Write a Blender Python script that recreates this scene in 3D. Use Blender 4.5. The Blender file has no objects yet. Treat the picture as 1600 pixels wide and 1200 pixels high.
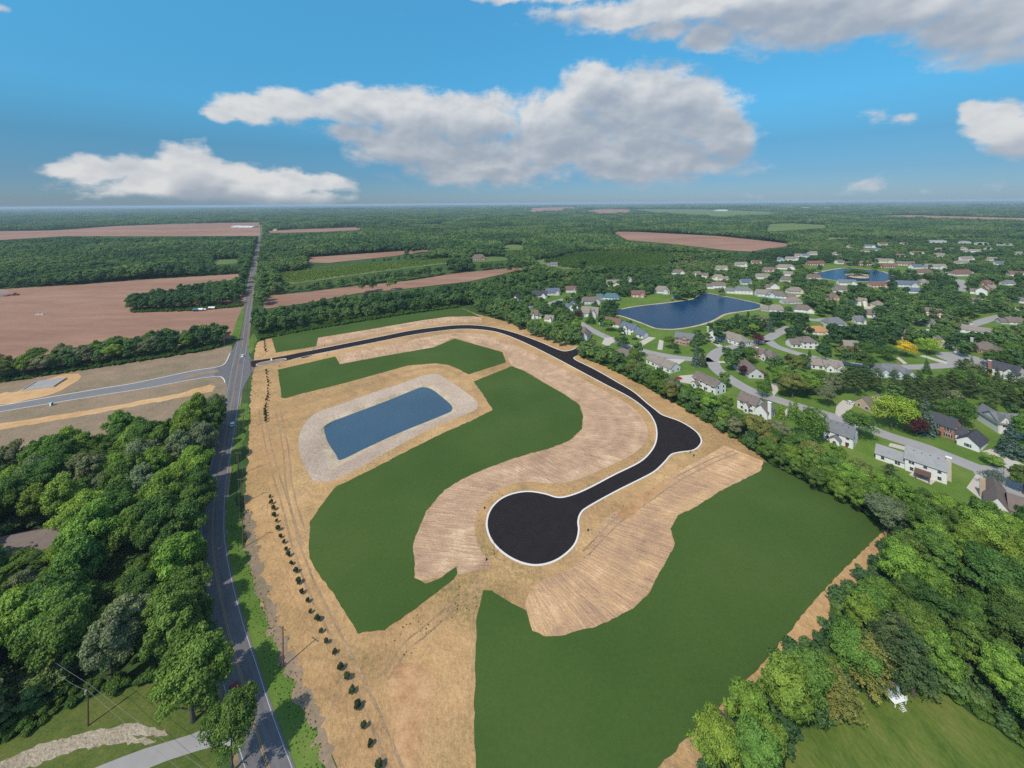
SKY_STR = 0.15; CLOUD_STR = 0.66; EXPO = 0.28; DENOISE = False
HAZE_DENS = 7e-5; HAZE_COL = (0.62, 0.80, 0.95)
# Aerial view over a new housing development: cul-de-sac road, retention pond, county road, woods and suburb.
import bpy, bmesh, math, random
import numpy as np
from mathutils import Vector, Matrix
from mathutils.geometry import tessellate_polygon
random.seed(7)
RNG = np.random.default_rng(11)
scene = bpy.context.scene
COL = scene.collection
R = math.radians
# ------------------------------------------------------------------ camera model (photo pixels -> ground metres)
H = 115.0            # drone height
F = 640.0            # focal length in photo pixels (1600 wide)
CX, CY = 800.0, 317.5
ROLL = 0.0078
CA, SA = math.cos(ROLL), math.sin(ROLL)
def P(px, py, z=0.0):
    dx, dy = px - CX, py - CY
    u = dx * CA - dy * SA
    v = dx * SA + dy * CA
    v = max(v, 2.5)
    return Vector((u * (H - z) / v, F * (H - z) / v, z))
def proj(X, Y, Z):
    u = F * X / Y
    v = F * (H - Z) / Y
    return CX + u * CA + v * SA, CY - u * SA + v * CA
cam_d = bpy.data.cameras.new('camera')
cam = bpy.data.objects.new('camera', cam_d); COL.objects.link(cam)
right = Vector((CA, 0, -SA)); up = Vector((SA, 0, CA)); back = Vector((0, -1, 0))
cam.matrix_world = Matrix(((right.x, up.x, back.x, 0), (right.y, up.y, back.y, 0), (right.z, up.z, back.z, H), (0, 0, 0, 1)))
cam_d.sensor_width = 36.0; cam_d.sensor_fit = 'HORIZONTAL'
cam_d.lens = 36.0 * F / 1600.0
cam_d.shift_y = -(600.0 - CY) / 1600.0
cam_d.clip_start = 0.5; cam_d.clip_end = 80000
scene.camera = cam
# ------------------------------------------------------------------ properties
def tag(o, label=None, cat=None, group=None, kind=None):
    if label: o['label'] = label
    if cat: o['category'] = cat
    if group: o['group'] = group
    if kind: o['kind'] = kind
    return o
def link(name, me, mat=None, parent=None, loc=None):
    o = bpy.data.objects.new(name, me)
    COL.objects.link(o)
    if mat is not None and me is not None and len(me.materials) == 0: me.materials.append(mat)
    if parent is not None: o.parent = parent
    if loc is not None: o.location = loc
    return o
def empty(name, loc, rz=0.0):
    o = bpy.data.objects.new(name, None); COL.objects.link(o)
    o.location = loc; o.rotation_euler = (0, 0, rz); o.empty_display_size = 0.5
    return o
def copy_tree(o, parent=None):
    c = o.copy(); COL.objects.link(c)
    if parent is not None: c.parent = parent
    for ch in list(o.children): copy_tree(ch, c)
    return c
# ------------------------------------------------------------------ node helper
class NT:
    def __init__(s, nt): s.nt = nt; s.n = nt.nodes; s.l = nt.links
    def new(s, t, **kw):
        nd = s.n.new(t)
        for k, v in kw.items(): setattr(nd, k, v)
        return nd
    def set(s, sock, v):
        if isinstance(v, bpy.types.NodeSocket): s.l.new(v, sock)
        elif v is not None: sock.default_value = v
    def math(s, op, a, b=None, c=None, clamp=False):
        nd = s.new('ShaderNodeMath', operation=op, use_clamp=clamp)
        for i, v in enumerate((a, b, c)): s.set(nd.inputs[i], v)
        return nd.outputs[0]
    def vmath(s, op, a, b=None):
        nd = s.new('ShaderNodeVectorMath', operation=op)
        s.set(nd.inputs[0], a); s.set(nd.inputs[1], b)
        return nd.outputs[1] if op in ('LENGTH', 'DOT_PRODUCT') else nd.outputs[0]
    def mix(s, f, a, b, blend='MIX'):
        nd = s.new('ShaderNodeMix', data_type='RGBA', blend_type=blend)
        s.set(nd.inputs[0], f)
        for i, v in ((6, a), (7, b)):
            if isinstance(v, (tuple, list)): v = tuple(v) + ((1,) if len(v) == 3 else ())
            s.set(nd.inputs[i], v)
        return nd.outputs[2]
    def noise(s, vec, scale, detail=4, rough=0.55, dist=0.0):
        nd = s.new('ShaderNodeTexNoise'); s.set(nd.inputs['Vector'], vec)
        nd.inputs['Scale'].default_value = scale; nd.inputs['Detail'].default_value = detail
        nd.inputs['Roughness'].default_value = rough; nd.inputs['Distortion'].default_value = dist
        return nd.outputs[0]
    def ramp(s, f, stops):
        nd = s.new('ShaderNodeValToRGB'); s.set(nd.inputs[0], f)
        e = nd.color_ramp.elements
        while len(e) < len(stops): e.new(0.5)
        for el, (p, c) in zip(e, stops):
            el.position = p; el.color = (tuple(c) + (1,)) if not isinstance(c, (int, float)) else (c, c, c, 1)
        return nd.outputs[0]
    def rng(s, v, a, b, c=0.0, d=1.0, clamp=True, smooth=False):
        nd = s.new('ShaderNodeMapRange'); nd.clamp = clamp
        if smooth: nd.interpolation_type = 'SMOOTHSTEP'
        s.set(nd.inputs[0], v)
        for i, x in enumerate((a, b, c, d)): nd.inputs[i + 1].default_value = x
        return nd.outputs[0]
def mat_new(name):
    m = bpy.data.materials.new(name); m.use_nodes = True
    t = NT(m.node_tree); b = t.n['Principled BSDF']
    return m, t, b
def coords(t, scale=None):
    c = t.new('ShaderNodeTexCoord').outputs['Object']
    if scale is not None: c = t.vmath('MULTIPLY', c, scale)
    return c
def bump(t, b, h, strength=0.4, dist=0.3):
    bp = t.new('ShaderNodeBump'); bp.inputs['Strength'].default_value = strength; bp.inputs['Distance'].default_value = dist
    t.l.new(h, bp.inputs['Height']); t.l.new(bp.outputs[0], b.inputs['Normal'])
def plain(name, col, rough=0.6, metal=0.0, var=0.12, scale=1.5):
    m, t, b = mat_new(name)
    n = t.noise(coords(t), scale, 5)
    c = t.mix(n, tuple(x * (1 - var) for x in col), tuple(min(1, x * (1 + var)) for x in col))
    t.l.new(c, b.inputs['Base Color'])
    b.inputs['Roughness'].default_value = rough; b.inputs['Metallic'].default_value = metal
    b.inputs['Specular IOR Level'].default_value = 0.3
    return m
def ground_mat(name, stops, big=0.02, mid=0.3, fine=3.0, midamt=0.35, fineamt=0.35, bstr=0.35, bscale=2.0, stretch=None, warp=0.0, spec=0.1):
    """soil and grass: a ramp over layered noise; the colours are the real ones of the patches"""
    m, t, b = mat_new(name)
    v = coords(t, stretch)
    n1 = t.noise(v, big, 6, 0.6, warp); n2 = t.noise(v, mid, 5, 0.6); n3 = t.noise(v, fine, 4, 0.65)
    f = t.math('ADD', n1, t.math('MULTIPLY', t.math('SUBTRACT', n2, 0.5), midamt * 2))
    f = t.math('ADD', f, t.math('MULTIPLY', t.math('SUBTRACT', n3, 0.5), fineamt * 2))
    c = t.ramp(f, stops)
    t.l.new(c, b.inputs['Base Color'])
    b.inputs['Roughness'].default_value = 0.95; b.inputs['Specular IOR Level'].default_value = spec
    h = t.math('ADD', t.noise(v, bscale, 5, 0.65), t.math('MULTIPLY', n2, 2.0))
    bump(t, b, h, bstr, 0.35)
    return m
# ------------------------------------------------------------------ sheets of ground
def smooth_poly(pts, n=4, closed=True):
    out = []; m = len(pts)
    rngi = range(m if closed else m - 1)
    for i in rngi:
        g = (lambda k: pts[k % m]) if closed else (lambda k: pts[min(max(k, 0), m - 1)])
        p0, p1, p2, p3 = g(i - 1), g(i), g(i + 1), g(i + 2)
        for k in range(n):
            s = k / n
            out.append(tuple(0.5 * ((2 * p1[a]) + (-p0[a] + p2[a]) * s + (2 * p0[a] - 5 * p1[a] + 4 * p2[a] - p3[a]) * s * s + (-p0[a] + 3 * p1[a] - 3 * p2[a] + p3[a]) * s ** 3) for a in (0, 1)))
    if not closed: out.append(tuple(pts[-1]))
    return out
def fray(pts, amp, step=3.0, seed=1):
    """a slightly ragged outline in metres (list of Vectors)"""
    r = random.Random(seed); out = []
    m = len(pts)
    for i in range(m):
        a, b = pts[i], pts[(i + 1) % m]
        L = (b - a).length; k = max(1, min(60, int(L / step)))
        for j in range(k):
            p = a.lerp(b, j / k)
            out.append(p + Vector((r.uniform(-amp, amp), r.uniform(-amp, amp), 0)))
    return out
def area_xy(pts): return 0.5 * sum(a.x * b.y - b.x * a.y for a, b in zip(pts, pts[1:] + pts[:1]))
def sheet_w(name, world, z, mat, holes=(), kind='structure', parent=None):
    loops = [[Vector((p.x, p.y, 0)) for p in world]] + [[Vector((p.x, p.y, 0)) for p in h] for h in holes]
    tris = tessellate_polygon(loops)
    flat = [p for lp in loops for p in lp]
    me = bpy.data.meshes.new(name)
    vs = [(p.x, p.y, z) for p in flat]; fs = []
    for a, b, c in tris:
        A, B, C = flat[a], flat[b], flat[c]
        cr = (B - A).cross(C - A).z
        fs.append((a, b, c) if cr > 0 else (a, c, b))
    me.from_pydata(vs, [], fs); me.update()
    o = link(name, me, mat, parent)
    if kind: o['kind'] = kind
    return o
def sheet(name, px, z, mat, smooth=0, holes=(), kind='structure', frayed=0.0, step=3.0):
    if smooth: px = smooth_poly(px, smooth)
    w = [P(x, y, z) for x, y in px]
    if frayed: w = fray(w, frayed, step, len(px))
    return sheet_w(name, w, z, mat, holes, kind)
def offset_line(w, d):
    out = []; n = len(w)
    for i in range(n):
        a = w[max(i - 1, 0)]; b = w[min(i + 1, n - 1)]
        t = (b - a); t.z = 0; t.normalize()
        out.append(w[i] + Vector((-t.y, t.x, 0)) * d)
    return out
def resample(w, step):
    out = [w[0].copy()]; acc = 0.0
    for a, b in zip(w, w[1:]):
        L = (b - a).length
        if L < 1e-6: continue
        s = step - acc
        while s <= L:
            out.append(a.lerp(b, s / L)); s += step
        acc = (acc + L) % step
    out.append(w[-1].copy()); return out
def ribbon(name, w, width, z, mat, off=0.0, uv=False, kind='structure', parent=None):
    l = offset_line(w, off + width / 2); r = offset_line(w, off - width / 2)
    return strip(name, l, r, z, mat, kind=kind, parent=parent)
def strip(name, A, B, z, mat, kind='structure', nv=1, parent=None, zf=None):
    """strip between two lines of equal length, with a UV map in metres (u along, v across)"""
    bm = bmesh.new(); uvl = bm.loops.layers.uv.new('UVMap')
    rows = []; u = 0.0; us = []
    for i, (a, b) in enumerate(zip(A, B)):
        if i: u += ((A[i] + B[i]) * 0.5 - (A[i - 1] + B[i - 1]) * 0.5).length
        us.append(u)
        rows.append([bm.verts.new((p.x, p.y, z if zf is None else zf(k / nv, z))) for k in range(nv + 1) for p in [a.lerp(b, k / nv)]])
    for i in range(len(rows) - 1):
        for k in range(nv):
            q = (rows[i][k], rows[i][k + 1], rows[i + 1][k + 1], rows[i + 1][k])
            try: f = bm.faces.new(q)
            except ValueError: continue
            wid = (A[i] - B[i]).length
            for lp in f.loops:
                ii = i if lp.vert in rows[i] else i + 1
                kk = rows[ii].index(lp.vert)
                lp[uvl].uv = (us[ii], kk / nv * (A[ii] - B[ii]).length)
    bm.normal_update()
    for f in bm.faces:
        if f.normal.z < 0: f.normal_flip()
    me = bpy.data.meshes.new(name); bm.to_mesh(me); bm.free()
    o = link(name, me, mat, parent)
    if kind: o['kind'] = kind
    return o
def kerb(name, w, width, h, mat, closed=False):
    """a raised kerb along a line of points, on its left side"""
    pts = w + [w[0]] if closed else w
    l = offset_line(pts, width)
    if closed:
        t = (pts[1] - pts[-2]); t.z = 0; t.normalize(); n = Vector((-t.y, t.x, 0))
        l[0] = pts[0] + n * width; l[-1] = l[0].copy()
    bm = bmesh.new(); rows = []
    for a, b in zip(pts, l):
        rows.append([bm.verts.new((a.x, a.y, 0.0)), bm.verts.new((a.x, a.y, h * 0.75)), bm.verts.new((a.x * .6 + b.x * .4, a.y * .6 + b.y * .4, h)), bm.verts.new((b.x, b.y, h)), bm.verts.new((b.x, b.y, 0.0))])
    for i in range(len(rows) - 1):
        for k in range(4): bm.faces.new((rows[i][k], rows[i + 1][k], rows[i + 1][k + 1], rows[i][k + 1]))
    bmesh.ops.recalc_face_normals(bm, faces=bm.faces)
    me = bpy.data.meshes.new(name); bm.to_mesh(me); bm.free()
    o = link(name, me, mat); o['kind'] = 'structure'
    return o
# ------------------------------------------------------------------ sun, sky, clouds
SUN_EL, SUN_AZ = R(50), Vector((-0.60, -0.80, 0))   # direction towards the sun: behind the camera, to its left
sd = bpy.data.lights.new('sun', 'SUN'); sd.energy = 3.4; sd.angle = R(0.53); sd.color = (1.0, 0.93, 0.80)
sun = bpy.data.objects.new('sun', sd); COL.objects.link(sun)
to_sun = Vector((SUN_AZ.x * math.cos(SUN_EL), SUN_AZ.y * math.cos(SUN_EL), math.sin(SUN_EL))).normalized()
sun.rotation_euler = to_sun.to_track_quat('Z', 'Y').to_euler(); sun.location = (-200, -300, 500)
world = bpy.data.worlds.new("World"); scene.world = world; world.use_nodes = True
W = NT(world.node_tree); W.n.clear()
sky = W.new('ShaderNodeTexSky'); sky.sky_type = 'NISHITA'; sky.sun_disc = False
sky.sun_elevation = SUN_EL; sky.sun_rotation = math.atan2(SUN_AZ.x, SUN_AZ.y)
sky.altitude = 200; sky.air_density = 1.0; sky.dust_density = 0.3; sky.ozone_density = 2.2
dirn = W.new('ShaderNodeTexCoord').outputs['Generated']
sep = W.new('ShaderNodeSeparateXYZ'); W.l.new(dirn, sep.inputs[0])
dx, dy, dz = sep.outputs
az = W.math('ARCTAN2', dx, dy)
el = W.math('ARCSINE', dz)
ae = W.new('ShaderNodeCombineXYZ'); W.l.new(az, ae.inputs[0]); W.l.new(el, ae.inputs[1])
ae = ae.outputs[0]
skycol = W.mix(1.0, sky.outputs[0], W.ramp(W.rng(el, 0.0, 1.0), [(0.0, (0.195, 0.280, 0.46)), (0.06, (0.172, 0.295, 0.430)), (0.125, (0.180, 0.375, 0.475)), (0.21, (0.250, 0.640, 0.730)), (0.35, (0.32, 0.86, 0.92)), (0.48, (0.40, 1.05, 1.10)), (0.62, (1.30, 1.25, 1.15)), (1.0, (1.50, 1.32, 1.16))]), 'MULTIPLY')  # sky tint by height; overhead it is raised as added fill light
# cloud texture lives in a space where clouds low on the horizon are flatter
pv = W.vmath('MULTIPLY', ae, (1.0, 1.55, 1.0))
warp = W.new('ShaderNodeTexNoise'); W.set(warp.inputs['Vector'], pv); warp.inputs['Scale'].default_value = 9; warp.inputs['Detail'].default_value = 4
wv = W.vmath('MULTIPLY', W.vmath('SUBTRACT', warp.outputs[1], (0.5, 0.5, 0.5)), (0.075, 0.055, 0.0))
aew = W.vmath('ADD', ae, wv)
def dirpx(px, py):
    x, z = (px - CX), -(py - CY) - (px - CX) * ROLL
    return math.atan2(x, F), math.atan2(z, math.hypot(x, F))
def blobs(lst, coord):
    acc = None
    for cx, cy, rx, ry, k in lst:
        a, e = dirpx(cx, cy); a1, _ = dirpx(cx + rx, cy); a0, _ = dirpx(cx - rx, cy); _, e1 = dirpx(cx, cy - ry); _, e0 = dirpx(cx, cy + ry)
        ra, re = abs(a1 - a0) / 2, abs(e1 - e0) / 2
        v = W.vmath('MULTIPLY', W.vmath('SUBTRACT', coord, (a, e, 0)), (1 / ra, 1 / re, 0))
        q = W.math('MULTIPLY', W.math('SUBTRACT', 1.0, W.math('MULTIPLY', W.vmath('LENGTH', v), 0.72), clamp=True), k)
        acc = q if acc is None else W.math('SMOOTH_MAX', acc, q, 0.12)
    return acc
BIG = [(1005, 170, 130, 80, 1), (930, 135, 62, 48, 1), (1085, 180, 85, 62, 1), (1130, 212, 58, 60, 1), (990, 240, 190, 42, 1), (870, 225, 110, 52, 1), (1020, 262, 170, 30, .95), (760, 268, 160, 30, .9), (880, 190, 90, 60, 1),
       (740, 188, 100, 52, 1), (650, 178, 90, 48, 1), (560, 165, 85, 36, 1), (460, 162, 80, 30, 1), (385, 165, 62, 28, 1), (640, 228, 110, 42, 1), (735, 250, 130, 38, 1), (555, 205, 70, 22, .8), (340, 176, 34, 14, .9)]
LOW = [(300, 258, 56, 38, 1), (330, 292, 190, 26, 1), (440, 312, 130, 16, .9), (245, 278, 85, 28, 1), (360, 278, 80, 32, 1), (160, 268, 80, 20, 1), (100, 266, 45, 12, 1), (430, 285, 80, 26, 1), (505, 286, 62, 20, .95), (400, 306, 110, 18, .9), (250, 296, 120, 14, .7)]
TOP = [(1100, 0, 330, 36, 1), (1360, 20, 280, 58, 1), (1560, 38, 190, 72, 1), (1250, 10, 200, 50, 1), (1110, 58, 50, 26, .95), (1040, 45, 75, 26, .75), (850, -6, 130, 18, .8), (1700, 20, 200, 90, 1)]
RGT = [(1555, 190, 72, 34, 1), (1610, 215, 90, 45, 1), (1520, 178, 38, 18, 1), (1570, 225, 60, 20, .8), (1378, 174, 52, 22, .50), (1410, 185, 44, 16, .50)]
FAINT = [(1345, 290, 75, 30, .40), (1175, 308, 40, 10, .42), (1560, 290, 70, 26, .36), (1440, 300, 60, 16, .34), (5, 8, 26, 14, .5), (628, 32, 20, 14, .40), (930, 48, 120, 28, .36)]
dens = blobs(BIG + LOW + TOP + RGT + FAINT, aew)
fb = W.noise(pv, 17.0, 9, 0.60)
fb2 = W.noise(pv, 70.0, 6, 0.65)
fb = W.math('ADD', fb, W.math('MULTIPLY', W.math('SUBTRACT', fb2, 0.5), 0.22))
d = W.math('ADD', dens, W.math('MULTIPLY', W.math('SUBTRACT', fb, 0.5), 0.72))
# painted cloud shade: cover towards the sun greys flat bases, crests stay pale
above = blobs(BIG + LOW + TOP + RGT, W.vmath('ADD', aew, (-0.022, 0.060, 0)))
base_shade = W.rng(above, 0.10, 0.72, 0, 1, smooth=True)
hi = W.math('ADD', 0.54, W.math('MULTIPLY', base_shade, 0.08))
alpha = W.math('DIVIDE', W.math('SUBTRACT', d, 0.24), W.math('SUBTRACT', hi, 0.24), clamp=True)
alpha = W.rng(alpha, 0, 1, 0, 1, smooth=True)
# billows: light and shade painted in by noise offset towards the sun, two sizes
def billow_shade(sc, dt, off, ro):
    return W.math('SUBTRACT', W.noise(pv, sc, dt, ro), W.noise(W.vmath('ADD', pv, off), sc, dt, ro))
r_big = billow_shade(9.0, 3, (-0.012, 0.030, 0), 0.5); r_mid = billow_shade(20.0, 4, (-0.006, 0.014, 0), 0.5)
lit = W.math('SUBTRACT', 0.93, W.math('MULTIPLY', base_shade, 0.50))
lit = W.math('ADD', lit, W.math('MULTIPLY', r_big, 1.0))
lit = W.math('ADD', lit, W.math('MULTIPLY', r_mid, 0.32), clamp=True)
ccol = W.ramp(lit, [(0.0, (0.37, 0.43, 0.53)), (0.38, (0.47, 0.525, 0.61)), (0.62, (0.62, 0.66, 0.715)), (0.85, (0.79, 0.81, 0.835)), (1.0, (0.92, 0.92, 0.91))])
front = W.rng(dy, 0.0, 0.15)
low = W.rng(el, 0.003, 0.05)
amask = W.math('MULTIPLY', W.math('MULTIPLY', alpha, 0.93), W.math('MULTIPLY', front, W.rng(el, -0.004, 0.022, 0.15, 1)))
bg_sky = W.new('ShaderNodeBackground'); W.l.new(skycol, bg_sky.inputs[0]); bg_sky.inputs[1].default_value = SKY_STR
bg_cloud = W.new('ShaderNodeBackground'); W.l.new(ccol, bg_cloud.inputs[0]); bg_cloud.inputs[1].default_value = CLOUD_STR
mixs = W.new('ShaderNodeMixShader'); W.l.new(amask, mixs.inputs[0]); W.l.new(bg_sky.outputs[0], mixs.inputs[1]); W.l.new(bg_cloud.outputs[0], mixs.inputs[2])
outw = W.new('ShaderNodeOutputWorld'); W.l.new(mixs.outputs[0], outw.inputs[0])
# ------------------------------------------------------------------ colour management, sampling
vs = scene.view_settings; vs.view_transform = 'Standard'; vs.look = 'None'; vs.gamma = 1.0; vs.exposure = EXPO; vs.use_curve_mapping = False
cy = scene.cycles
cy.max_bounces = 5; cy.diffuse_bounces = 3; cy.glossy_bounces = 2; cy.transmission_bounces = 2; cy.transparent_max_bounces = 4; cy.volume_bounces = 0
cy.use_denoising = DENOISE
cy.sample_clamp_indirect = 3.0; cy.sample_clamp_direct = 6.0
# ------------------------------------------------------------------ materials of the ground
M = {}
M['grass'] = ground_mat('meadow_ground', [(0.25, (0.030, 0.062, 0.017)), (0.5, (0.045, 0.088, 0.022)), (0.75, (0.075, 0.110, 0.034))], 0.012, 0.08, 0.9)
M['lawn'] = ground_mat('mown_lawn', [(0.25, (0.070, 0.128, 0.020)), (0.5, (0.098, 0.168, 0.028)), (0.8, (0.155, 0.200, 0.044))], 0.03, 0.2, 1.5, 0.3, 0.3)
M['floor'] = ground_mat('wood_floor', [(0.25, (0.027, 0.054, 0.015)), (0.6, (0.050, 0.094, 0.022)), (0.9, (0.108, 0.108, 0.045))], 0.05, 0.3, 2.0)
M['soil'] = ground_mat('ploughed_soil', [(0.2, (0.205, 0.112, 0.074)), (0.5, (0.285, 0.160, 0.108)), (0.8, (0.365, 0.218, 0.150))], 0.006, 0.05, 0.35, 0.35, 0.22, stretch=(0.25, 1.0, 1.0), warp=0.4)
M['dirt'] = ground_mat('weedy_dirt', [(0.15, (0.100, 0.115, 0.050)), (0.40, (0.215, 0.165, 0.105)), (0.65, (0.300, 0.210, 0.140)), (0.9, (0.42, 0.28, 0.16))], 0.012, 0.10, 0.8, 0.3, 0.35)
M['clay'] = ground_mat('reddish_clay', [(0.2, (0.306, 0.168, 0.081)), (0.5, (0.450, 0.258, 0.122)), (0.85, (0.558, 0.353, 0.185))], 0.04, 0.3, 1.4, 0.5, 0.4)
M['olive'] = ground_mat('olive_lawn', [(0.25, (0.056, 0.090, 0.018)), (0.5, (0.092, 0.122, 0.027)), (0.8, (0.155, 0.155, 0.045))], 0.05, 0.25, 1.5, 0.35, 0.35)
M['orange'] = ground_mat('bare_clay', [(0.2, (0.36, 0.215, 0.10)), (0.5, (0.52, 0.32, 0.15)), (0.85, (0.62, 0.42, 0.23))], 0.03, 0.2, 1.2)
M['rock'] = ground_mat('riprap_stone', [(0.10, (0.307, 0.228, 0.168)), (0.5, (0.446, 0.344, 0.258)), (0.90, (0.577, 0.465, 0.357))], 0.05, 0.7, 2.2, 0.3, 0.6, bstr=0.7)
M['gravel'] = ground_mat('swale_gravel', [(0.15, (0.20, 0.17, 0.12)), (0.5, (0.36, 0.30, 0.22)), (0.85, (0.50, 0.43, 0.34))], 0.1, 0.9, 2.6, 0.3, 0.7, bstr=0.7)
M['concrete'] = plain('pale_concrete', (0.46, 0.42, 0.36), 0.85, 0, 0.14, 0.5)
M['kerb'] = plain('kerb_concrete', (0.66, 0.63, 0.58), 0.85, 0, 0.10, 0.8)
M['street'] = plain('worn_street_concrete', (0.30, 0.285, 0.275), 0.9, 0, 0.18, 0.25)
M['white'] = plain('white_paint', (0.38, 0.38, 0.37), 0.8, 0, 0.15, 2)
M['yellow'] = plain('yellow_paint', (0.36, 0.22, 0.07), 0.8, 0, 0.2, 2)
# edited, even lawn on the building lots
m, t, b = mat_new('lot_grass'); v = coords(t)
f = t.math('ADD', t.noise(v, 0.018, 5), t.math('MULTIPLY', t.math('SUBTRACT', t.noise(v, 0.9, 6, 0.75), 0.5), 0.55))
t.l.new(t.ramp(f, [(0.28, (0.042, 0.078, 0.0165)), (0.5, (0.053, 0.094, 0.020)), (0.74, (0.073, 0.108, 0.027))]), b.inputs['Base Color'])
b.inputs['Roughness'].default_value = 0.95; b.inputs['Specular IOR Level'].default_value = 0.08
bump(t, b, t.noise(v, 2.0, 4, 0.7), 0.12, 0.2); M['lot'] = m
# straw-mulched earth of the site, with weeds coming through
m, t, b = mat_new('straw_earth'); v = coords(t)
n1 = t.noise(v, 0.02, 6, 0.6, 0.5); n2 = t.noise(v, 0.16, 6, 0.62); n3 = t.noise(t.vmath('MULTIPLY', v, (1.0, 0.55, 1)), 1.3, 5, 0.75)
f = t.math('ADD', t.math('ADD', n1, t.math('MULTIPLY', t.math('SUBTRACT', n2, 0.5), 0.5)), t.math('MULTIPLY', t.math('SUBTRACT', n3, 0.5), 0.85))
c = t.ramp(f, [(0.16, (0.211, 0.134, 0.066)), (0.40, (0.386, 0.235, 0.108)), (0.60, (0.500, 0.307, 0.141)), (0.86, (0.639, 0.435, 0.220))])
w1 = t.noise(t.vmath('ADD', v, (70, 20, 0)), 0.022, 6, 0.65, 0.8); w2 = t.noise(v, 0.8, 5, 0.75)
weed = t.math('MULTIPLY', t.rng(w1, 0.50, 0.66), t.rng(w2, 0.44, 0.62))
c = t.mix(t.math('MULTIPLY', weed, 0.75), c, (0.120, 0.140, 0.045))
tr = t.noise(t.vmath('MULTIPLY', v, (0.35, 0.02, 1)), 1.0, 5, 0.6, 1.2)
c = t.mix(t.math('MULTIPLY', t.rng(tr, 0.56, 0.70), 0.35), c, (0.27, 0.205, 0.14))
t.l.new(c, b.inputs['Base Color']); b.inputs['Roughness'].default_value = 0.95; b.inputs['Specular IOR Level'].default_value = 0.08
bump(t, b, t.math('ADD', n3, t.math('MULTIPLY', n2, 3)), 0.75, 0.45); M['straw'] = m
# raked slopes: rills run down the bank, across the strip (v), fine along the road (u)
def slope_mat(name, cols, weeds=0.3):
    m, t, b = mat_new(name)
    uv = t.new('ShaderNodeTexCoord').outputs['UV']
    v = coords(t)
    wob = t.math('MULTIPLY', t.math('SUBTRACT', t.noise(v, 0.16, 4, 0.6), 0.5), 0.9)
    s = t.new('ShaderNodeSeparateXYZ'); t.l.new(uv, s.inputs[0])
    cmb = t.new('ShaderNodeCombineXYZ'); t.l.new(t.math('ADD', s.outputs[0], wob), cmb.inputs[0]); t.l.new(t.math('MULTIPLY', s.outputs[1], 0.10), cmb.inputs[1])
    r1 = t.noise(cmb.outputs[0], 1.25, 4, 0.65); r2 = t.noise(cmb.outputs[0], 0.45, 4, 0.6)
    cmb2 = t.new('ShaderNodeCombineXYZ'); t.l.new(t.math('MULTIPLY', s.outputs[0], 0.10), cmb2.inputs[0]); t.l.new(s.outputs[1], cmb2.inputs[1])
    band = t.noise(cmb2.outputs[0], 0.16, 4, 0.55)
    fine = t.noise(v, 1.3, 5, 0.75); patch = t.noise(v, 0.07, 6, 0.65, 0.8)
    f = t.math('ADD', t.math('ADD', 0.5, t.math('MULTIPLY', t.math('SUBTRACT', band, 0.5), 0.55)), t.math('MULTIPLY', t.math('SUBTRACT', r1, 0.5), 0.62))
    f = t.math('ADD', f, t.math('MULTIPLY', t.math('SUBTRACT', r2, 0.5), 0.30))
    f = t.math('ADD', f, t.math('MULTIPLY', t.math('SUBTRACT', fine, 0.5), 0.6))
    f = t.math('ADD', f, t.math('MULTIPLY', t.math('SUBTRACT', patch, 0.5), 1.0))
    c = t.ramp(f, cols)
    w = t.math('MULTIPLY', t.rng(t.noise(v, 0.06, 6, 0.7), 0.56, 0.72), t.rng(t.noise(v, 0.9, 4, 0.7), 0.48, 0.62))
    c = t.mix(t.math('MULTIPLY', w, weeds), c, (0.15, 0.155, 0.06))
    t.l.new(c, b.inputs['Base Color']); b.inputs['Roughness'].default_value = 0.95; b.inputs['Specular IOR Level'].default_value = 0.08
    bump(t, b, t.math('ADD', t.math('ADD', t.math('MULTIPLY', r1, 1.2), fine), t.math('MULTIPLY', t.math('ADD', r2, patch), 1.6)), 0.75, 0.55)
    return m
M['slope'] = slope_mat('raked_slope', [(0.12, (0.279, 0.167, 0.111)), (0.36, (0.418, 0.262, 0.166)), (0.60, (0.552, 0.363, 0.221)), (0.86, (0.776, 0.591, 0.383))])
M['slope2'] = slope_mat('raked_slope_ochre', [(0.10, (0.287, 0.174, 0.112)), (0.36, (0.439, 0.271, 0.164)), (0.60, (0.586, 0.365, 0.190)), (0.86, (0.793, 0.559, 0.351))], 0.8)
# fresh asphalt and the older county road
def asphalt(name, dark, mid, spots):
    m, t, b = mat_new(name)
    uv = t.new('ShaderNodeTexCoord').outputs['UV']; v = coords(t)
    s = t.new('ShaderNodeSeparateXYZ'); t.l.new(uv, s.inputs[0])
    cm = t.new('ShaderNodeCombineXYZ'); t.l.new(t.math('MULTIPLY', s.outputs[0], 0.04), cm.inputs[0]); t.l.new(s.outputs[1], cm.inputs[1])
    lane = t.noise(cm.outputs[0], 1.1, 3, 0.5); n = t.noise(v, 0.25, 6, 0.65); fn = t.noise(v, 5, 3)
    f = t.math('ADD', t.math('MULTIPLY', lane, 0.45 if spots else 0.0), t.math('ADD', t.math('MULTIPLY', n, 0.45), t.math('MULTIPLY', fn, 0.25)))
    c = t.mix(t.rng(f, 0.3, 0.8) if spots else t.rng(f, 0.2, 0.55), dark, mid)
    t.l.new(c, b.inputs['Base Color']); b.inputs['Roughness'].default_value = 0.85; b.inputs['Specular IOR Level'].default_value = 0.12
    bump(t, b, fn, 0.15, 0.05)
    return m
M['asphalt'] = asphalt('fresh_asphalt', (0.0145, 0.0108, 0.0112), (0.0265, 0.0205, 0.0205), False)
M['road'] = asphalt('county_road_asphalt', (0.080, 0.076, 0.080), (0.185, 0.172, 0.170), True)
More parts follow.
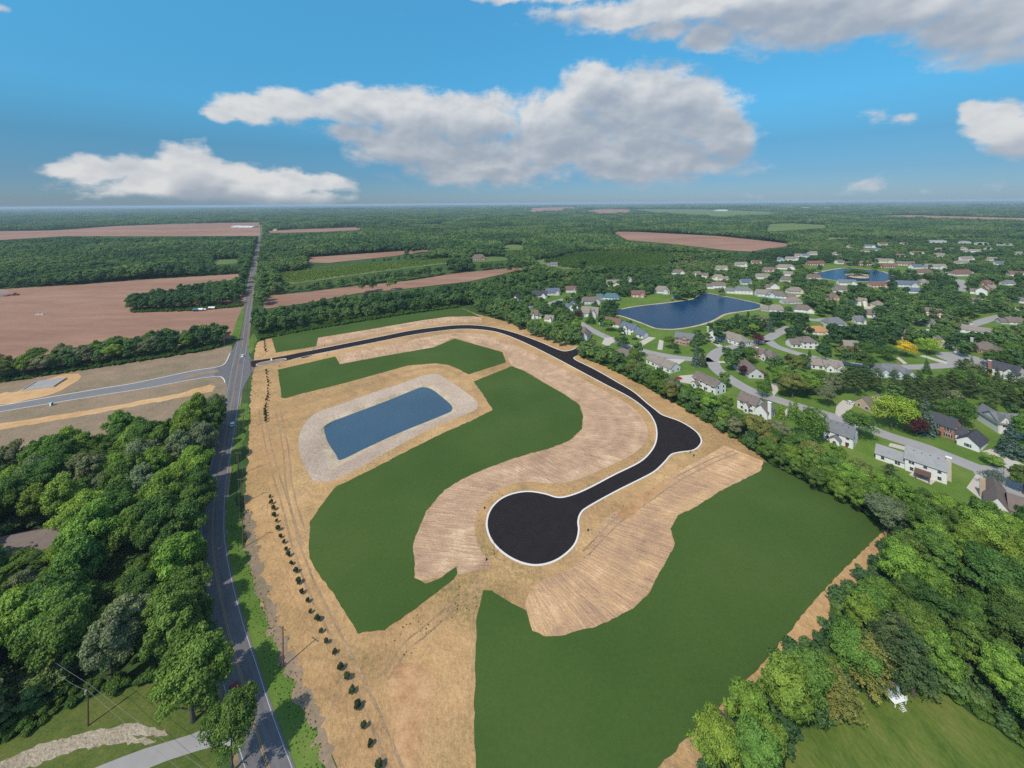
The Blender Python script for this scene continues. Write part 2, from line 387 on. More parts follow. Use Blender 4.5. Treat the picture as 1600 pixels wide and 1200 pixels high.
M['newroad'] = asphalt('grey_street_asphalt', (0.160, 0.152, 0.150), (0.225, 0.215, 0.21), False)
def water(name, col, rip, scale, spec=0.5):
    m, t, b = mat_new(name); v = coords(t)
    n = t.noise(v, 0.03, 4)
    t.l.new(t.mix(n, tuple(x * 0.8 for x in col), tuple(x * 1.25 for x in col)), b.inputs['Base Color'])
    b.inputs['Roughness'].default_value = 0.12; b.inputs['IOR'].default_value = 1.33; b.inputs['Specular IOR Level'].default_value = spec
    bump(t, b, t.math('ADD', t.noise(v, scale, 4, 0.6), t.noise(v, scale * 4, 3, 0.6)), rip, 0.12)
    return m
M['pond'] = water('pond_water', (0.040, 0.085, 0.130), 1.0, 0.8, 0.4)
M['lake'] = water('lake_water', (0.006, 0.040, 0.092), 0.5, 0.7, 0.12)
# ------------------------------------------------------------------ outlines traced from the photo (pixels)
POND = [(509, 664), (544, 649), (600, 628), (652, 607), (662, 605), (674, 608), (688, 618), (705, 633), (706, 641), (696, 647), (620, 678), (568, 702), (532, 719), (526, 712), (514, 694), (509, 682)]
BANK = [(503, 662), (540, 644), (600, 622), (652, 602), (664, 600), (678, 603), (694, 613), (710, 630), (712, 642), (698, 650), (622, 682), (570, 706), (530, 728), (515, 734), (508, 712), (501, 690)]
RIP = [(466, 690), (472, 668), (492, 646), (530, 632), (580, 614), (630, 598), (660, 587), (684, 584), (702, 595), (726, 611), (744, 626), (746, 637), (736, 644), (680, 666), (620, 698), (570, 726), (530, 747), (506, 753), (488, 750), (482, 740), (470, 716)]
SITE = [(399, 545), (402, 535), (430, 525), (520, 513), (600, 505), (720, 481), (745, 491), (775, 498), (830, 514), (870, 531), (905, 541), (912, 552), (950, 566), (1000, 593), (1040, 615), (1085, 640), (1120, 661), (1140, 675), (1172, 697), (1195, 718), (1270, 755), (1330, 790), (1388, 822), (1390, 834), (1362, 897), (1298, 968), (1238, 1045), (1172, 1137), (1118, 1210), (1090, 1260), (560, 1260), (530, 1210), (500, 1145), (475, 1092), (448, 1040), (422, 980), (400, 920), (388, 860), (382, 800), (385, 740), (389, 690), (391, 640), (393, 600)]
LOT1 = [(424, 526), (482, 517), (555, 504), (637, 492), (720, 481), (738, 489), (752, 496), (740, 494), (700, 495), (662, 500), (575, 515), (497, 527.5), (494, 541), (431, 551)]
LOT2 = [(434, 577.5), (524, 557), (531, 569), (600, 556), (677.5, 542.5), (710, 529), (785, 550), (791, 566), (732, 585), (715, 576), (700, 570), (680, 567.5), (637, 571), (540, 598), (475, 614), (446, 622), (440, 621)]
LOT3 = [(740, 596), (800, 572), (820, 580), (850, 598), (880, 615), (905, 632), (911, 650), (909, 670), (890, 688), (860, 700), (830, 708), (800, 717), (770, 728), (740, 740), (716, 752), (695, 765), (680, 782), (665, 800), (655, 825), (645, 848), (647, 875), (648, 902), (665, 912), (690, 902), (712, 886), (714, 896), (708, 905), (690, 920), (650, 950), (600, 985), (560, 989), (540, 960), (515, 920), (497, 897), (483, 872), (483, 840), (485, 814), (505, 785), (525, 760), (570, 739), (640, 702.5), (695, 675), (735, 658), (770, 640), (755, 617)]
LOT4 = [(743, 1230), (741, 1130), (742, 1050), (745, 960), (755, 922), (768, 922), (800, 942), (822, 955), (832, 985), (850, 994), (866, 995), (935, 978), (990, 950), (1015, 925), (1030, 895), (1045, 870), (1054, 850), (1048, 825), (1060, 805), (1090, 790), (1120, 770), (1150, 755), (1175, 742), (1190, 735), (1192, 720), (1260, 753), (1330, 790), (1388, 823), (1340, 868), (1280, 930), (1200, 1028), (1120, 1108), (1040, 1188), (1005, 1230)]
ROADPX = [(392, 565), (410, 562), (440, 557), (480, 549), (520, 541), (560, 533), (600, 525), (640, 517), (680, 511.5), (720, 508), (760, 510), (800, 519), (840, 533), (868, 545), (882, 549), (894, 547), (902, 544), (907, 552), (899, 557), (898, 562), (930, 578), (965, 598), (990, 613), (1010, 630), (1024, 641), (1035, 649), (1060, 658), (1078, 668), (1090, 678), (1095, 690), (1088, 700), (1078, 704), (1062, 706), (1048, 710), (1038, 721), (1022, 736), (1000, 748), (960, 768), (917, 792), (906, 802), (902, 815), (903, 830), (898, 848), (885, 863), (865, 876), (840, 882), (815, 878), (790, 865), (770, 845), (762, 822), (766, 800), (780, 783), (800, 773), (825, 769), (850, 772.5), (872, 778.5), (893, 775), (920, 764), (960, 743), (1000, 723), (1018, 706), (1026, 690), (1027, 672), (1022, 656), (1010, 640), (985, 621), (945, 600), (900, 576), (870, 560), (830, 540), (790, 523), (760, 516), (720, 514), (680, 518), (640, 524), (600, 532), (560, 540), (520, 548), (480, 556), (450, 563), (410, 570), (395, 574)]
LAKE = [(959, 487), (975, 483), (1000, 478.5), (1040, 474), (1070, 470), (1085, 467), (1092, 462), (1098, 458), (1110, 459), (1130, 463), (1160, 469), (1185, 475), (1190, 478.5), (1186, 481.5), (1175, 484), (1156, 486.5), (1131, 491), (1112, 501), (1087, 508.5), (1062, 513), (1044, 514), (1025, 512.5), (1005, 505), (980, 496), (963, 491)]
LAKE2 = [(1266, 430), (1281, 426), (1300, 422), (1319, 419.5), (1340, 420), (1356, 422), (1375, 424), (1387, 428), (1393, 432), (1387, 439), (1362, 440), (1337, 440), (1312, 439), (1285, 435)]
FIELDS = {
 'ploughed_field': [(-260, 470), (0, 452), (135, 444), (225, 437), (375, 428), (384, 470), (372, 515), (363, 529), (300, 536), (160, 560), (0, 585), (-260, 630)],
 'ploughed_field_far': [(-150, 363), (0, 361.5), (85, 360), (185, 353), (275, 350), (340, 348.5), (407, 347.5), (406, 368.5), (300, 369), (185, 369), (100, 369), (0, 375), (-150, 380)],
 'stubble_strip': [(415, 361), (462, 358.5), (562, 355), (567, 359), (500, 362.5), (418, 364)],
 'narrow_ploughed_field': [(477, 402.5), (670, 389.5), (672, 393), (607, 401), (512, 411), (480, 410)],
 'ploughed_field_behind_belt': [(412, 463), (482, 456), (550, 447.5), (640, 438.5), (712, 427), (800, 418.5), (838, 413), (836, 418), (800, 425), (732, 440), (625, 452), (560, 458), (475, 474), (412, 483)],
 'wide_ploughed_field': [(945, 361.5), (1000, 362.5), (1125, 369), (1200, 377), (1240, 382), (1222, 386), (1200, 388), (1175, 393), (1137, 391), (1050, 381), (980, 375), (968, 368)],
 'far_field': [(817, 326), (862, 324), (905, 324), (880, 329), (830, 332)],
 'far_brown_field': [(915, 329), (940, 327), (987, 327), (985, 333), (930, 334)],
 'distant_tan_field': [(1340, 338), (1420, 336), (1640, 342), (1640, 345), (1450, 341)],
}
GREENS = {
 'young_orchard': [(432, 428), (555, 414), (640, 409), (700, 404), (730, 409), (680, 414), (600, 424), (500, 438), (459, 444), (432, 440)],
 'hay_meadow': [(782, 384), (800, 382), (822, 384), (818, 390), (790, 391)],
 'green_pasture': [(1200, 350), (1240, 349), (1295, 352), (1290, 356), (1230, 360), (1196, 362)],
 'roadside_meadow': [(1282, 373), (1310, 369), (1342, 370), (1335, 373), (1290, 375)],
 'far_green_field': [(990, 327), (1100, 327), (1210, 331), (1205, 337), (1120, 338), (1030, 333)],
 'garden_meadow': [(818, 411), (850, 405), (905, 412), (920, 420), (880, 421), (850, 413)],
 'house_meadow': [(725, 403), (770, 401), (800, 403), (790, 407), (740, 410)],
 'pasture_by_road': [(330, 406), (375, 405), (380, 411), (335, 414)],
}
# ------------------------------------------------------------------ ground with a basin cut for the pond
W_RIP = [P(x, y, 0) for x, y in smooth_poly(RIP, 4)]
W_BANK = [P(x, y, -1.1) for x, y in smooth_poly(BANK, 4)]
W_POND = [P(x, y, -1.7) for x, y in smooth_poly(POND, 4)]
def ground_sheet():
    xs = [-40000, -14000, -5000, -2000, -700, 700, 2000, 5000, 14000, 40000]
    ys = [-3000, -700, -100, 700, 2000, 5000, 10000, 20000, 40000]
    vs, fs = [], []
    idx = {}
    def vid(x, y):
        if (x, y) not in idx: idx[(x, y)] = len(vs); vs.append((x, y, 0.0))
        return idx[(x, y)]
    for i in range(len(xs) - 1):
        for j in range(len(ys) - 1):
            x0, x1, y0, y1 = xs[i], xs[i + 1], ys[j], ys[j + 1]
            if x0 == -700 and y0 == -100:
                loops = [[Vector((x0, y0, 0)), Vector((x1, y0, 0)), Vector((x1, y1, 0)), Vector((x0, y1, 0))], W_RIP]
                flat = loops[0] + loops[1]
                ids = [vid(p.x, p.y) for p in flat]
                for a, b_, c in tessellate_polygon(loops):
                    A, B, C = flat[a], flat[b_], flat[c]
                    q = (ids[a], ids[b_], ids[c])
                    fs.append(q if (B - A).cross(C - A).z > 0 else (q[0], q[2], q[1]))
            else: fs.append((vid(x0, y0), vid(x1, y0), vid(x1, y1), vid(x0, y1)))
    me = bpy.data.meshes.new('ground'); me.from_pydata(vs, [], fs); me.update()
    tag(link('ground', me, M['grass']), kind='structure')
ground_sheet()
def loft(name, A, B, mat):
    """sloping ring between two outlines with the same number of points"""
    n = len(A); vs = [tuple(p) for p in A] + [tuple(p) for p in B]
    fs = [(i, (i + 1) % n, n + (i + 1) % n, n + i) for i in range(n)]
    bm = bmesh.new(); bv = [bm.verts.new(v) for v in vs]
    for f in fs: bm.faces.new([bv[i] for i in f])
    bm.normal_update()
    for f in bm.faces:
        if f.normal.z < 0: f.normal_flip()
    me = bpy.data.meshes.new(name); bm.to_mesh(me); bm.free()
    return tag(link(name, me, mat), kind='structure')
def match(A, n):
    """resample a closed outline to n points, starting at the point nearest angle 0 round its centre"""
    c = sum(A, Vector()) / len(A)
    if area_xy(A) < 0: A = A[::-1]
    k = min(range(len(A)), key=lambda i: abs(math.atan2(A[i].y - c.y, A[i].x - c.x)))
    A = A[k:] + A[:k]
    L = [0.0]
    for a, b in zip(A, A[1:] + A[:1]): L.append(L[-1] + (b - a).length)
    out = []; j = 0
    for i in range(n):
        s = L[-1] * i / n
        while L[j + 1] < s: j += 1
        out.append(A[j].lerp(A[(j + 1) % len(A)], (s - L[j]) / max(1e-6, L[j + 1] - L[j])))
    return out
a_, b_, c_ = match(W_RIP, 120), match(W_BANK, 120), match(W_POND, 120)
for i in range(120):
    j = min(range(120), key=lambda q: (b_[q].xy - a_[i].xy).length)
bw = []
for p in a_: q = min(b_, key=lambda r_: (r_.xy - p.xy).length); bw.append(q)
loft('rock_slope', a_, b_, M['rock'])
M['bankearth'] = ground_mat('bank_earth', [(0.2, (0.30, 0.225, 0.15)), (0.5, (0.45, 0.355, 0.235)), (0.8, (0.60, 0.51, 0.39))], 0.1, 0.6, 2.5, 0.3, 0.5, bstr=0.6)
loft('pond_bank', b_, c_, M['bankearth'])
wp = sum(c_, Vector()) / len(c_)
sheet_w('pond_water', [wp + (p - wp) * 1.004 for p in c_], -1.7, M['pond'])
rim = [Vector((p.x, p.y, 0)) for p in W_RIP]
# ------------------------------------------------------------------ site, lots, slopes
sheet('site_earth', SITE, 0.03, M['straw'], holes=[[wp.lerp(Vector((p.x, p.y, 0)), 1.0) for p in rim]], frayed=0.7, step=2.0)
sheet('lot_lawn', LOT1, 0.09, M['lot'], frayed=0.18, step=2)
sheet('lot_lawn', LOT2, 0.09, M['lot'], frayed=0.18, step=2)
sheet('lot_lawn', LOT3, 0.09, M['lot'], frayed=0.22, step=1.5)
sheet('lot_lawn', LOT4, 0.09, M['lot'], frayed=0.22, step=1.5)
def slope_strip(name, pairs, mat, sub=7):
    """bank between a road-side and a lawn-side outline, given as matching points"""
    def line(k):
        w = [P(*p[k]) for p in pairs]
        return [Vector((x, y, 0)) for x, y in smooth_poly([(q.x, q.y) for q in w], sub, False)]
    return strip(name, line(0), line(1), 0.06, mat, nv=6)
slope_strip('raked_slope', [((527, 554), (531, 571)), ((565, 546), (570, 562)), ((610, 537), (615, 554)), ((660, 527), (677, 544)), ((690, 523), (695, 535)), ((722, 520), (710, 528)), ((757, 523), (745, 538)), ((790, 533), (785, 549)), ((825, 549), (800, 571)), ((855, 563), (822, 580)), ((888, 580), (852, 598)), ((925, 600), (882, 616)), ((962, 620), (905, 632)), ((990, 638), (911, 645)), ((1006, 657), (911, 655)), ((1012, 675), (909, 667)), ((1007, 693), (902, 679)), ((990, 709), (888, 690)), ((955, 727), (868, 698)), ((920, 743), (845, 705)), ((890, 753), (820, 712)), ((862, 756), (795, 719)), ((835, 753), (770, 728)), ((812, 754), (745, 738)), ((790, 761), (720, 750)), ((770, 773), (698, 763)), ((752, 791), (678, 784)), ((743, 813), (662, 806)), ((743, 838), (652, 828)), ((752, 862), (645, 850)), ((768, 882), (647, 880)), ((745, 893), (652, 908))], M['slope'])
slope_strip('raked_slope', [((494, 541), (497, 528)), ((530, 534.5), (540, 521)), ((580, 524), (580, 514)), ((640, 512.5), (645, 503)), ((690, 505.5), (690, 496)), ((720, 503), (722, 494.5)), ((752, 504), (752, 496))], M['slope'])
slope_strip('raked_slope', [((820, 946), (832, 986)), ((828, 925), (866, 996)), ((846, 908), (905, 987)), ((872, 897), (950, 972)), ((900, 883), (995, 947)), ((918, 862), (1018, 918)), ((927, 842), (1034, 888)), ((936, 822), (1052, 858)), ((955, 803), (1049, 832)), ((980, 790), (1058, 806)), ((1010, 770), (1090, 790)), ((1045, 747), (1120, 770)), ((1075, 728), (1150, 755)), ((1105, 712), (1185, 738)), ((1132, 696), (1194, 721))], M['slope2'])
# clay fan and scraped tracks near the bottom
sheet('clay_patch', [(612, 1040), (640, 1036), (668, 1045), (682, 1075), (668, 1110), (655, 1150), (650, 1230), (625, 1230), (618, 1150), (608, 1090)], 0.05, M['clay'], smooth=3, frayed=0.4, step=1.0)
sheet('clay_bank', [(965, 800), (1000, 775), (1040, 748), (1052, 752), (1010, 785), (980, 812)], 0.075, M['clay'], smooth=3, frayed=0.3, step=1.0)
# wheel tracks of the graders, and the weedy old ditch line beside the road
M['track'] = ground_mat('packed_track', [(0.2, (0.215, 0.145, 0.085)), (0.5, (0.320, 0.210, 0.118)), (0.85, (0.43, 0.29, 0.165))], 0.06, 0.4, 1.4, 0.5, 0.6)
for line in ([(408, 640), (420, 700), (432, 745), (446, 790), (462, 850), (488, 920), (520, 985), (552, 1050), (585, 1120), (622, 1210)], [(434, 640), (446, 700), (452, 760), (466, 815), (480, 850)], [(600, 1060), (630, 1015), (665, 985), (705, 950), (738, 918), (752, 900)], [(915, 865), (960, 818), (1010, 782), (1060, 748), (1110, 722), (1150, 706)], [(480, 628), (540, 612), (610, 588), (680, 573), (720, 586)], [(520, 775), (580, 748), (660, 706), (740, 664)]):
    w = resample([P(x, y) for x, y in smooth_poly(line, 6, False)], 2.5)
    for off in (-1.1, 1.1):
        rr = random.Random(int(off * 10) + len(line)); l_ = offset_line(w, off + .3); r_ = offset_line(w, off - .3)
        for q in l_ + r_: q.x += rr.uniform(-.14, .14); q.y += rr.uniform(-.14, .14)
        strip('wheel_track', l_, r_, 0.062 if off > 0 else 0.066, M['track'])
sheet('weedy_band', [(383, 800), (396, 800), (402, 850), (414, 905), (434, 960), (458, 1020), (486, 1080), (514, 1150), (538, 1230), (514, 1230), (490, 1150), (464, 1085), (436, 1025), (414, 965), (394, 905), (384, 850)], 0.052, M['dirt'], frayed=1.0, step=1.2)
# ------------------------------------------------------------------ new road with kerb
wr = [P(x, y) for x, y in smooth_poly(ROADPX, 5)]
o = sheet_w('new_road', wr, 0.11, M['asphalt'])
i0 = 3 * 5; i1 = 16 * 5; i2 = 18 * 5; i3 = (len(ROADPX) - 3) * 5
ln = wr if area_xy(wr) > 0 else wr
sgn = -0.62 if area_xy(wr) > 0 else 0.62
def kerb_run(a, b): kerb('kerb', resample(wr[a:b], 1.2), sgn, 0.17, M['kerb'])
kerb_run(i0, i1); kerb_run(i2, i3)
sheet('dark_patch', [(484, 552), (488, 546), (497, 545.5), (499, 549), (492, 553), (476, 559), (470, 558)], 0.125, M['asphalt'], smooth=3)  # dark smear laid across the road and its edge
# median at the entrance
isl = [(401, 571), (405, 567.5), (425, 563.5), (443, 560.5), (446, 562.5), (430, 567), (410, 571)]
sheet('median_grass', isl, 0.19, M['dirt'], smooth=3)
wi = [P(x, y) for x, y in smooth_poly(isl, 4)]
kerb('median_kerb', wi, 0.4 if area_xy(wi) < 0 else -0.4, 0.2, M['kerb'], closed=True)
# ------------------------------------------------------------------ county road
CENT = [(460, 1330), (440, 1262), (418, 1197), (406, 1160), (395, 1125), (379, 1066), (368, 1028), (356, 985), (346, 940), (338, 900), (334, 870), (332, 845), (332.5, 815), (335, 780), (341, 740), (349, 700), (356.5, 660), (363, 623), (371, 576), (379, 534), (384.5, 495), (389, 465), (394, 435), (399, 405), (405, 375), (410.5, 347), (413, 338)]
wc = [P(x, y) for x, y in smooth_poly(CENT, 6, False)]
wc = resample(wc, 4.0)
near = [p for p in wc if p.y < 1200]
ribbon('road_shoulder', near, 9.4, 0.035, M['dirt'])
ribbon('county_road', wc, 7.6, 0.12, M['road'])
ribbon('edge_line', near, 0.15, 0.135, M['white'], 3.3)
ribbon('edge_line', near, 0.15, 0.135, M['white'], -3.3)
ribbon('centre_line', near, 0.13, 0.135, M['yellow'], 0.16)
ribbon('centre_line', near, 0.13, 0.135, M['yellow'], -0.16)
sheet('turn_lane', [(377, 529), (385, 531), (388, 545), (390, 556), (396, 565), (398, 575), (390, 588), (380, 606), (374, 625), (360, 625), (354, 600), (346, 589), (335, 588), (337, 574), (350, 570), (358, 557), (364, 545), (371, 532)], 0.10, M['road'], smooth=2)
WEST = [(-120, 655), (0, 634.5), (80, 620.5), (160, 607), (210, 599), (300, 580), (340, 573), (350, 570), (346, 589), (300, 593), (230, 606), (160, 617), (80, 630), (0, 643.5), (-120, 666)]
sheet('side_street', WEST, 0.09, M['newroad'])
ww = [P(x, y) for x, y in smooth_poly([(-120, 655), (0, 634.5), (80, 620.5), (160, 607), (210, 599), (300, 580), (338, 574), (352, 568), (360, 552)], 4, False)]
kerb('kerb', ww, 0.5, 0.15, M['kerb'])
ww = [P(x, y) for x, y in smooth_poly([(-120, 666), (0, 643.5), (80, 630), (160, 617), (230, 606), (300, 593), (340, 588), (350, 592), (352, 598)], 4, False)]
kerb('kerb', ww, -0.5, 0.15, M['kerb'])
sheet('side_street_median', [(285, 590), (310, 583), (338, 578), (341, 581), (315, 587), (290, 592)], 0.2, M['dirt'], smooth=2)
# ------------------------------------------------------------------ west of the road
sheet('dirt_lot', [(-260, 640), (0, 597), (160, 573), (325, 547), (362, 540), (366, 560), (356, 610), (348, 660), (300, 720), (0, 790), (-260, 870)], 0.025, M['dirt'], frayed=1.0)
sheet('clay_strip', [(-260, 705), (0, 662), (160, 637), (280, 615), (330, 600), (338, 604), (330, 612), (280, 622), (160, 644), (0, 672), (-260, 720)], 0.05, M['orange'], frayed=0.8)
sheet('clay_pad', [(-10, 630), (0, 615), (25, 612), (60, 598), (90, 587), (120, 584), (128, 590), (105, 605), (75, 618), (40, 625), (20, 630)], 0.05, M['orange'], smooth=3, frayed=0.8)
sheet('road_verge', [(354, 1260), (340, 1150), (345, 1110), (352, 1060), (330, 1040), (300, 900), (296, 860), (320, 790), (340, 700), (352, 640), (360, 640), (350, 720), (340, 800), (340, 900), (352, 980), (372, 1040), (395, 1120), (420, 1190), (450, 1260)], 0.028, M['grass'])
sheet('roadside_grass', [(352, 780), (368, 775), (379, 800), (381, 850), (388, 868), (398, 900), (420, 962), (438, 1015), (458, 1060), (480, 1110), (500, 1160), (520, 1230), (470, 1260), (430, 1140), (410, 1080), (390, 1020), (372, 960), (360, 900), (352, 850)], 0.045, M['lawn'], frayed=1.2, step=1.5)
sheet('roadside_grass', [(372, 640), (380, 628), (389, 632), (389, 660), (380, 690), (368, 735), (360, 740), (364, 700)], 0.045, M['lawn'], frayed=1.0, step=1.5)
sheet('roadside_grass', [(386, 550), (390, 530), (396, 520), (402, 530), (396, 545), (393, 552)], 0.045, M['lawn'])
sheet('roadside_grass', [(361, 529), (368, 505), (378, 482), (383, 478), (380, 500), (374, 530)], 0.4, M['lawn'])
sheet('corner_lawn', [(-200, 1260), (-60, 1190), (60, 1125), (120, 1100), (180, 1075), (260, 1060), (330, 1050), (345, 1110), (340, 1180), (350, 1260)], 0.03, M['olive'], frayed=0.5)
sheet('wood_floor', [(-260, 860), (0, 770), (130, 735), (250, 705), (330, 650), (346, 660), (345, 710), (320, 790), (297, 850), (297, 900), (330, 1040), (260, 1062), (170, 1078), (100, 1105), (0, 1165), (-260, 1270)], 0.035, M['floor'], frayed=0.8)
sheet('wood_clearing', [(165, 915), (172, 880), (195, 850), (215, 845), (200, 880), (195, 915), (180, 925)], 0.06, M['lawn'], smooth=3)
sheet('gravel_swale', [(-60, 1215), (0, 1191), (60, 1165), (120, 1147), (185, 1134), (207, 1131), (237, 1135), (268, 1146), (262, 1150), (232, 1150), (205, 1150), (245, 1158), (240, 1162), (182, 1161), (125, 1172), (70, 1190), (37, 1202), (-20, 1230)], 0.06, M['gravel'], frayed=0.35, step=0.8)
sheet('farm_driveway', [(120, 1215), (150, 1199), (225, 1170), (300, 1147), (337, 1128), (352, 1118), (368, 1140), (372, 1165), (340, 1165), (287, 1180), (235, 1199), (190, 1225)], 0.08, M['street'], smooth=2)
# ------------------------------------------------------------------ fields
for i, (n, px) in enumerate(FIELDS.items()):
    sheet(n, px, 0.06 if i == 0 else 0.5, M['soil'], frayed=2.0 if i == 0 else 0)
M['hay'] = ground_mat('hay_grass', [(0.2, (0.085, 0.13, 0.035)), (0.5, (0.12, 0.17, 0.05)), (0.8, (0.17, 0.20, 0.07))], 0.01, 0.05, 0.5)
for n, px in GREENS.items(): sheet(n, px, 0.4, M['hay'])
# ------------------------------------------------------------------ right-hand lawn in the bottom corner, belt floor, suburb lawns
sheet('suburb_lawn', [(905, 543), (940, 560), (1000, 590), (1090, 642), (1145, 674), (1200, 716), (1330, 788), (1392, 824), (1700, 980), (1900, 760), (1900, 500), (1700, 392), (1500, 378), (1300, 380), (1200, 398), (1120, 410), (1040, 418), (960, 430), (880, 440), (790, 448), (790, 480), (850, 515)], 0.02, M['lawn'])
sheet('wood_floor', [(1404, 838), (1362, 898), (1296, 966), (1238, 1040), (1170, 1130), (1115, 1215), (1100, 1260), (1216, 1260), (1222, 1160), (1300, 1125), (1335, 1080), (1380, 1080), (1450, 1060), (1520, 1115), (1600, 1172), (1800, 1290), (1950, 1100), (1900, 830), (1600, 812), (1500, 805), (1420, 800)], 0.035, M['floor'], frayed=0.8)
sheet('belt_floor', [(905, 556), (950, 574), (1000, 600), (1040, 622), (1090, 650), (1145, 682), (1200, 722), (1330, 794), (1392, 828), (1400, 800), (1330, 750), (1230, 695), (1140, 648), (1050, 610), (960, 568)], 0.035, M['floor'], frayed=1.0)
m = ground_mat('striped_lawn', [(0.25, (0.060, 0.106, 0.018)), (0.5, (0.104, 0.146, 0.027)), (0.8, (0.180, 0.180, 0.050))], 0.05, 0.25, 1.5, 0.35, 0.35, stretch=(0.9, 0.35, 1.0), warp=0.3)
sheet('corner_lawn_right', [(1216, 1260), (1222, 1160), (1300, 1125), (1335, 1080), (1380, 1080), (1450, 1060), (1520, 1115), (1600, 1172), (1800, 1290), (1500, 1400)], 0.05, m, frayed=0.6, step=1.5)
# ------------------------------------------------------------------ lakes of the suburb
def lake(name, px, z, bank):
    w = [P(x, y) for x, y in smooth_poly(px, 4)]
    c = sum(w, Vector()) / len(w)
    ob = offset_line(w + [w[0]], -bank if area_xy(w) > 0 else bank)[:-1]
    ob = [p for p in ob]
    sheet_w(name + '_bank', ob, z, M['bankearth'])
    sheet_w(name + '_water', w, z + 0.05, M['lake'])
lake('lake', LAKE, 0.08, 2.6)
lake('island_lake', LAKE2, 0.3, 3.5)
sheet('island_bank', [(1320, 430), (1330, 427), (1352, 428), (1358, 432), (1354, 435), (1335, 434)], 0.6, M['bankearth'], smooth=3)
# ------------------------------------------------------------------ suburb streets and drives
STREETS = [
 ([(905, 504), (925, 516), (950, 528), (975, 539), (1000, 547), (1025, 553), (1060, 559), (1090, 562), (1112, 562)], 8.5),
 ([(1235, 511), (1216, 520), (1197, 530), (1172, 537), (1148, 542), (1128, 546.5), (1115, 556), (1114, 567), (1122, 579), (1140, 592), (1160, 604), (1182, 614.5), (1206, 622), (1247, 635), (1299, 650.5), (1330, 660), (1359, 670), (1390, 682), (1440, 697.5), (1462, 706), (1512, 726), (1550, 741), (1582, 754), (1640, 775)], 8.8),
 ([(1200, 532), (1212, 541), (1235, 549), (1262, 556.5), (1292, 563), (1324, 568), (1355, 572), (1390, 573.5), (1431, 573.5), (1475, 571), (1500, 565)], 8.2),
 ([(1263, 499), (1277, 500.5), (1292, 499), (1310, 500)], 8.5),
 ([(1512, 509), (1530, 504), (1548, 498), (1575, 492)], 8.5),
 ([(1500, 437), (1502, 446), (1501, 455)], 9),
 ([(1462, 424), (1480, 425.5), (1500, 425)], 10),
 ([(1160, 419), (1172, 421), (1182, 422)], 11),
 ([(832, 477), (845, 477), (860, 474), (880, 468), (895, 465)], 8.5),
 ([(1245, 406), (1262, 407.5)], 9),
 ([(985, 447), (1005, 451)], 7),
 ([(1585, 490), (1600, 494), (1640, 500)], 8)]
for pts, wd in STREETS: ribbon('suburb_street', resample([P(x, y) for x, y in smooth_poly(pts, 6, False)], 3), wd, 0.07, M['street'])
def disc_px(name, px, py, r, z, mat):
    c = P(px, py)
    sheet_w(name, [c + Vector((math.cos(a) * r, math.sin(a) * r, 0)) for a in [i * math.tau / 40 for i in range(40)]], z, mat)
disc_px('turning_circle', 1508, 562, 15, 0.085, M['street'])
disc_px('turning_circle', 1590, 757, 12, 0.085, M['street'])
disc_px('turning_circle', 838, 478, 11, 0.085, M['street'])
DRIVES = [[(945, 528), (960, 527), (963, 531), (950, 541), (940, 537)], [(1317, 625), (1335, 630), (1332, 637), (1311, 651), (1305, 646), (1307, 634)], [(1534, 705), (1550, 701), (1600, 726), (1620, 738), (1590, 742), (1560, 722)],
 [(1391, 692), (1415, 698), (1415, 704), (1400, 700), (1388, 697)], [(1525, 741), (1510, 762), (1539, 786), (1546, 768), (1552, 750)], [(1122, 564), (1145, 564.5), (1145, 567), (1122, 567)],
 [(1205, 600), (1214, 598), (1216, 610), (1209, 619), (1206, 612)], [(1040, 560), (1072, 562), (1060, 570), (1046, 565)], [(992, 538), (1001, 542), (1025, 528), (1014, 526)], [(1027, 546), (1035, 547), (1037, 532), (1030, 531)],
 [(1097, 525), (1122, 542), (1130, 541), (1112, 530)], [(1487, 541), (1492, 540), (1502, 553), (1492, 553)], [(1436, 556), (1444, 555), (1482, 566), (1478, 569)], [(1055, 594), (1062, 587), (1085, 585), (1080, 600), (1062, 597)],
 [(1228, 652), (1226, 642), (1232, 636), (1238, 640), (1234, 652)], [(1352, 575), (1356, 582), (1375, 592), (1378, 590), (1362, 576)], [(1400, 559), (1405, 558), (1418, 568), (1412, 569)], [(1496, 499), (1522, 506), (1518, 508), (1494, 501)], [(1350, 478), (1366, 479), (1360, 483), (1350, 483)], [(1232, 460), (1252, 461), (1248, 464), (1233, 463)], [(1090, 435), (1108, 432), (1110, 434), (1092, 438)], [(1585, 480), (1600, 485), (1600, 488), (1586, 483)]]
for d in DRIVES: sheet('house_drive', d, 0.09, M['concrete'])
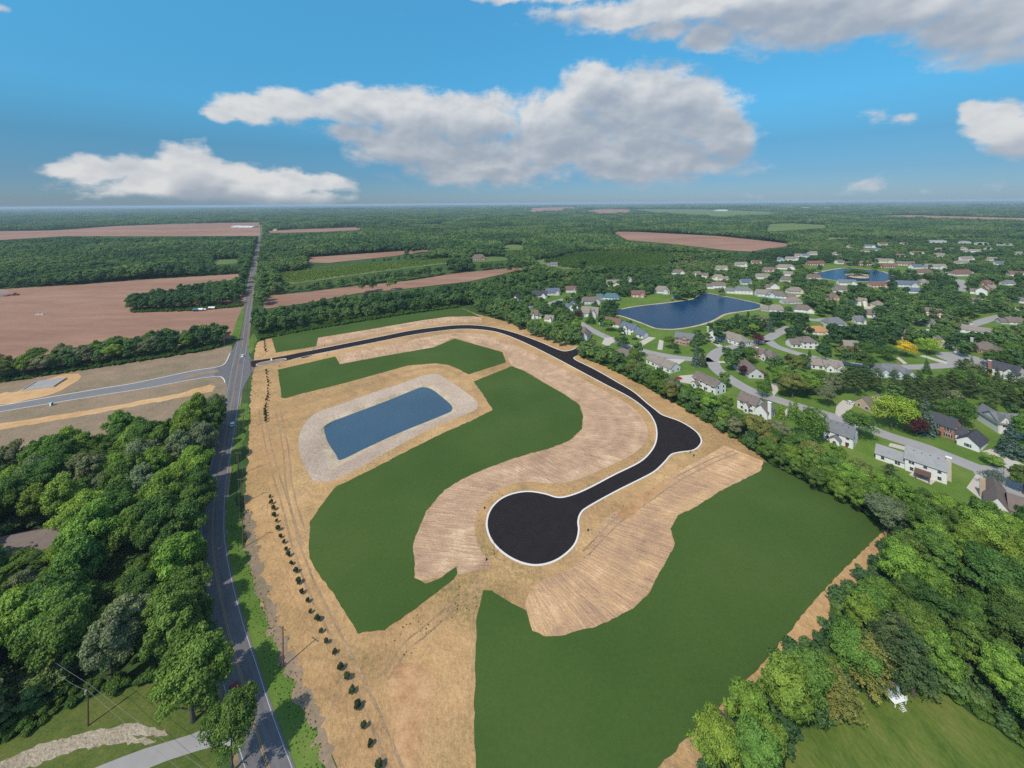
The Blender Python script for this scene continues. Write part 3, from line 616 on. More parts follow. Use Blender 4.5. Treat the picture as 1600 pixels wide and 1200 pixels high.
# ------------------------------------------------------------------ foliage
def leaf_mat(name, by_instance=None):
    """leaf colour: the tree's own tint (object colour), its clumps' tone, small leaf-to-leaf variety"""
    m, t, b = mat_new(name)
    at = t.new('ShaderNodeAttribute'); at.attribute_name = 'tone'
    oi = t.new('ShaderNodeObjectInfo')
    if by_instance:
        stand = t.noise(oi.outputs['Location'], 0.0045, 5, 0.65)          # stands of one kind of tree
        col = t.ramp(t.math('ADD', t.math('MULTIPLY', oi.outputs['Random'], 0.42), t.rng(stand, 0.39, 0.61, 0.0, 0.58)), by_instance)
    else: col = oi.outputs['Color']
    n = t.noise(t.new('ShaderNodeTexCoord').outputs['Object'], 0.5, 3)
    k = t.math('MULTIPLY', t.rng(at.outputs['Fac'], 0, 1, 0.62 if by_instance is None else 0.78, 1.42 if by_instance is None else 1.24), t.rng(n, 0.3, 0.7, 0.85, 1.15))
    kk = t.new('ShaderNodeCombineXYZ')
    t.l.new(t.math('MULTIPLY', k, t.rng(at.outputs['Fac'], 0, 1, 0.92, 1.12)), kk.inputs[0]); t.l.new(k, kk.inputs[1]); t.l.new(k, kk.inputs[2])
    c = t.vmath('MULTIPLY', col, kk.outputs[0])
    b.inputs['Roughness'].default_value = 0.65; b.inputs['Specular IOR Level'].default_value = 0.22
    t.l.new(c, b.inputs['Base Color'])
    tr = t.new('ShaderNodeBsdfTranslucent'); t.l.new(t.vmath('MULTIPLY', c, (1.25, 1.35, 0.7)), tr.inputs[0])
    mx = t.new('ShaderNodeMixShader'); mx.inputs[0].default_value = 0.30
    t.l.new(b.outputs[0], mx.inputs[1]); t.l.new(tr.outputs[0], mx.inputs[2])
    t.l.new(mx.outputs[0], t.n['Material Output'].inputs[0])
    return m
M['leaf'] = leaf_mat('tree_leaves')
M['woods'] = leaf_mat('wood_leaves', [(0.0, (0.040, 0.098, 0.042)), (0.3, (0.068, 0.140, 0.050)), (0.55, (0.108, 0.196, 0.060)), (0.75, (0.160, 0.255, 0.072)), (0.9, (0.200, 0.250, 0.100)), (1.0, (0.190, 0.205, 0.130))])
M['bush'] = leaf_mat('bush_leaves', [(0.0, (0.060, 0.130, 0.022)), (0.5, (0.088, 0.172, 0.030)), (1.0, (0.125, 0.195, 0.040))])
M['weed'] = leaf_mat('weed_leaves', [(0.0, (0.075, 0.105, 0.028)), (0.6, (0.130, 0.150, 0.040)), (1.0, (0.210, 0.195, 0.070))])
M['orchard'] = leaf_mat('orchard_leaves', [(0.0, (0.120, 0.225, 0.030)), (1.0, (0.205, 0.285, 0.045))])
M['bark'] = plain('bark', (0.085, 0.070, 0.055), 0.95, 0, 0.3, 1.5)
def leaves(cent, nrm, size, tone, mat, name, seed, aspect=0.8, jitter=0.55):
    """many small leaf-clump faces: cent (n,3), outward direction nrm (n,3)"""
    g = np.random.default_rng(seed); n = len(cent)
    nn = nrm + g.normal(0, jitter, (n, 3)); nn /= np.linalg.norm(nn, axis=1, keepdims=True) + 1e-9
    ref = g.normal(0, 1, (n, 3)); t1 = np.cross(nn, ref); t1 /= np.linalg.norm(t1, axis=1, keepdims=True) + 1e-9
    t2 = np.cross(nn, t1)
    s = (size * g.uniform(0.6, 1.35, n))[:, None] * 0.5
    fold = nn * s * 0.35
    v = np.empty((n, 4, 3))
    v[:, 0] = cent - t1 * s - fold * 0.5; v[:, 1] = cent - t2 * s * aspect + fold; v[:, 2] = cent + t1 * s - fold * 0.5; v[:, 3] = cent + t2 * s * aspect + fold
    me = bpy.data.meshes.new(name)
    me.vertices.add(n * 4); me.vertices.foreach_set('co', v.reshape(-1).astype(np.float32))
    me.loops.add(n * 4); me.loops.foreach_set('vertex_index', np.arange(n * 4, dtype=np.int32))
    me.polygons.add(n); me.polygons.foreach_set('loop_start', np.arange(0, n * 4, 4, dtype=np.int32)); me.polygons.foreach_set('loop_total', np.full(n, 4, dtype=np.int32))
    a = me.attributes.new('tone', 'FLOAT', 'POINT'); a.data.foreach_set('value', np.repeat(np.clip(tone, 0, 1), 4).astype(np.float32))
    me.update(calc_edges=True); me.materials.append(mat)
    return me
def sph(g, n):
    v = g.normal(0, 1, (n, 3)); return v / np.linalg.norm(v, axis=1, keepdims=True)
def broad_crown(seed, nl, per, size, mat, h=14.0, r=5.2, base=0.22, top=1.0, squash=1.0, spread=1.0, name='broad_crown', lob=(0.26, 0.42)):
    g = np.random.default_rng(seed); C, N, T = [], [], []
    z0, z1 = h * base, h * top; zc = (z0 + z1) / 2; rz = (z1 - z0) / 2
    dirs = sph(g, nl); dirs[:, 2] = np.where(dirs[:, 2] < -0.5, -dirs[:, 2], dirs[:, 2])
    for i in range(nl):
        rad = g.uniform(lob[0], lob[1]) * r
        k = g.uniform(0.50, 0.84) if i > nl * 0.18 else g.uniform(0.0, 0.45)
        wob = 1 + 0.18 * math.sin(3 * math.atan2(dirs[i, 1], dirs[i, 0]) + seed)
        c = np.array([dirs[i, 0] * (r - rad * 0.6) * k * 1.15 * spread * wob, dirs[i, 1] * (r - rad * 0.6) * k * 1.15 * spread * wob, zc + dirs[i, 2] * (rz - rad * 0.5) * k * 1.15])
        m = int(per * g.uniform(0.7, 1.3) * (rad / (0.34 * r)) ** 2)
        d = sph(g, m); flip = (d[:, 2] < -0.25) & (g.random(m) < 0.75); d[flip, 2] *= -1
        out = d * 0.75 + dirs[i] * 0.35
        rr = rad * g.uniform(0.62, 1.06, m)[:, None] * (1 + 0.22 * np.sin(d[:, :1] * 7 + i) * np.cos(d[:, 1:2] * 6 - i))
        p = c + d * rr * np.array([1, 1, 0.82 * squash])
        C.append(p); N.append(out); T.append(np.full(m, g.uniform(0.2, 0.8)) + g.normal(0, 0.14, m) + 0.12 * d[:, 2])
    C, N, T = map(np.concatenate, (C, N, T))
    C[:, 2] = np.maximum(C[:, 2], h * 0.10)
    return leaves(C, N, size, T, mat, name, seed + 5)
def spruce_crown(seed, per, size, mat, h=14.0, r=3.4, name='spruce_crown', taper=1.0, base=0.05):
    g = np.random.default_rng(seed); C, N, T = [], [], []
    nw = 15
    for w in range(nw):
        f = w / (nw - 1); z = h * (base + (0.97 - base) * f); rad = r * (1 - f) ** taper * g.uniform(0.88, 1.1) + 0.18
        nb = max(4, int(11 * (1 - f) + 4))
        a0 = g.uniform(0, 6.28)
        for k in range(nb):
            a = a0 + k * math.tau / nb + g.normal(0, 0.16); L = rad * g.uniform(0.72, 1.15); tone = g.uniform(0.2, 0.8)
            m = max(3, int(per * L / r))
            s = g.uniform(0.15, 1.0, m) ** 0.75
            side = g.normal(0, 0.16, m) * L * (1.1 - s * 0.7)
            p = np.stack([math.cos(a) * s * L - math.sin(a) * side, math.sin(a) * s * L + math.cos(a) * side, z + h * 0.03 - s * L * 0.30 + g.normal(0, 0.13, m)], 1)
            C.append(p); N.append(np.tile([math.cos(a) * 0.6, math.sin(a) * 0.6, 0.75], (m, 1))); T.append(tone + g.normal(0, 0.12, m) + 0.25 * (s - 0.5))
    C, N, T = map(np.concatenate, (C, N, T))
    return leaves(C, N, size, T, mat, name, seed + 3, 0.6, 0.5)
def pine_crown(seed, per, size, mat, h=16.0, r=4.6, name='pine_crown'):
    g = np.random.default_rng(seed); C, N, T = [], [], []
    nb = 58
    for k in range(nb):
        f = (k + g.uniform(0, 1)) / nb; z = h * (0.22 + 0.76 * f); prof = (1 - f) ** 0.55 * (0.65 + 0.35 * min(1, f / 0.2))
        a = k * 2.399 + g.normal(0, 0.3); L = r * prof * g.uniform(0.65, 1.12) + 0.3; tone = g.uniform(0.2, 0.8)
        m = max(6, int(per * L / r)); s = g.uniform(0.25, 1.0, m)
        p = np.stack([math.cos(a) * s * L, math.sin(a) * s * L, z + s * L * 0.12 + 0 * s], 1) + g.normal(0, 0.42, (m, 3)) * np.array([1, 1, 0.5]) * (0.5 + 0.5 * L / r)
        C.append(p); N.append(np.tile([math.cos(a) * 0.45, math.sin(a) * 0.45, 0.85], (m, 1))); T.append(tone + g.normal(0, 0.12, m))
    C, N, T = map(np.concatenate, (C, N, T))
    return leaves(C, N, size, T, mat, name, seed + 3, 0.5, 0.6)
def tube(bm, a, b, ra, rb, n=7):
    d = (b - a).normalized(); x = d.orthogonal().normalized(); y = d.cross(x)
    A = [bm.verts.new(a + (x * math.cos(i * math.tau / n) + y * math.sin(i * math.tau / n)) * ra) for i in range(n)]
    B = [bm.verts.new(b + (x * math.cos(i * math.tau / n) + y * math.sin(i * math.tau / n)) * rb) for i in range(n)]
    for i in range(n): bm.faces.new((A[i], A[(i + 1) % n], B[(i + 1) % n], B[i]))
    bm.faces.new(B); bm.faces.new(A[::-1])
def trunk_mesh(seed, h, r, limbs=7, top=0.75, reach=3.2):
    g = random.Random(seed); bm = bmesh.new()
    p = Vector((0, 0, -0.1)); rad = r; pts = [p]
    for k in range(5):
        q = p + Vector((g.uniform(-.18, .18), g.uniform(-.18, .18), h * top / 5)); r2 = rad * 0.74
        tube(bm, p, q, rad if k else rad * 1.3, r2); p, rad = q, r2; pts.append(q)
    for k in range(limbs):
        i = g.randrange(1, 5); s = pts[i]; a = k * 2.4 + g.random(); L = reach * g.uniform(.6, 1.05)
        m = s + Vector((math.cos(a) * L * .5, math.sin(a) * L * .5, L * .45)); e = s + Vector((math.cos(a) * L, math.sin(a) * L, L * g.uniform(.6, 1.1)))
        tube(bm, s, m, r * .42, r * .28, 5); tube(bm, m, e, r * .28, r * .1, 5)
    me = bpy.data.meshes.new('trunk'); bm.to_mesh(me); bm.free(); me.materials.append(M['bark'])
    return me
CROWN = {}
for k, (hh, rr, bs, nl, sq) in enumerate([(14, 5.2, .18, 30, 1), (14, 4.4, .15, 28, 1.1), (14, 6.0, .25, 34, .9), (14, 5.0, .20, 24, 1), (14, 5.6, .16, 38, 1)]):
    CROWN['broad%d' % k] = broad_crown(20 + k, int(nl * 2.0), 640, 0.37, M['leaf'], hh, rr, bs, 1.0, sq, lob=(.15, .34))
    CROWN['mid%d' % k] = broad_crown(20 + k, int(nl * 1.6), 130, 0.8, M['leaf'], hh, rr, bs, 1.0, sq, lob=(.18, .36))
for k in range(3): CROWN['round%d' % k] = broad_crown(60 + k, 46, 200, 0.46, M['leaf'], 14, 6.4, .12, 1.0, 1, 1.0, lob=(.22, .32))
for k in range(2):
    CROWN['spruce%d' % k] = spruce_crown(80 + k, 40, 0.50, M['leaf'])
    CROWN['pine%d' % k] = pine_crown(90 + k, 170, 0.42, M['leaf'])
CROWN['column'] = spruce_crown(85, 20, 0.6, M['leaf'], 14, 2.2, taper=0.45)
TRUNK = {'broad': trunk_mesh(1, 14, .34), 'round': trunk_mesh(2, 14, .30, 6, .6), 'spruce': trunk_mesh(3, 14, .22, 0, .9), 'pine': trunk_mesh(4, 16, .28, 5, .92, 2), 'column': trunk_mesh(5, 14, .15, 0, .8), 'mid': trunk_mesh(6, 14, .34, 4)}
BASE = {'broad': (14, 10.4), 'mid': (14, 10.4), 'round': (14, 12.2), 'spruce': (14, 6.8), 'pine': (16, 9.2), 'column': (14, 4.4)}
NAMES = {'broad': 'broadleaf_tree', 'mid': 'broadleaf_tree', 'round': 'broadleaf_tree', 'spruce': 'spruce_tree', 'pine': 'pine_tree', 'column': 'columnar_evergreen'}
GREEN = {'dark': (0.086, 0.170, 0.038), 'green': (0.127, 0.224, 0.043), 'fresh': (0.187, 0.301, 0.049), 'lime': (0.265, 0.369, 0.048), 'olive': (0.180, 0.210, 0.056), 'grey': (0.194, 0.239, 0.119), 'yellow': (0.710, 0.546, 0.046), 'purple': (0.097, 0.030, 0.037), 'blue': (0.121, 0.180, 0.146), 'pine': (0.094, 0.141, 0.049), 'brown': (0.202, 0.171, 0.064)}
def tree(kind, pos, h, w, colour, label, group=None, variant=None, cat='tree', jit=0.12):
    """one tree: an Empty at its foot, trunk and crown under it; copies share the meshes"""
    vs_ = sorted(k for k in CROWN if k.rstrip('0123456789') == kind)
    key = vs_[variant % len(vs_)] if variant is not None else random.choice(vs_)
    bh, bw = BASE[kind]
    root = empty(NAMES[kind], pos, random.uniform(0, math.tau))
    root.scale = (w / bw, w / bw, h / bh)
    tag(root, label, cat, group)
    c = link('crown', CROWN[key], None, root)
    k = [random.uniform(1 - jit, 1 + jit), 1.0, random.uniform(.92, 1.05)]; s = random.uniform(0.84, 1.16)
    c.color = tuple(x * s * y for x, y in zip(GREEN[colour], k)) + (1,)
    link('trunk', TRUNK[kind], None, root)
    return root
# ------------------------------------------------------------------ where trees may not hide what the photo shows
def inside(poly, x, y):
    poly = np.asarray(poly, float); x = np.asarray(x, float); y = np.asarray(y, float)
    r = np.zeros(x.shape, bool); j = len(poly) - 1
    for i in range(len(poly)):
        xi, yi = poly[i]; xj, yj = poly[j]
        c = ((yi > y) != (yj > y)) & (x < (xj - xi) * (y - yi) / ((yj - yi) if yj != yi else 1e-9) + xi)
        r ^= c; j = i
    return r
ROADCLEAR = [(404, 377), (409, 346), (414, 346), (412, 372), (409, 385)]
CLEAR_FAR = list(FIELDS.values()) + list(GREENS.values()) + [ROADCLEAR]
SUBURB = [(905, 548), (850, 515), (790, 482), (795, 455), (850, 442), (960, 430), (1040, 416), (1140, 403), (1200, 394), (1300, 380), (1345, 374), (1600, 374), (1900, 390), (1900, 1300), (1000, 1300), (1090, 645)]
SITE_ALL = [(380, 480), (700, 470), (760, 470), (905, 520), (1400, 800), (1400, 1300), (300, 1300), (330, 640)]
LEFT_ALL = [(-400, 555), (0, 560), (365, 520), (400, 600), (400, 1300), (-900, 1300)]
THICKET = [(850, 412), (900, 397), (960, 395), (1080, 398), (1110, 402), (1060, 412), (1000, 424), (940, 426), (880, 418)]
def candidates(z0, z1, step):
    ys = np.arange(z0, z1, step); out = []
    for y in ys:
        lim = 1.36 * y + 40
        xs = np.arange(-lim, lim, step)
        out.append(np.stack([xs + RNG.uniform(-.45, .45, len(xs)) * step, y + RNG.uniform(-.45, .45, len(xs)) * step], 1))
    return np.concatenate(out)
def keep_far(p, hgt, near=True):
    bx, by = proj(p[:, 0], p[:, 1], 0); tx, ty = proj(p[:, 0], p[:, 1], hgt); mx, my = proj(p[:, 0], p[:, 1], hgt * 0.55)
    bad = np.zeros(len(p), bool)
    for c in CLEAR_FAR: bad |= inside(c, bx, by) | inside(c, tx, ty) | inside(c, mx, my)
    if near:
        for c in (SUBURB, SITE_ALL, LEFT_ALL, THICKET): bad |= inside(c, bx, by)
    rx = np.interp(by, [q[1] for q in CENT[::-1]], [q[0] for q in CENT[::-1]])
    bad |= (np.abs(bx - rx) * np.maximum(by - 317, 3) ** -1 * H < 10)
    return ~bad
def make_points(name, pts, scl, rot, pick, protos, mat=None, kind='stuff'):
    """one object for foliage nobody would count: points that carry copies of a few crowns (geometry nodes)"""
    n = len(pts); me = bpy.data.meshes.new(name)
    me.vertices.add(n); me.vertices.foreach_set('co', np.asarray(pts, np.float32).reshape(-1))
    for an, ty, arr in (('scl', 'FLOAT_VECTOR', scl), ('rot', 'FLOAT', rot), ('pick', 'INT', pick)):
        a = me.attributes.new(an, ty, 'POINT')
        a.data.foreach_set('vector' if ty == 'FLOAT_VECTOR' else 'value', np.asarray(arr, np.float32 if ty != 'INT' else np.int32).reshape(-1))
    me.update(); o = link(name, me); o['kind'] = kind
    ng = bpy.data.node_groups.new(name, 'GeometryNodeTree')
    ng.interface.new_socket('Geometry', in_out='INPUT', socket_type='NodeSocketGeometry'); ng.interface.new_socket('Geometry', in_out='OUTPUT', socket_type='NodeSocketGeometry')
    N = ng.nodes; L = ng.links
    gi = N.new('NodeGroupInput'); go = N.new('NodeGroupOutput'); iop = N.new('GeometryNodeInstanceOnPoints'); jn = N.new('GeometryNodeJoinGeometry')
    for p in reversed(protos):
        oi = N.new('GeometryNodeObjectInfo'); oi.inputs['Object'].default_value = p; oi.inputs['As Instance'].default_value = True; oi.transform_space = 'ORIGINAL'
        L.new(oi.outputs['Geometry'], jn.inputs[0])
    L.new(gi.outputs[0], iop.inputs['Points']); L.new(jn.outputs[0], iop.inputs['Instance'])
    iop.inputs['Pick Instance'].default_value = True
    def na(nm, ty):
        nd = N.new('GeometryNodeInputNamedAttribute'); nd.data_type = ty; nd.inputs[0].default_value = nm
        return next(s for s in nd.outputs if s.enabled and s.name == 'Attribute')
    L.new(na('scl', 'FLOAT_VECTOR'), iop.inputs['Scale']); L.new(na('pick', 'INT'), iop.inputs['Instance Index'])
    cx = N.new('ShaderNodeCombineXYZ'); L.new(na('rot', 'FLOAT'), cx.inputs[2])
    er = N.new('FunctionNodeEulerToRotation'); L.new(cx.outputs[0], er.inputs[0]); L.new(er.outputs[0], iop.inputs['Rotation'])
    L.new(iop.outputs[0], go.inputs[0])
    md = o.modifiers.new('copies', 'NODES'); md.node_group = ng
    return o
def proto(name, me): return bpy.data.objects.new(name, me)      # geometry only, never linked: the source of the copies
WOODP = [proto('wood_crown', broad_crown(200 + k, 22, 42, 1.25, M['woods'], 14, rr, .10, 1, 1, 1.0, 'wood_crown')) for k, rr in enumerate((5.2, 4.6, 5.8, 5.0))]
FARP = [proto('far_crown', broad_crown(220 + k, 11, 22, 2.3, M['woods'], 14, 6.2, .12, 1, 1, 1.0, 'far_crown', (.4, .6))) for k in range(3)]
def grove_mesh(seed, size=46.0, n=26):
    g = np.random.default_rng(seed); C, N, T = [], [], []
    for k in range(n):
        c = np.array([g.uniform(-size / 2, size / 2), g.uniform(-size / 2, size / 2), 0]); hh = g.uniform(11, 18); rr = g.uniform(4.2, 6.5); tone = g.uniform(.1, .9)
        m = 46; d = sph(g, m); d[:, 2] = np.abs(d[:, 2]) * 1.0 - 0.25
        C.append(c + np.array([0, 0, hh - rr]) + d * rr * g.uniform(.8, 1.1, m)[:, None] * np.array([1, 1, 1.05])); N.append(d); T.append(np.full(m, tone) + g.normal(0, .1, m))
    return leaves(np.concatenate(C), np.concatenate(N), 3.6, np.concatenate(T), M['woods'], 'grove', seed, 0.9, 0.5)
GROVEP = [proto('grove', grove_mesh(300 + k)) for k in range(3)]
def lowfreq(p, s, seed):
    g = np.random.default_rng(seed); v = np.zeros(len(p))
    for k in range(14):
        a = g.uniform(0, 6.28); f = s * g.uniform(.5, 2.2); v += np.sin((p[:, 0] * math.cos(a) + p[:, 1] * math.sin(a)) * f + g.uniform(0, 6.28))
    return v / math.sqrt(7)          # about unit spread
# mid-distance woods, tree by tree
p = candidates(330, 950, 7.6); hg = RNG.uniform(11, 17, len(p)) * np.clip(1 + .14 * lowfreq(p, .03, 8), .6, 1.4); k = keep_far(p, hg); p, hg = p[k], hg[k]
sx = hg / 14 * RNG.uniform(.88, 1.2, len(p))
make_points('distant_woods', np.c_[p, np.zeros(len(p))], np.c_[sx, sx, hg / 14], RNG.uniform(0, 6.28, len(p)), RNG.integers(0, 4, len(p)), WOODP)
p = candidates(950, 1900, 9.2); hg = RNG.uniform(11, 18, len(p)) * np.clip(1 + .16 * lowfreq(p, .02, 9), .6, 1.45); k = keep_far(p, hg); p, hg = p[k], hg[k]
sx = hg / 14 * RNG.uniform(.9, 1.15, len(p))
make_points('distant_woods', np.c_[p, np.zeros(len(p))], np.c_[sx, sx, hg / 14], RNG.uniform(0, 6.28, len(p)), RNG.integers(0, 3, len(p)), FARP)
p = candidates(1900, 6000, 42); lf = lowfreq(p, .011, 3); k = keep_far(p, np.full(len(p), 13.0)) & (lf > -1.35); p, lf = p[k], lf[k]; n = len(p)
make_points('far_woods', np.c_[p, np.zeros(n)], np.c_[np.full((n, 2), 1.0), np.clip(1.0 + .22 * lf, .6, 1.6) * RNG.uniform(.85, 1.2, n)], RNG.integers(0, 4, n) * 1.5708, RNG.integers(0, 3, n), GROVEP)
p = candidates(6000, 24000, 150); lf = lowfreq(p, .0022, 5); k = keep_far(p, np.full(len(p), 14.0)) & (lf > -1.1); p, lf = p[k], lf[k]; n = len(p)
make_points('far_woods', np.c_[p, np.zeros(n)], np.c_[np.full((n, 2), 3.4), np.clip(1.4 + .5 * lf, .6, 2.8) * RNG.uniform(.9, 1.3, n)], RNG.integers(0, 4, n) * 1.5708, RNG.integers(0, 3, n), GROVEP)
# rows of young trees in the bright field
p = candidates(520, 1150, 4.2); bx, by = proj(p[:, 0], p[:, 1], 0)
k = inside([(440, 428), (555, 415), (640, 410), (700, 405), (725, 409), (680, 413), (600, 423), (500, 437), (459, 443), (436, 440)], bx, by); p = p[k]; n = len(p); s = RNG.uniform(.22, .34, n)
OR = [proto('young_tree', broad_crown(240, 12, 22, 2.6, M['orchard'], 14, 5.5, .05, 1, 1, 1, 'young_tree'))]
make_points('orchard_bushes', np.c_[p, np.zeros(n)], np.c_[s, s, s], RNG.uniform(0, 6.28, n), np.zeros(n), OR)
p = candidates(560, 1000, 5.5); bx, by = proj(p[:, 0], p[:, 1], 0)
k = inside([(850, 410), (900, 396), (960, 394), (1080, 397), (1110, 402), (1060, 412), (1000, 424), (940, 426), (880, 418)], bx, by); p = p[k]; n = len(p); s = RNG.uniform(.35, .55, n)
make_points('thicket_bushes', np.c_[p, np.zeros(n)], np.c_[s, s, s], RNG.uniform(0, 6.28, n), np.zeros(n), [proto('thicket_bush', broad_crown(241, 14, 26, 2.0, M['bush'], 14, 5.5, .05, 1, 1, 1, 'thicket_bush'))])
# ------------------------------------------------------------------ houses
def roof_mat(name, c):
    m, t, b = mat_new(name); v = coords(t)
    n = t.noise(v, 0.5, 4, 0.6); fn = t.noise(t.vmath('MULTIPLY', v, (1, 1, 2.2)), 3.0, 3, 0.7)
    f = t.math('ADD', t.math('MULTIPLY', n, 0.5), t.math('MULTIPLY', fn, 0.5))
    t.l.new(t.ramp(f, [(0.25, tuple(x * .72 for x in c)), (0.5, c), (0.8, tuple(x * 1.3 for x in c))]), b.inputs['Base Color'])
    b.inputs['Roughness'].default_value = 0.9; b.inputs['Specular IOR Level'].default_value = 0.15
    bump(t, b, fn, 0.3, 0.08); return m
RM = {'grey': roof_mat('grey_shingles', (0.155, 0.160, 0.168)), 'light': roof_mat('light_grey_shingles', (0.255, 0.255, 0.255)), 'dark': roof_mat('charcoal_shingles', (0.062, 0.064, 0.074)), 'brown': roof_mat('brown_shingles', (0.165, 0.132, 0.115)),
      'tan': roof_mat('tan_shingles', (0.235, 0.200, 0.172)), 'red': roof_mat('red_brown_shingles', (0.175, 0.100, 0.082)), 'orange': roof_mat('orange_shingles', (0.40, 0.215, 0.105)), 'blue': roof_mat('blue_grey_shingles', (0.115, 0.135, 0.175)), 'teal': roof_mat('teal_roofing', (0.075, 0.145, 0.165)), 'metal': roof_mat('white_metal_roofing', (0.60, 0.62, 0.64))}
def siding(name, c):
    m, t, b = mat_new(name); v = coords(t)
    w = t.new('ShaderNodeTexWave'); w.bands_direction = 'Z'; w.inputs['Scale'].default_value = 1.6; t.l.new(v, w.inputs['Vector'])
    f = t.math('ADD', t.math('MULTIPLY', w.outputs[1], 0.35), t.math('MULTIPLY', t.noise(v, 0.8, 4), 0.65))
    t.l.new(t.mix(f, tuple(x * .86 for x in c), tuple(min(.85, x * 1.08) for x in c)), b.inputs['Base Color']); b.inputs['Roughness'].default_value = 0.7; return m
def brick(name, c):
    m, t, b = mat_new(name); v = coords(t)
    n = t.noise(t.vmath('MULTIPLY', v, (1, 1, 3)), 2.5, 4, 0.7)
    t.l.new(t.ramp(n, [(0.3, tuple(x * .7 for x in c)), (0.55, c), (0.75, tuple(min(.8, x * 1.35) for x in c))]), b.inputs['Base Color']); b.inputs['Roughness'].default_value = 0.9; return m
WM = {'white': siding('white_siding', (0.67, 0.665, 0.64)), 'cream': siding('cream_siding', (0.62, 0.56, 0.46)), 'pale': siding('pale_grey_siding', (0.52, 0.53, 0.53)), 'sky': siding('pale_blue_siding', (0.42, 0.52, 0.60)), 'brick': brick('red_brick', (0.33, 0.165, 0.115)), 'tanbrick': brick('tan_brick', (0.44, 0.33, 0.235)), 'stone': brick('pale_stone', (0.50, 0.43, 0.34)), 'pink': brick('pink_brick', (0.45, 0.27, 0.21))}
M['trim'] = plain('white_trim', (0.74, 0.74, 0.73), 0.6, 0, 0.06)
m, t, b = mat_new('window_glass'); b.inputs['Base Color'].default_value = (0.025, 0.032, 0.042, 1); b.inputs['Roughness'].default_value = 0.12; M['glass'] = m
M['door'] = plain('dark_red_door', (0.12, 0.035, 0.03), 0.5); M['garage'] = plain('white_garage_door', (0.68, 0.68, 0.66), 0.6, 0, 0.06)
M['wood'] = plain('brown_stained_wood', (0.135, 0.075, 0.055), 0.8); M['deck'] = plain('weathered_deck', (0.34, 0.26, 0.19), 0.85)
def quad_box(bm, x0, x1, y0, y1, z0, z1):
    v = [bm.verts.new(p) for p in ((x0, y0, z0), (x1, y0, z0), (x1, y1, z0), (x0, y1, z0), (x0, y0, z1), (x1, y0, z1), (x1, y1, z1), (x0, y1, z1))]
    for f in ((0, 3, 2, 1), (4, 5, 6, 7), (0, 1, 5, 4), (1, 2, 6, 5), (2, 3, 7, 6), (3, 0, 4, 7)): bm.faces.new([v[i] for i in f])
def to_mesh(bm, name, mat):
    bmesh.ops.recalc_face_normals(bm, faces=bm.faces)
    me = bpy.data.meshes.new(name); bm.to_mesh(me); bm.free(); me.materials.append(mat); return me
def walls_block(bm, x0, x1, y0, y1, eave, rise, axis, hip):
    """box with gables: axis 'x' = ridge runs along x"""
    V = lambda *p: bm.verts.new(p)
    a = [V(x0, y0, -.3), V(x1, y0, -.3), V(x1, y1, -.3), V(x0, y1, -.3)]; b_ = [V(x0, y0, eave), V(x1, y0, eave), V(x1, y1, eave), V(x0, y1, eave)]
    for i in range(4): bm.faces.new((a[i], a[(i + 1) % 4], b_[(i + 1) % 4], b_[i]))
    bm.faces.new(a[::-1])
    if hip: return
    k = rise * 0.97
    if axis == 'x':
        r0, r1 = V(x0, (y0 + y1) / 2, eave + k), V(x1, (y0 + y1) / 2, eave + k)
        bm.faces.new((b_[3], b_[0], r0)); bm.faces.new((b_[1], b_[2], r1))
    else:
        r0, r1 = V((x0 + x1) / 2, y0, eave + k), V((x0 + x1) / 2, y1, eave + k)
        bm.faces.new((b_[0], b_[1], r0)); bm.faces.new((b_[2], b_[3], r1))
def roof_block(bm, x0, x1, y0, y1, eave, rise, axis, hip, ov=0.45, th=0.16):
    if axis == 'y': tr = lambda x, y, z: (y, x, z); u0, u1, w0, w1 = y0, y1, x0, x1
    else: tr = lambda x, y, z: (x, y, z); u0, u1, w0, w1 = x0, x1, y0, y1
    half = (w1 - w0) / 2; sl = rise / half; zb = eave - ov * sl; wm = (w0 + w1) / 2
    U0, U1, W0, W1 = u0 - ov * .7, u1 + ov * .7, w0 - ov, w1 + ov
    ins = min((u1 - u0) * .42, half * .95) if hip else 0.0
    zt = eave + rise
    top = {'a': (U0, W0, zb), 'b': (U1, W0, zb), 'c': (U1, W1, zb), 'd': (U0, W1, zb), 'e': (U0 + ins, wm, zt), 'f': (U1 - ins, wm, zt)}
    vt = {k: bm.verts.new(tr(p[0], p[1], p[2] + th)) for k, p in top.items()}; vb = {k: bm.verts.new(tr(*p)) for k, p in top.items()}
    faces = ['abfe', 'cdef'] + (['dae', 'bcf'] if hip else [])
    for f in faces: bm.faces.new([vt[k] for k in f]); bm.faces.new([vb[k] for k in f[::-1]])
    edges = ['ab', 'bc', 'cd', 'da'] if hip else ['ab', 'cd', 'bf', 'fc', 'de', 'ea']
    for p, q in edges: bm.faces.new((vb[p], vb[q], vt[q], vt[p]))
WINC = {}
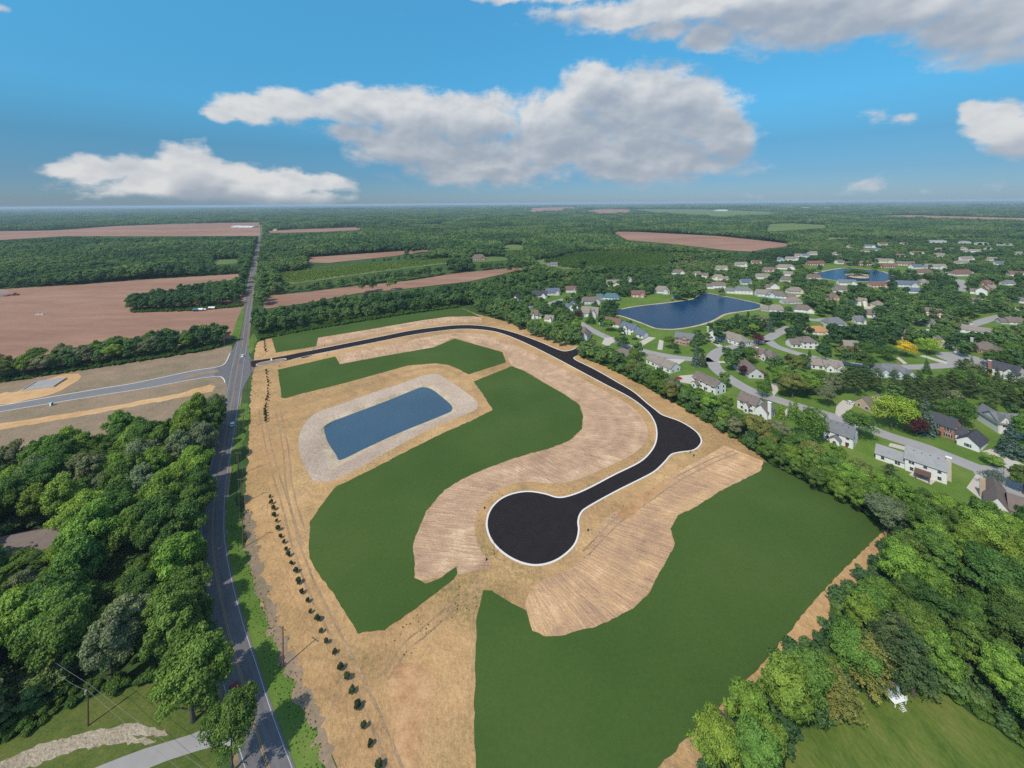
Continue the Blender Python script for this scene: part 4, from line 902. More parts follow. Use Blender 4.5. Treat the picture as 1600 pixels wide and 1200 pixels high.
def win_meshes(w, h, shut):
    k = (round(w, 1), round(h, 1), shut)
    if k not in WINC:
        bm = bmesh.new(); quad_box(bm, -w / 2 - .1, w / 2 + .1, -.07, .02, -h / 2 - .1, h / 2 + .1); f = to_mesh(bm, 'window', M['trim'])
        bm = bmesh.new()
        n = 2 if w > 1.3 else 1
        for i in range(n):
            a = -w / 2 + i * w / n + (.04 if i else 0); quad_box(bm, a, -w / 2 + (i + 1) * w / n - (.04 if i < n - 1 else 0), -.095, -.05, -h / 2, -.03); quad_box(bm, a, -w / 2 + (i + 1) * w / n - (.04 if i < n - 1 else 0), -.095, -.05, .03, h / 2)
        g = to_mesh(bm, 'pane', M['glass']); s = None
        if shut:
            bm = bmesh.new(); quad_box(bm, -.21, .21, -.09, .02, -h / 2, h / 2); s = to_mesh(bm, 'shutter', M['glass'])
        WINC[k] = (f, g, s)
    return WINC[k]
def add_window(root, x, y, z, face, w=1.2, h=1.4, shut=False, sub=True):
    """face: direction the window looks (0 = -y front, 1 = +x, 2 = +y, 3 = -x)"""
    f, g, s = win_meshes(w, h, shut)
    o = link('window', f, None, root, (x, y, z)); o.rotation_euler = (0, 0, face * math.pi / 2)
    if sub:
        link('pane', g, None, o)
        if s:
            for q in (-1, 1): link('shutter', s, None, o, (q * (w / 2 + .34), 0, 0))
    return o
def wall_windows(root, blk, faces, shut, sub, storeys):
    x0, x1, y0, y1, eave, rise, axis, hip = blk
    for fc in faces:
        L = (x1 - x0) if fc in (0, 2) else (y1 - y0)
        n = max(1, int(L / 3.6)) if fc in (0, 2) else max(1, int(L / 4.5))
        for st in range(storeys):
            z = 1.55 + st * 2.75
            if z + .9 > eave + .5: continue
            for i in range(n):
                s = -L / 2 + L * (i + .5) / n
                cx_, cy_ = (x0 + x1) / 2, (y0 + y1) / 2
                wide = 1.7 if (i + st) % 3 == 1 else 1.15
                if fc == 0: add_window(root, cx_ + s, y0, z, 0, wide, 1.4, shut, sub)
                elif fc == 1: add_window(root, x1, cy_ + s, z, 1, 1.1, 1.4, shut, sub)
                elif fc == 2: add_window(root, cx_ - s, y1, z, 2, wide, 1.4, shut, sub)
                else: add_window(root, x0, cy_ - s, z, 3, 1.1, 1.4, shut, sub)
def small_part(root, name, box, mat):
    bm = bmesh.new(); quad_box(bm, *box); return link(name, to_mesh(bm, name, mat), None, root)
HOUSE_RECT, HOUSE_FOOT = [], []
bm = bmesh.new(); quad_box(bm, -.15, .15, -.15, .15, -.2, .22); VENT = to_mesh(bm, 'roof_vent', M['glass'])
def house(pos, rz, blocks, wall, roof, label, detail=2, group=None, shut=False, chim=None, wall2=None, door=None, gar=None, storeys=2, cat='house', name='house'):
    root = empty(name, (pos[0], pos[1], 0.0), rz); tag(root, label, cat, group)
    for i, blk in enumerate(blocks):
        bw = bmesh.new(); walls_block(bw, *blk); link('wall', to_mesh(bw, 'wall', WM[wall2 if (wall2 and i) else wall]), None, root)
        br = bmesh.new(); roof_block(br, *blk); rf = link('roof', to_mesh(br, 'roof', RM[roof]), None, root)
        if detail >= 2 and i == 0 and (blk[1] - blk[0]) > 9:
            x0, x1, y0, y1, ev, rs, ax, hp = blk
            if ax == 'x':
                for q in range(4):
                    xx = x0 + (x1 - x0) * (.2 + .2 * q); zz = ev + rs * .78 + .16; link('roof_vent', VENT, None, rf, (xx, y0 + (y1 - y0) * .39, zz))
    x0, x1, y0, y1, ev, rs, ax, hp = blocks[0]
    if chim:
        cx_, cy_, cm = chim; top = ev + rs + 0.9
        c = small_part(root, 'chimney', (cx_ - .75, cx_ + .75, cy_ - .5, cy_ + .5, 0, top), WM[cm])
        if detail >= 2: small_part(c, 'chimney_cap', (cx_ - .9, cx_ + .9, cy_ - .65, cy_ + .65, top, top + .18), M['trim'])
    if detail >= 1:
        for i, blk in enumerate(blocks):
            st = storeys if blk[4] > 4 else 1
            fc = [0, 1, 3] if i == 0 else [0, 1]
            if gar is not None and gar[0] == i: fc = [f for f in fc if f != gar[1]]
            wall_windows(root, blk, fc, shut, detail >= 2, st)
        if door is not None: small_part(root, 'door', (door - .5, door + .5, y0 - .1, y0 + .02, 0, 2.1), M['door'])
        if gar is not None:
            b = blocks[gar[0]]
            if gar[1] == 0: g = small_part(root, 'garage_door', ((b[0] + b[1]) / 2 - 2.3, (b[0] + b[1]) / 2 + 2.3, b[2] - .09, b[2] + .02, 0, 2.3), M['garage'])
            elif gar[1] == 1: g = small_part(root, 'garage_door', (b[1] - .02, b[1] + .09, (b[2] + b[3]) / 2 - 2.3, (b[2] + b[3]) / 2 + 2.3, 0, 2.3), M['garage'])
            else: g = small_part(root, 'garage_door', (b[0] - .09, b[0] + .02, (b[2] + b[3]) / 2 - 2.3, (b[2] + b[3]) / 2 + 2.3, 0, 2.3), M['garage'])
    # picture rectangle it covers, so that yard trees keep clear
    cs, sn = math.cos(rz), math.sin(rz); q = []
    for blk in blocks:
        for lx in blk[:2]:
            for ly in blk[2:4]:
                for lz in (0, blk[4] + blk[5] * .6):
                    wx, wy = pos[0] + lx * cs - ly * sn, pos[1] + lx * sn + ly * cs; q.append(proj(wx, wy, lz))
    for blk in blocks:
        HOUSE_FOOT.append([proj(pos[0] + lx * cs - ly * sn, pos[1] + lx * sn + ly * cs, 0) for lx, ly in ((blk[0] - 2.2, blk[2] - 2.2), (blk[1] + 2.2, blk[2] - 2.2), (blk[1] + 2.2, blk[3] + 2.2), (blk[0] - 2.2, blk[3] + 2.2))])
    HOUSE_RECT.append((min(p[0] for p in q), min(p[1] for p in q), max(p[0] for p in q), max(p[1] for p in q)))
    return root
def on_line(a, b):
    """local frame on the front wall line between two ground pixels, x along it, +y away from the camera side"""
    A, B = P(*a), P(*b); d = B - A
    return (A + B) / 2, math.atan2(d.y, d.x), d.length
def hl(a, b, depth, wall, roof, label, eave=5.2, rise=3.0, axis='x', hip=False, wings=(), **kw):
    """house whose camera-side wall runs between two ground pixels; wings: (x0, x1, y0, y1, eave, rise, axis, hip) with x0.. as fractions of the length"""
    c, rz, L = on_line(a, b)
    blocks = [(-L / 2, L / 2, 0, depth, eave, rise, axis, hip)]
    for w_ in wings: blocks.append((-L / 2 + w_[0] * L, -L / 2 + w_[1] * L, w_[2], w_[3]) + tuple(w_[4:]))
    ch = kw.pop('chim', None)
    if ch: ch = (-L / 2 + ch[0] * L, ch[1] * depth, ch[2])
    dr = kw.pop('door', None)
    if dr is not None: dr = -L / 2 + dr * L
    return house((c.x, c.y), rz, blocks, wall, roof, label, chim=ch, door=dr, **kw)
# --- the houses nearest the site, with windows and panes
hl((1286, 685), (1332.5, 702), 9.5, 'white', 'grey', 'white two-storey house with grey roof and small rear gabled wing', 5.0, 3.4, wings=[(.30, .62, -3.2, -.02, 2.7, 1.5, 'y', False)], door=.8)
hl((1414, 734.5), (1479.5, 757.5), 9.5, 'white', 'light', 'long white house with pale grey roof, stone end chimney and brown pergola', 5.3, 3.2, wings=[(-.78, -.004, .9, 8.4, 2.8, 2.4, 'x', False)], chim=(1.035, .45, 'stone'), door=.42)
hl((1453, 675), (1491, 688.5), 9.5, 'brick', 'dark', 'red brick colonial with charcoal roof, white garage gable and side drive', 5.6, 3.3, wings=[(1.01, 1.42, 1.2, 8.2, 3.4, 2.5, 'x', False), (1.20, 2.05, -3.4, 8.8, 2.7, 2.9, 'y', False)], wall2='white', shut=True, door=.42, gar=(2, 1))
hl((1562, 678), (1612, 684), 11, 'white', 'grey', 'white house with grey roof and brick gable at the right edge behind spruce', 5.0, 3.4, wings=[(-.02, .45, .3, 14, 5.0, 3.6, 'y', False), (.5, .78, -2.2, .5, 5.0, 2.6, 'y', False)], wall2='white')
hl((1336, 634), (1361, 645), 12, 'tanbrick', 'brown', 'tan brick house with brown roof beside the drive holding a white car', 3.0, 3.4, 'y', wings=[(.55, 1.6, 3.2, 12.5, 3.0, 3.6, 'x', True)])
hl((1152, 637.5), (1181, 649), 9, 'white', 'brown', 'white house with brown roof and angled front wing on the street', 5.2, 3.0, wings=[(1.01, 1.62, -1.2, 8.0, 4.2, 3.0, 'y', False), (.45, .68, -2, -.01, 4.4, 1.6, 'y', False)], wall2='white', chim=(1.66, .12, 'white'))
hl((1082, 600.5), (1118, 618), 9, 'white', 'brown', 'white house with brown roof and rear deck beside the tan turning drive', 4.9, 2.8, wings=[(.12, .34, -3.2, -.01, 2.7, 1.4, 'y', False)], door=.55)
hl((1170, 591), (1193.5, 592), 18, 'pale', 'brown', 'grey gabled house with brown roof on the lawn inside the street curve', 3.0, 3.6, 'y', wings=[(-.30, .0, 8, 17, 2.8, 2.6, 'x', False)])
hl((1172, 556), (1191, 562), 9, 'pale', 'brown', 'pale house with red brick end chimney beside the pine', 3.8, 3.2, wings=[(.98, 1.75, 1.2, 9, 3.8, 3.2, 'x', True), (1.0, 1.35, -1.4, 1.2, 3.8, 2.0, 'y', False)], chim=(.62, -.06, 'brick'))
hl((1104, 527), (1122, 533), 11, 'white', 'tan', 'big tan roofed house with white gable beside the near lake', 3.0, 4.2, 'y', wings=[(.75, 2.7, 4.0, 15, 3.4, 4.0, 'x', True), (.98, 1.5, 1.2, 4.0, 2.9, 2.0, 'x', False)], chim=(-.10, .3, 'stone'))
hl((1054.5, 537), (1085, 541.5), 10, 'pink', 'grey', 'two-storey pink brick house with grey roof on the near lake street', 5.6, 2.8, wings=[(.36, .62, -1.0, -.01, 5.6, 1.6, 'y', False)], door=.5, shut=True)
hl((968.5, 519), (990, 525), 9.5, 'white', 'blue', 'white farmhouse style house with dark roof and front porch below the near lake', 5.4, 3.2, wings=[(.28, .58, -1.2, -.01, 5.4, 2.6, 'y', False), (1.01, 1.68, -1.0, 7.5, 3.0, 3.0, 'x', False)], door=.55, gar=(2, 1), wall2='white')
hl((1009.5, 567.5), (1047.5, 584), 10, 'white', 'tan', 'long white ranch house with grey brown roof beside the black road belt', 3.3, 3.2, wings=[(.50, .68, -2.6, -.01, 2.6, 1.5, 'y', False)])
hl((957, 556), (982, 567), 11, 'brick', 'brown', 'low house with dark brown hip roof half hidden in the belt', 3.0, 3.6, hip=True, wings=[(.55, 1.1, 3, 12, 3.0, 2.8, 'x', True)], detail=1)
hl((891, 527), (919, 531), 10, 'pale', 'brown', 'steep dark brown roofed house with pale gables beside the street', 3.6, 5.4, hip=True, wings=[(.05, .40, -2.0, 3, 3.6, 3.0, 'y', False), (.62, .98, -2, 3, 3.6, 3.0, 'y', False)], detail=1)
hl((936, 507), (968, 513), 10, 'pale', 'red', 'pale house with a red brown roof at the tip of the near lake', 3.2, 4.2, wings=[(.08, .36, -1.6, 2, 3.2, 2.6, 'y', False)], detail=1)
hl((1254, 545), (1279, 545.5), 10, 'white', 'brown', 'white two-winged house with brown roof on the sloping lawn', 5.2, 3.0, hip=True, wings=[(-.62, -.004, 1.5, 9.5, 3.0, 3.0, 'x', False)], detail=2)
hl((1290, 580), (1320, 583), 10, 'white', 'tan', 'long tan roofed ranch with two white gables below the side street', 3.0, 3.0, 'x', wings=[(-.75, -.004, 2, 11, 3.0, 3.0, 'x', False), (.02, .42, -1.2, 2, 3.0, 2.0, 'y', False), (.58, .98, -1.2, 2, 3.0, 2.0, 'y', False)])
hl((1374, 588), (1428, 592), 11, 'sky', 'grey', 'grey roofed house with pale blue gables before the pines', 3.2, 3.6, hip=True, wings=[(.02, .28, -1.5, 3, 3.0, 2.4, 'y', False), (.38, .62, -3, 3, 3.0, 2.6, 'y', False), (.74, 1.0, -2.5, 3, 3.0, 2.4, 'y', False)], chim=(.72, .5, 'brick'), detail=1)
hl((1538, 583), (1590, 597), 11, 'white', 'dark', 'white house with charcoal roof and red brick end chimney by the pines', 5.2, 3.4, wings=[(.66, 1.02, -3.0, 3, 5.0, 3.0, 'y', False)], chim=(.20, -.08, 'brick'))
hl((1514, 548), (1560, 558), 13, 'brick', 'brown', 'brick house with broad brown hip roof above the turning circle', 3.4, 4.4, hip=True, wings=[(.02, .30, -1.5, 4, 4.4, 2.6, 'y', False), (.62, .95, -2.5, 4, 3.0, 2.4, 'y', False)], chim=(.0, .5, 'stone'))
hl((1414, 532), (1462, 538), 11, 'stone', 'tan', 'big stone house with several gables behind the yellow tree', 5.6, 3.2, hip=True, wings=[(-.40, -.02, -8, 3, 4.6, 3.0, 'y', False), (.98, 1.32, -6, 4, 3.2, 3.2, 'y', False), (.30, .52, -1.5, 3, 5.6, 2.0, 'y', False)], chim=(.82, .5, 'stone'))
hl((1319, 546), (1345, 548), 9, 'pale', 'tan', 'low house with a red brick end chimney hidden behind dark round trees', 3.0, 3.0, chim=(-.04, .3, 'brick'), detail=1)
hl((1268, 524), (1297, 524), 10, 'cream', 'orange', 'house with an orange shingle roof among dark trees', 3.2, 3.4, hip=True, wings=[(.62, .95, -1.8, 3, 3.0, 2.4, 'y', False)], chim=(.98, .6, 'stone'), detail=1)
hl((1416, 501), (1453, 511), 10, 'pale', 'brown', 'long low brown roofed house in two steps before the brick house', 3.2, 3.0, wings=[(.52, 1.0, -.8, 8, 3.6, 3.4, 'x', False)], detail=1)
hl((1445, 494), (1474, 498), 9, 'pink', 'brown', 'two-storey brick and white house with a brick garage gable', 5.4, 2.8, wings=[(1.02, 1.6, -2.5, 6, 3.0, 2.6, 'y', False)], shut=True, detail=1)
hl((1491, 518), (1551, 526), 10, 'pale', 'tan', 'long low house with a weathered brown roof behind the brick house', 2.9, 2.8, detail=1)
hl((1327, 476), (1355, 479), 10, 'cream', 'tan', 'cream two-storey house with tan roof behind the shrubs', 5.2, 2.8, wings=[(.70, 1.0, -1.5, 3, 5, 2.2, 'y', False)], detail=1)
hl((1241, 487.5), (1273, 490), 11, 'white', 'brown', 'white house with brown hip roof and curved front drive', 3.2, 3.8, hip=True, wings=[(.62, .95, -1.5, 3, 3, 2.2, 'y', False)], detail=1)
hl((1524, 460), (1543, 462), 9, 'white', 'brown', 'tall white gabled house with dark brown roof', 5.4, 3.6, 'y', wings=[(-.45, 0, 2, 9, 3.4, 3, 'x', False)], detail=1)
hl((1526, 474), (1544, 475.5), 8, 'white', 'brown', 'low white gabled house right below the tall white gable', 2.8, 2.8, 'y', wings=[(-.3, 0, 1, 8, 2.8, 2.4, 'x', False)], detail=1)
hl((1571, 470.5), (1604, 475), 9, 'white', 'grey', 'white ranch with a grey roof and red bushes at the right edge', 3.0, 2.8, detail=1)
hl((1541, 800), (1578, 813), 17, 'white', 'brown', 'white gabled house with dark brown roof half hidden at the wood edge', 3.0, 3.6, 'y', wings=[(1.02, 2.3, 2, 13, 3.0, 3.2, 'x', False)], chim=(-.06, .6, 'tanbrick'), detail=1)
HFR = random.Random(77)
# --- houses further off: foot of the camera-side wall, width in pixels, turn, depth
def hf(x, y, wpx, turn, depth, wall, roof, label, eave=4.4, rise=3.0, axis='x', hip=False, kind=0, **kw):
    c = P(x, y); L = 1.0 * wpx * H / (y - 317.5 + (x - 800) * ROLL)
    if wall not in ('white_x',) and kw.get('name') == 'house': eave, rise = eave * .88, rise * 1.25; turn += HFR.uniform(-14, 14); kind = kind or HFR.choice((0, 2, 2, 1))
    wings = []
    if kind == 1: wings = [(-L / 2 - L * .42, -L / 2 - .02, 1, depth - 1.5, eave * .7, rise * .8, 'x', False)]
    if kind == 2: wings = [(L * .08, L * .40, -2, 3, eave, rise * .7, 'y', False)]
    if kind == 3: wings = [(L / 2 + .02, L / 2 + L * .42, 1, depth - 1.5, eave * .7, rise * .8, 'x', False), (-L * .35, -L * .05, -1.8, 3, eave, rise * .7, 'y', False)]
    return house((c.x, c.y), R(turn), [(-L / 2, L / 2, 0, depth, eave, rise, axis, hip)] + wings, wall, roof, label, **dict(dict(detail=1), **kw))
FAR = [
 (835.5, 498, 11, -14, 9, 'white', 'brown', 'white house with brown roof low in the trees by the belt', 4.2, 3, 'x', False, 3), (857, 502.5, 14, -18, 8, 'white', 'tan', 'small white shed-like house with tan roof in the belt', 2.8, 2.2, 'x', False, 0),
 (843, 466, 24, 4, 10, 'white', 'dark', 'white gabled house with dark roof, left of a pair by the turning circle', 3.6, 4, 'x', False, 2), (865, 461.5, 22, -4, 10, 'cream', 'blue', 'cream house with blue roof, right of the pair by turning circle', 3.8, 3.8, 'x', False, 2),
 (893, 457.5, 17, 8, 9, 'pale', 'red', 'pale house with reddish roof beside the yellow green tree', 4.6, 3.0, 'x', False, 0), (805, 471, 12, -20, 8, 'white', 'dark', 'small white house with black roof at the left end of suburb', 3, 3, 'y', False, 0),
 (926, 475.5, 28, -4, 9, 'pale', 'brown', 'brown roofed house behind the conifer left of the near lake', 4.4, 3, 'x', False, 2), (955, 469, 26, -5, 10, 'sky', 'teal', 'house with teal roof and red deck on the lake lawn', 3.4, 3.4, 'x', True, 0),
 (959, 447, 20, 12, 9, 'white', 'tan', 'white house with tan roof against the wood above the lake', 4.8, 3, 'x', False, 2), (896.5, 486.5, 14, -14, 11, 'white', 'blue', 'white house with big blank gable above the dark conifers', 5.4, 3.6, 'y', False, 0), (921, 496, 26, -10, 11, 'pale', 'tan', 'pale many-gabled house behind the biggest dark spruce', 4.6, 4.4, 'x', False, 2),
 (985, 441, 5, 10, 7, 'pale', 'brown', 'narrow brown house at the wood edge behind a drive', 5, 2.6, 'y', False, 0), (998, 465, 20, -6, 10, 'pink', 'red', 'pinkish house with red roof on the lake lawn', 4.6, 3, 'x', False, 2), (1034, 459, 23, -18, 10, 'pale', 'tan', 'tan roofed house beside the blue paddling pool', 4, 4.2, 'x', True, 2),
 (1061, 429, 19, -6, 9, 'white', 'brown', 'white house with brown hip roof in the wood above the lake', 4, 3.2, 'x', True, 0), (1090, 432.5, 17, -8, 9, 'cream', 'brown', 'cream house with brown roof and tan front drive', 4, 3.4, 'x', True, 3), (1123, 438, 18, -10, 9, 'cream', 'tan', 'cream house with arched front gables above the lake', 4.4, 3.2, 'x', True, 3),
 (1124, 452, 19, -3, 9, 'white', 'brown', 'white two-storey house with red deck at the head of lake', 5.6, 2.8, 'x', False, 1), (1129, 422, 17, -6, 9, 'cream', 'tan', 'cream house with tan roof half hidden beside a round tree', 3.6, 3, 'x', False, 2), (1160, 417, 18, 2, 9, 'white', 'tan', 'white house with tan roof at the upper turning street', 4.6, 3.2, 'x', False, 2),
 (1184, 413.5, 15, -8, 9, 'white', 'red', 'white house with a red brown roof, topmost on the upper street', 4.2, 3, 'x', False, 2), (1203, 425, 16, 4, 9, 'pink', 'brown', 'pink brick house with brown roof right of the upper street', 4, 3, 'x', False, 0), (1194, 436, 20, -10, 9, 'white', 'tan', 'white house with tan roof above the red roofs by lake end', 4.2, 3, 'x', False, 2),
 (1168, 445, 17, -4, 9, 'sky', 'blue', 'blue grey roofed house behind the cream lake house', 4.2, 3, 'x', False, 2), (1162, 460, 26, -5, 10, 'cream', 'grey', 'cream lake house with tall rear windows and grey hip roof', 5.6, 3, 'x', True, 1), (1196, 464, 22, -8, 10, 'pale', 'tan', 'tan roofed house with white gable by the lake end', 4.6, 3.2, 'x', False, 2),
 (1229, 421, 26, -4, 10, 'white', 'tan', 'white house with broad tan roof below the short street', 3.8, 3.6, 'x', True, 2), (1222, 408.5, 9, 6, 8, 'sky', 'grey', 'pale blue gable at the left of the short street', 4.6, 2.8, 'y', False, 0), (1239, 407.5, 17, -4, 9, 'white', 'tan', 'white house with tan roof facing the short street', 4.2, 3, 'x', False, 2), (1249, 402, 10, -6, 8, 'white', 'tan', 'small white house with tan roof behind the facing ones', 4, 2.8, 'x', False, 0),
 (1260.5, 403, 11, 4, 9, 'sky', 'grey', 'pale blue two-storey house before the far wood', 5.8, 2.4, 'x', False, 0), (1273, 398, 11, -6, 8, 'white', 'tan', 'white house with tan roof before the far wood', 4.2, 2.8, 'x', False, 0), (1277, 415, 25, -6, 10, 'brick', 'red', 'red brick house with brown roof on the lawn left of island lake', 4.4, 3.2, 'x', False, 2), (1315, 412.5, 12, -4, 9, 'white', 'brown', 'white garage-fronted house beside the grey green tree', 3.6, 3.2, 'x', False, 0),
 (1310, 399, 10, -4, 8, 'cream', 'tan', 'small cream house high above the island lake', 4, 2.8, 'x', False, 0), (1350, 415, 26, -5, 10, 'brick', 'brown', 'big red brick house with brick front behind the island', 4.6, 3.2, 'x', False, 1), (1384, 411, 24, -4, 9, 'cream', 'tan', 'cream house with tan roof right of the island lake', 4.4, 3, 'x', False, 2), (1390, 419, 20, -4, 8, 'brick', 'red', 'low red roofed house with pale chimney below the cream one', 3.4, 2.6, 'x', False, 0),
 (1229, 441, 14, -16, 9, 'pale', 'brown', 'brown roofed house left of the silvery tree', 4, 3, 'x', False, 0), (1232, 431, 12, -10, 8, 'white', 'tan', 'small white house with tan roof under the broad tan one', 3.6, 2.6, 'x', False, 0), (1246, 459, 23, -5, 9, 'cream', 'tan', 'tan roofed house with cream gables below the silvery tree', 3.6, 3.4, 'x', True, 2), (1211, 452, 13, -18, 9, 'white', 'brown', 'white gable with brown roof beside the dark tree', 4, 3.2, 'y', False, 0),
 (1213, 466, 28, -18, 11, 'sky', 'brown', 'long house with brown roof and blue walls right of lake end', 3.6, 3.8, 'x', True, 3), (1245, 475, 22, -8, 10, 'pale', 'tan', 'house showing only a tan roof above the shrubs', 3.2, 3.2, 'x', True, 0), (1215, 488, 24, -6, 10, 'pale', 'tan', 'wide low house with tan hip roof behind the upper street trees', 3, 3.4, 'x', True, 1), (1274, 436, 18, -6, 9, 'pale', 'red', 'reddish roofed house at the near shore of the island lake', 3, 2.8, 'x', False, 0),
 (1326, 446, 24, -3, 9, 'white', 'grey', 'white and grey house at the foot of the island lake', 4, 3, 'x', False, 2), (1376, 449.5, 25, -4, 9, 'pink', 'red', 'pink brick house with red roof below the island lake', 4, 3.2, 'x', False, 2), (1317, 457.5, 13, 8, 9, 'white', 'brown', 'white house below the island lake hidden by a round tree', 4.6, 3, 'x', False, 0), (1307, 470, 11, -8, 9, 'pink', 'brown', 'brick house with brown roof between big trees', 4.4, 3, 'y', False, 0),
 (1377, 481.5, 13, -6, 9, 'cream', 'tan', 'small cream house with tan hip roof beside the big round tree', 3.8, 2.8, 'x', True, 0), (1361, 497, 14, -22, 9, 'white', 'brown', 'white gabled house with brown roof before the pines', 4.2, 3.2, 'x', False, 0), (1309, 510, 28, -14, 10, 'pale', 'grey', 'grey roofed house at the end of the short grey street', 3, 3.6, 'x', True, 0), (1346, 507, 13, -14, 9, 'pale', 'grey', 'small grey roofed house right of the short grey street', 3.6, 3, 'x', False, 0),
 (1417, 415.5, 24, -5, 9, 'pink', 'brown', 'brick house with brown roof beside the blue roofed one', 4.2, 3, 'x', False, 2), (1436, 420, 18, -6, 9, 'white', 'blue', 'white house with dark blue roof', 3.6, 3.2, 'x', False, 0), (1447, 428.5, 26, -8, 9, 'cream', 'red', 'low house with a red brown roof below the blue roof', 3, 3, 'x', False, 0), (1464, 420.5, 27, -2, 9, 'pale', 'tan', 'long pale two-storey house with tan roof above the broad street', 4.8, 3, 'x', False, 2),
 (1510, 431.5, 32, -8, 12, 'pale', 'red', 'big red brown roofed house with white garage', 4, 4.4, 'x', True, 2), (1420, 449, 28, -7, 10, 'pale', 'blue', 'blue roofed house with red brick front gable', 4, 3.6, 'x', False, 2), (1430, 458.5, 18, -8, 9, 'white', 'blue', 'white garage with blue roof under the brick gabled house', 3, 2.8, 'x', False, 0), (1446, 445, 12, -8, 9, 'pale', 'tan', 'tan roofed house behind the yellow green tree', 3.6, 3.2, 'x', True, 0),
 (1592, 432, 20, -6, 9, 'white', 'red', 'white house with a reddish roof at the far right edge', 3.6, 3.2, 'x', False, 2), (1547, 447, 12, -10, 8, 'brick', 'red', 'red brick house between far trees', 4, 2.8, 'x', False, 0), (1555, 454, 12, -10, 8, 'brick', 'tan', 'tan roofed brick house right below the red one', 3.4, 2.6, 'x', False, 0), (1514, 407.5, 24, -4, 9, 'white', 'tan', 'wide white house with several gables in the far trees', 4.6, 3, 'x', False, 2), (1508, 412, 14, -4, 8, 'white', 'tan', 'low white house under the wide gabled one', 3, 2.4, 'x', False, 0),
 (1553, 407.5, 14, -6, 8, 'cream', 'tan', 'cream house left of the blue-roofed far house', 3.6, 2.8, 'x', False, 0), (1565, 414.5, 13, -12, 8, 'white', 'blue', 'white far house with a blue roof', 3.8, 2.8, 'x', False, 0), (1471, 401.5, 15, -4, 9, 'white', 'tan', 'white far house with red brown gable above the trees', 4, 2.8, 'x', False, 2), (1436, 398, 19, -2, 8, 'white', 'red', 'white far house with red roof and two gables', 4, 2.8, 'x', False, 2), (1409, 402, 12, -4, 8, 'white', 'brown', 'small white house with brown roof right of the cream one', 3.8, 2.6, 'x', False, 0),
 (1508.5, 391, 8, 10, 7, 'cream', 'tan', 'tiny cream gable far among trees', 4.4, 2.6, 'y', False, 0), (1525, 394.5, 14, -4, 8, 'white', 'tan', 'tiny white house right of the cream gable', 4, 2.6, 'x', False, 0), (1488, 392, 8, -4, 8, 'pink', 'brown', 'tiny pinkish house far among trees', 4, 2.6, 'x', False, 0), (1470, 392, 9, -4, 8, 'cream', 'tan', 'tiny cream house left of the pinkish one', 4, 2.6, 'x', False, 0), (1360, 387, 14, -8, 9, 'white', 'blue', 'white house with blue roof at the top of the suburb', 4, 3, 'x', False, 2), (1382, 383.5, 15, -6, 9, 'white', 'red', 'white house with reddish roof right of the blue one', 4, 3, 'x', False, 2),
 (1330, 387, 8, -4, 8, 'cream', 'tan', 'tiny cream house at the top left of the suburb', 3.4, 2.4, 'x', False, 0), (1414, 382, 10, -4, 8, 'cream', 'brown', 'tiny house with a brown roof on the skyline of the suburb', 3.4, 2.4, 'x', False, 0), (1372, 392, 9, -4, 8, 'sky', 'blue', 'tiny blue roofed house under the white pair', 3.4, 2.4, 'x', False, 0), (1355, 394, 9, -4, 8, 'cream', 'brown', 'tiny brown roofed house under the white pair', 3.6, 2.4, 'x', False, 0),
 (1467, 379.5, 27, -1, 14, 'pale', 'light', 'long pale grey apartment block, largest at the far wood', 5, 2, 'x', True, 0), (1511, 381, 14, -1, 14, 'pale', 'light', 'pale grey apartment block second along the far wood', 5, 2, 'x', True, 0), (1539, 383, 17, -1, 14, 'pale', 'light', 'pale grey apartment block third along the far wood', 5, 2, 'x', True, 0), (1576, 384.5, 18, -1, 14, 'pale', 'light', 'pale grey apartment block fourth along the far wood', 5, 2, 'x', True, 0), (1547, 390.5, 8, -3, 8, 'white', 'light', 'tiny white house under the apartment blocks', 3, 2.2, 'x', False, 0),
 (1581, 446, 12, -6, 8, 'white', 'grey', 'small white house half hidden at the right edge', 3.4, 2.6, 'x', False, 0), (1590, 508, 20, -8, 9, 'pale', 'brown', 'brown roofed house at the right edge by purple tree', 3, 2.8, 'x', False, 0), (1392, 377, 10, -2, 8, 'cream', 'tan', 'tiny tan house above the reddish roof', 3.2, 2.2, 'x', False, 0), (1595, 398, 14, -4, 8, 'white', 'tan', 'tiny white house at the far right edge', 3.4, 2.4, 'x', False, 0),
 (938, 391.5, 26, -3, 14, 'pale', 'blue', 'large blue grey roofed house alone in the bright thicket', 4, 4, 'x', True, 3), (1009, 393.5, 18, -3, 12, 'white', 'grey', 'white house with grey roof alone beyond the thicket', 4, 4, 'x', False, 2), (1034, 396, 24, -3, 12, 'brick', 'dark', 'dark roofed brick house beyond the thicket', 3.4, 3.6, 'x', True, 0), (749, 406.5, 22, 3, 14, 'brick', 'brown', 'large brown hip roofed house alone in the meadow', 4, 6, 'x', True, 2), (866, 416, 12, -4, 10, 'pink', 'grey', 'grey roofed house before the garden meadow', 3.4, 3, 'x', False, 0)]
for r_ in FAR:
    nm, ct = ('apartment_block', 'apartment block') if 'apartment' in r_[7] else ('house', 'house')
    hf(*r_[:8], *r_[8:], name=nm, cat=ct)
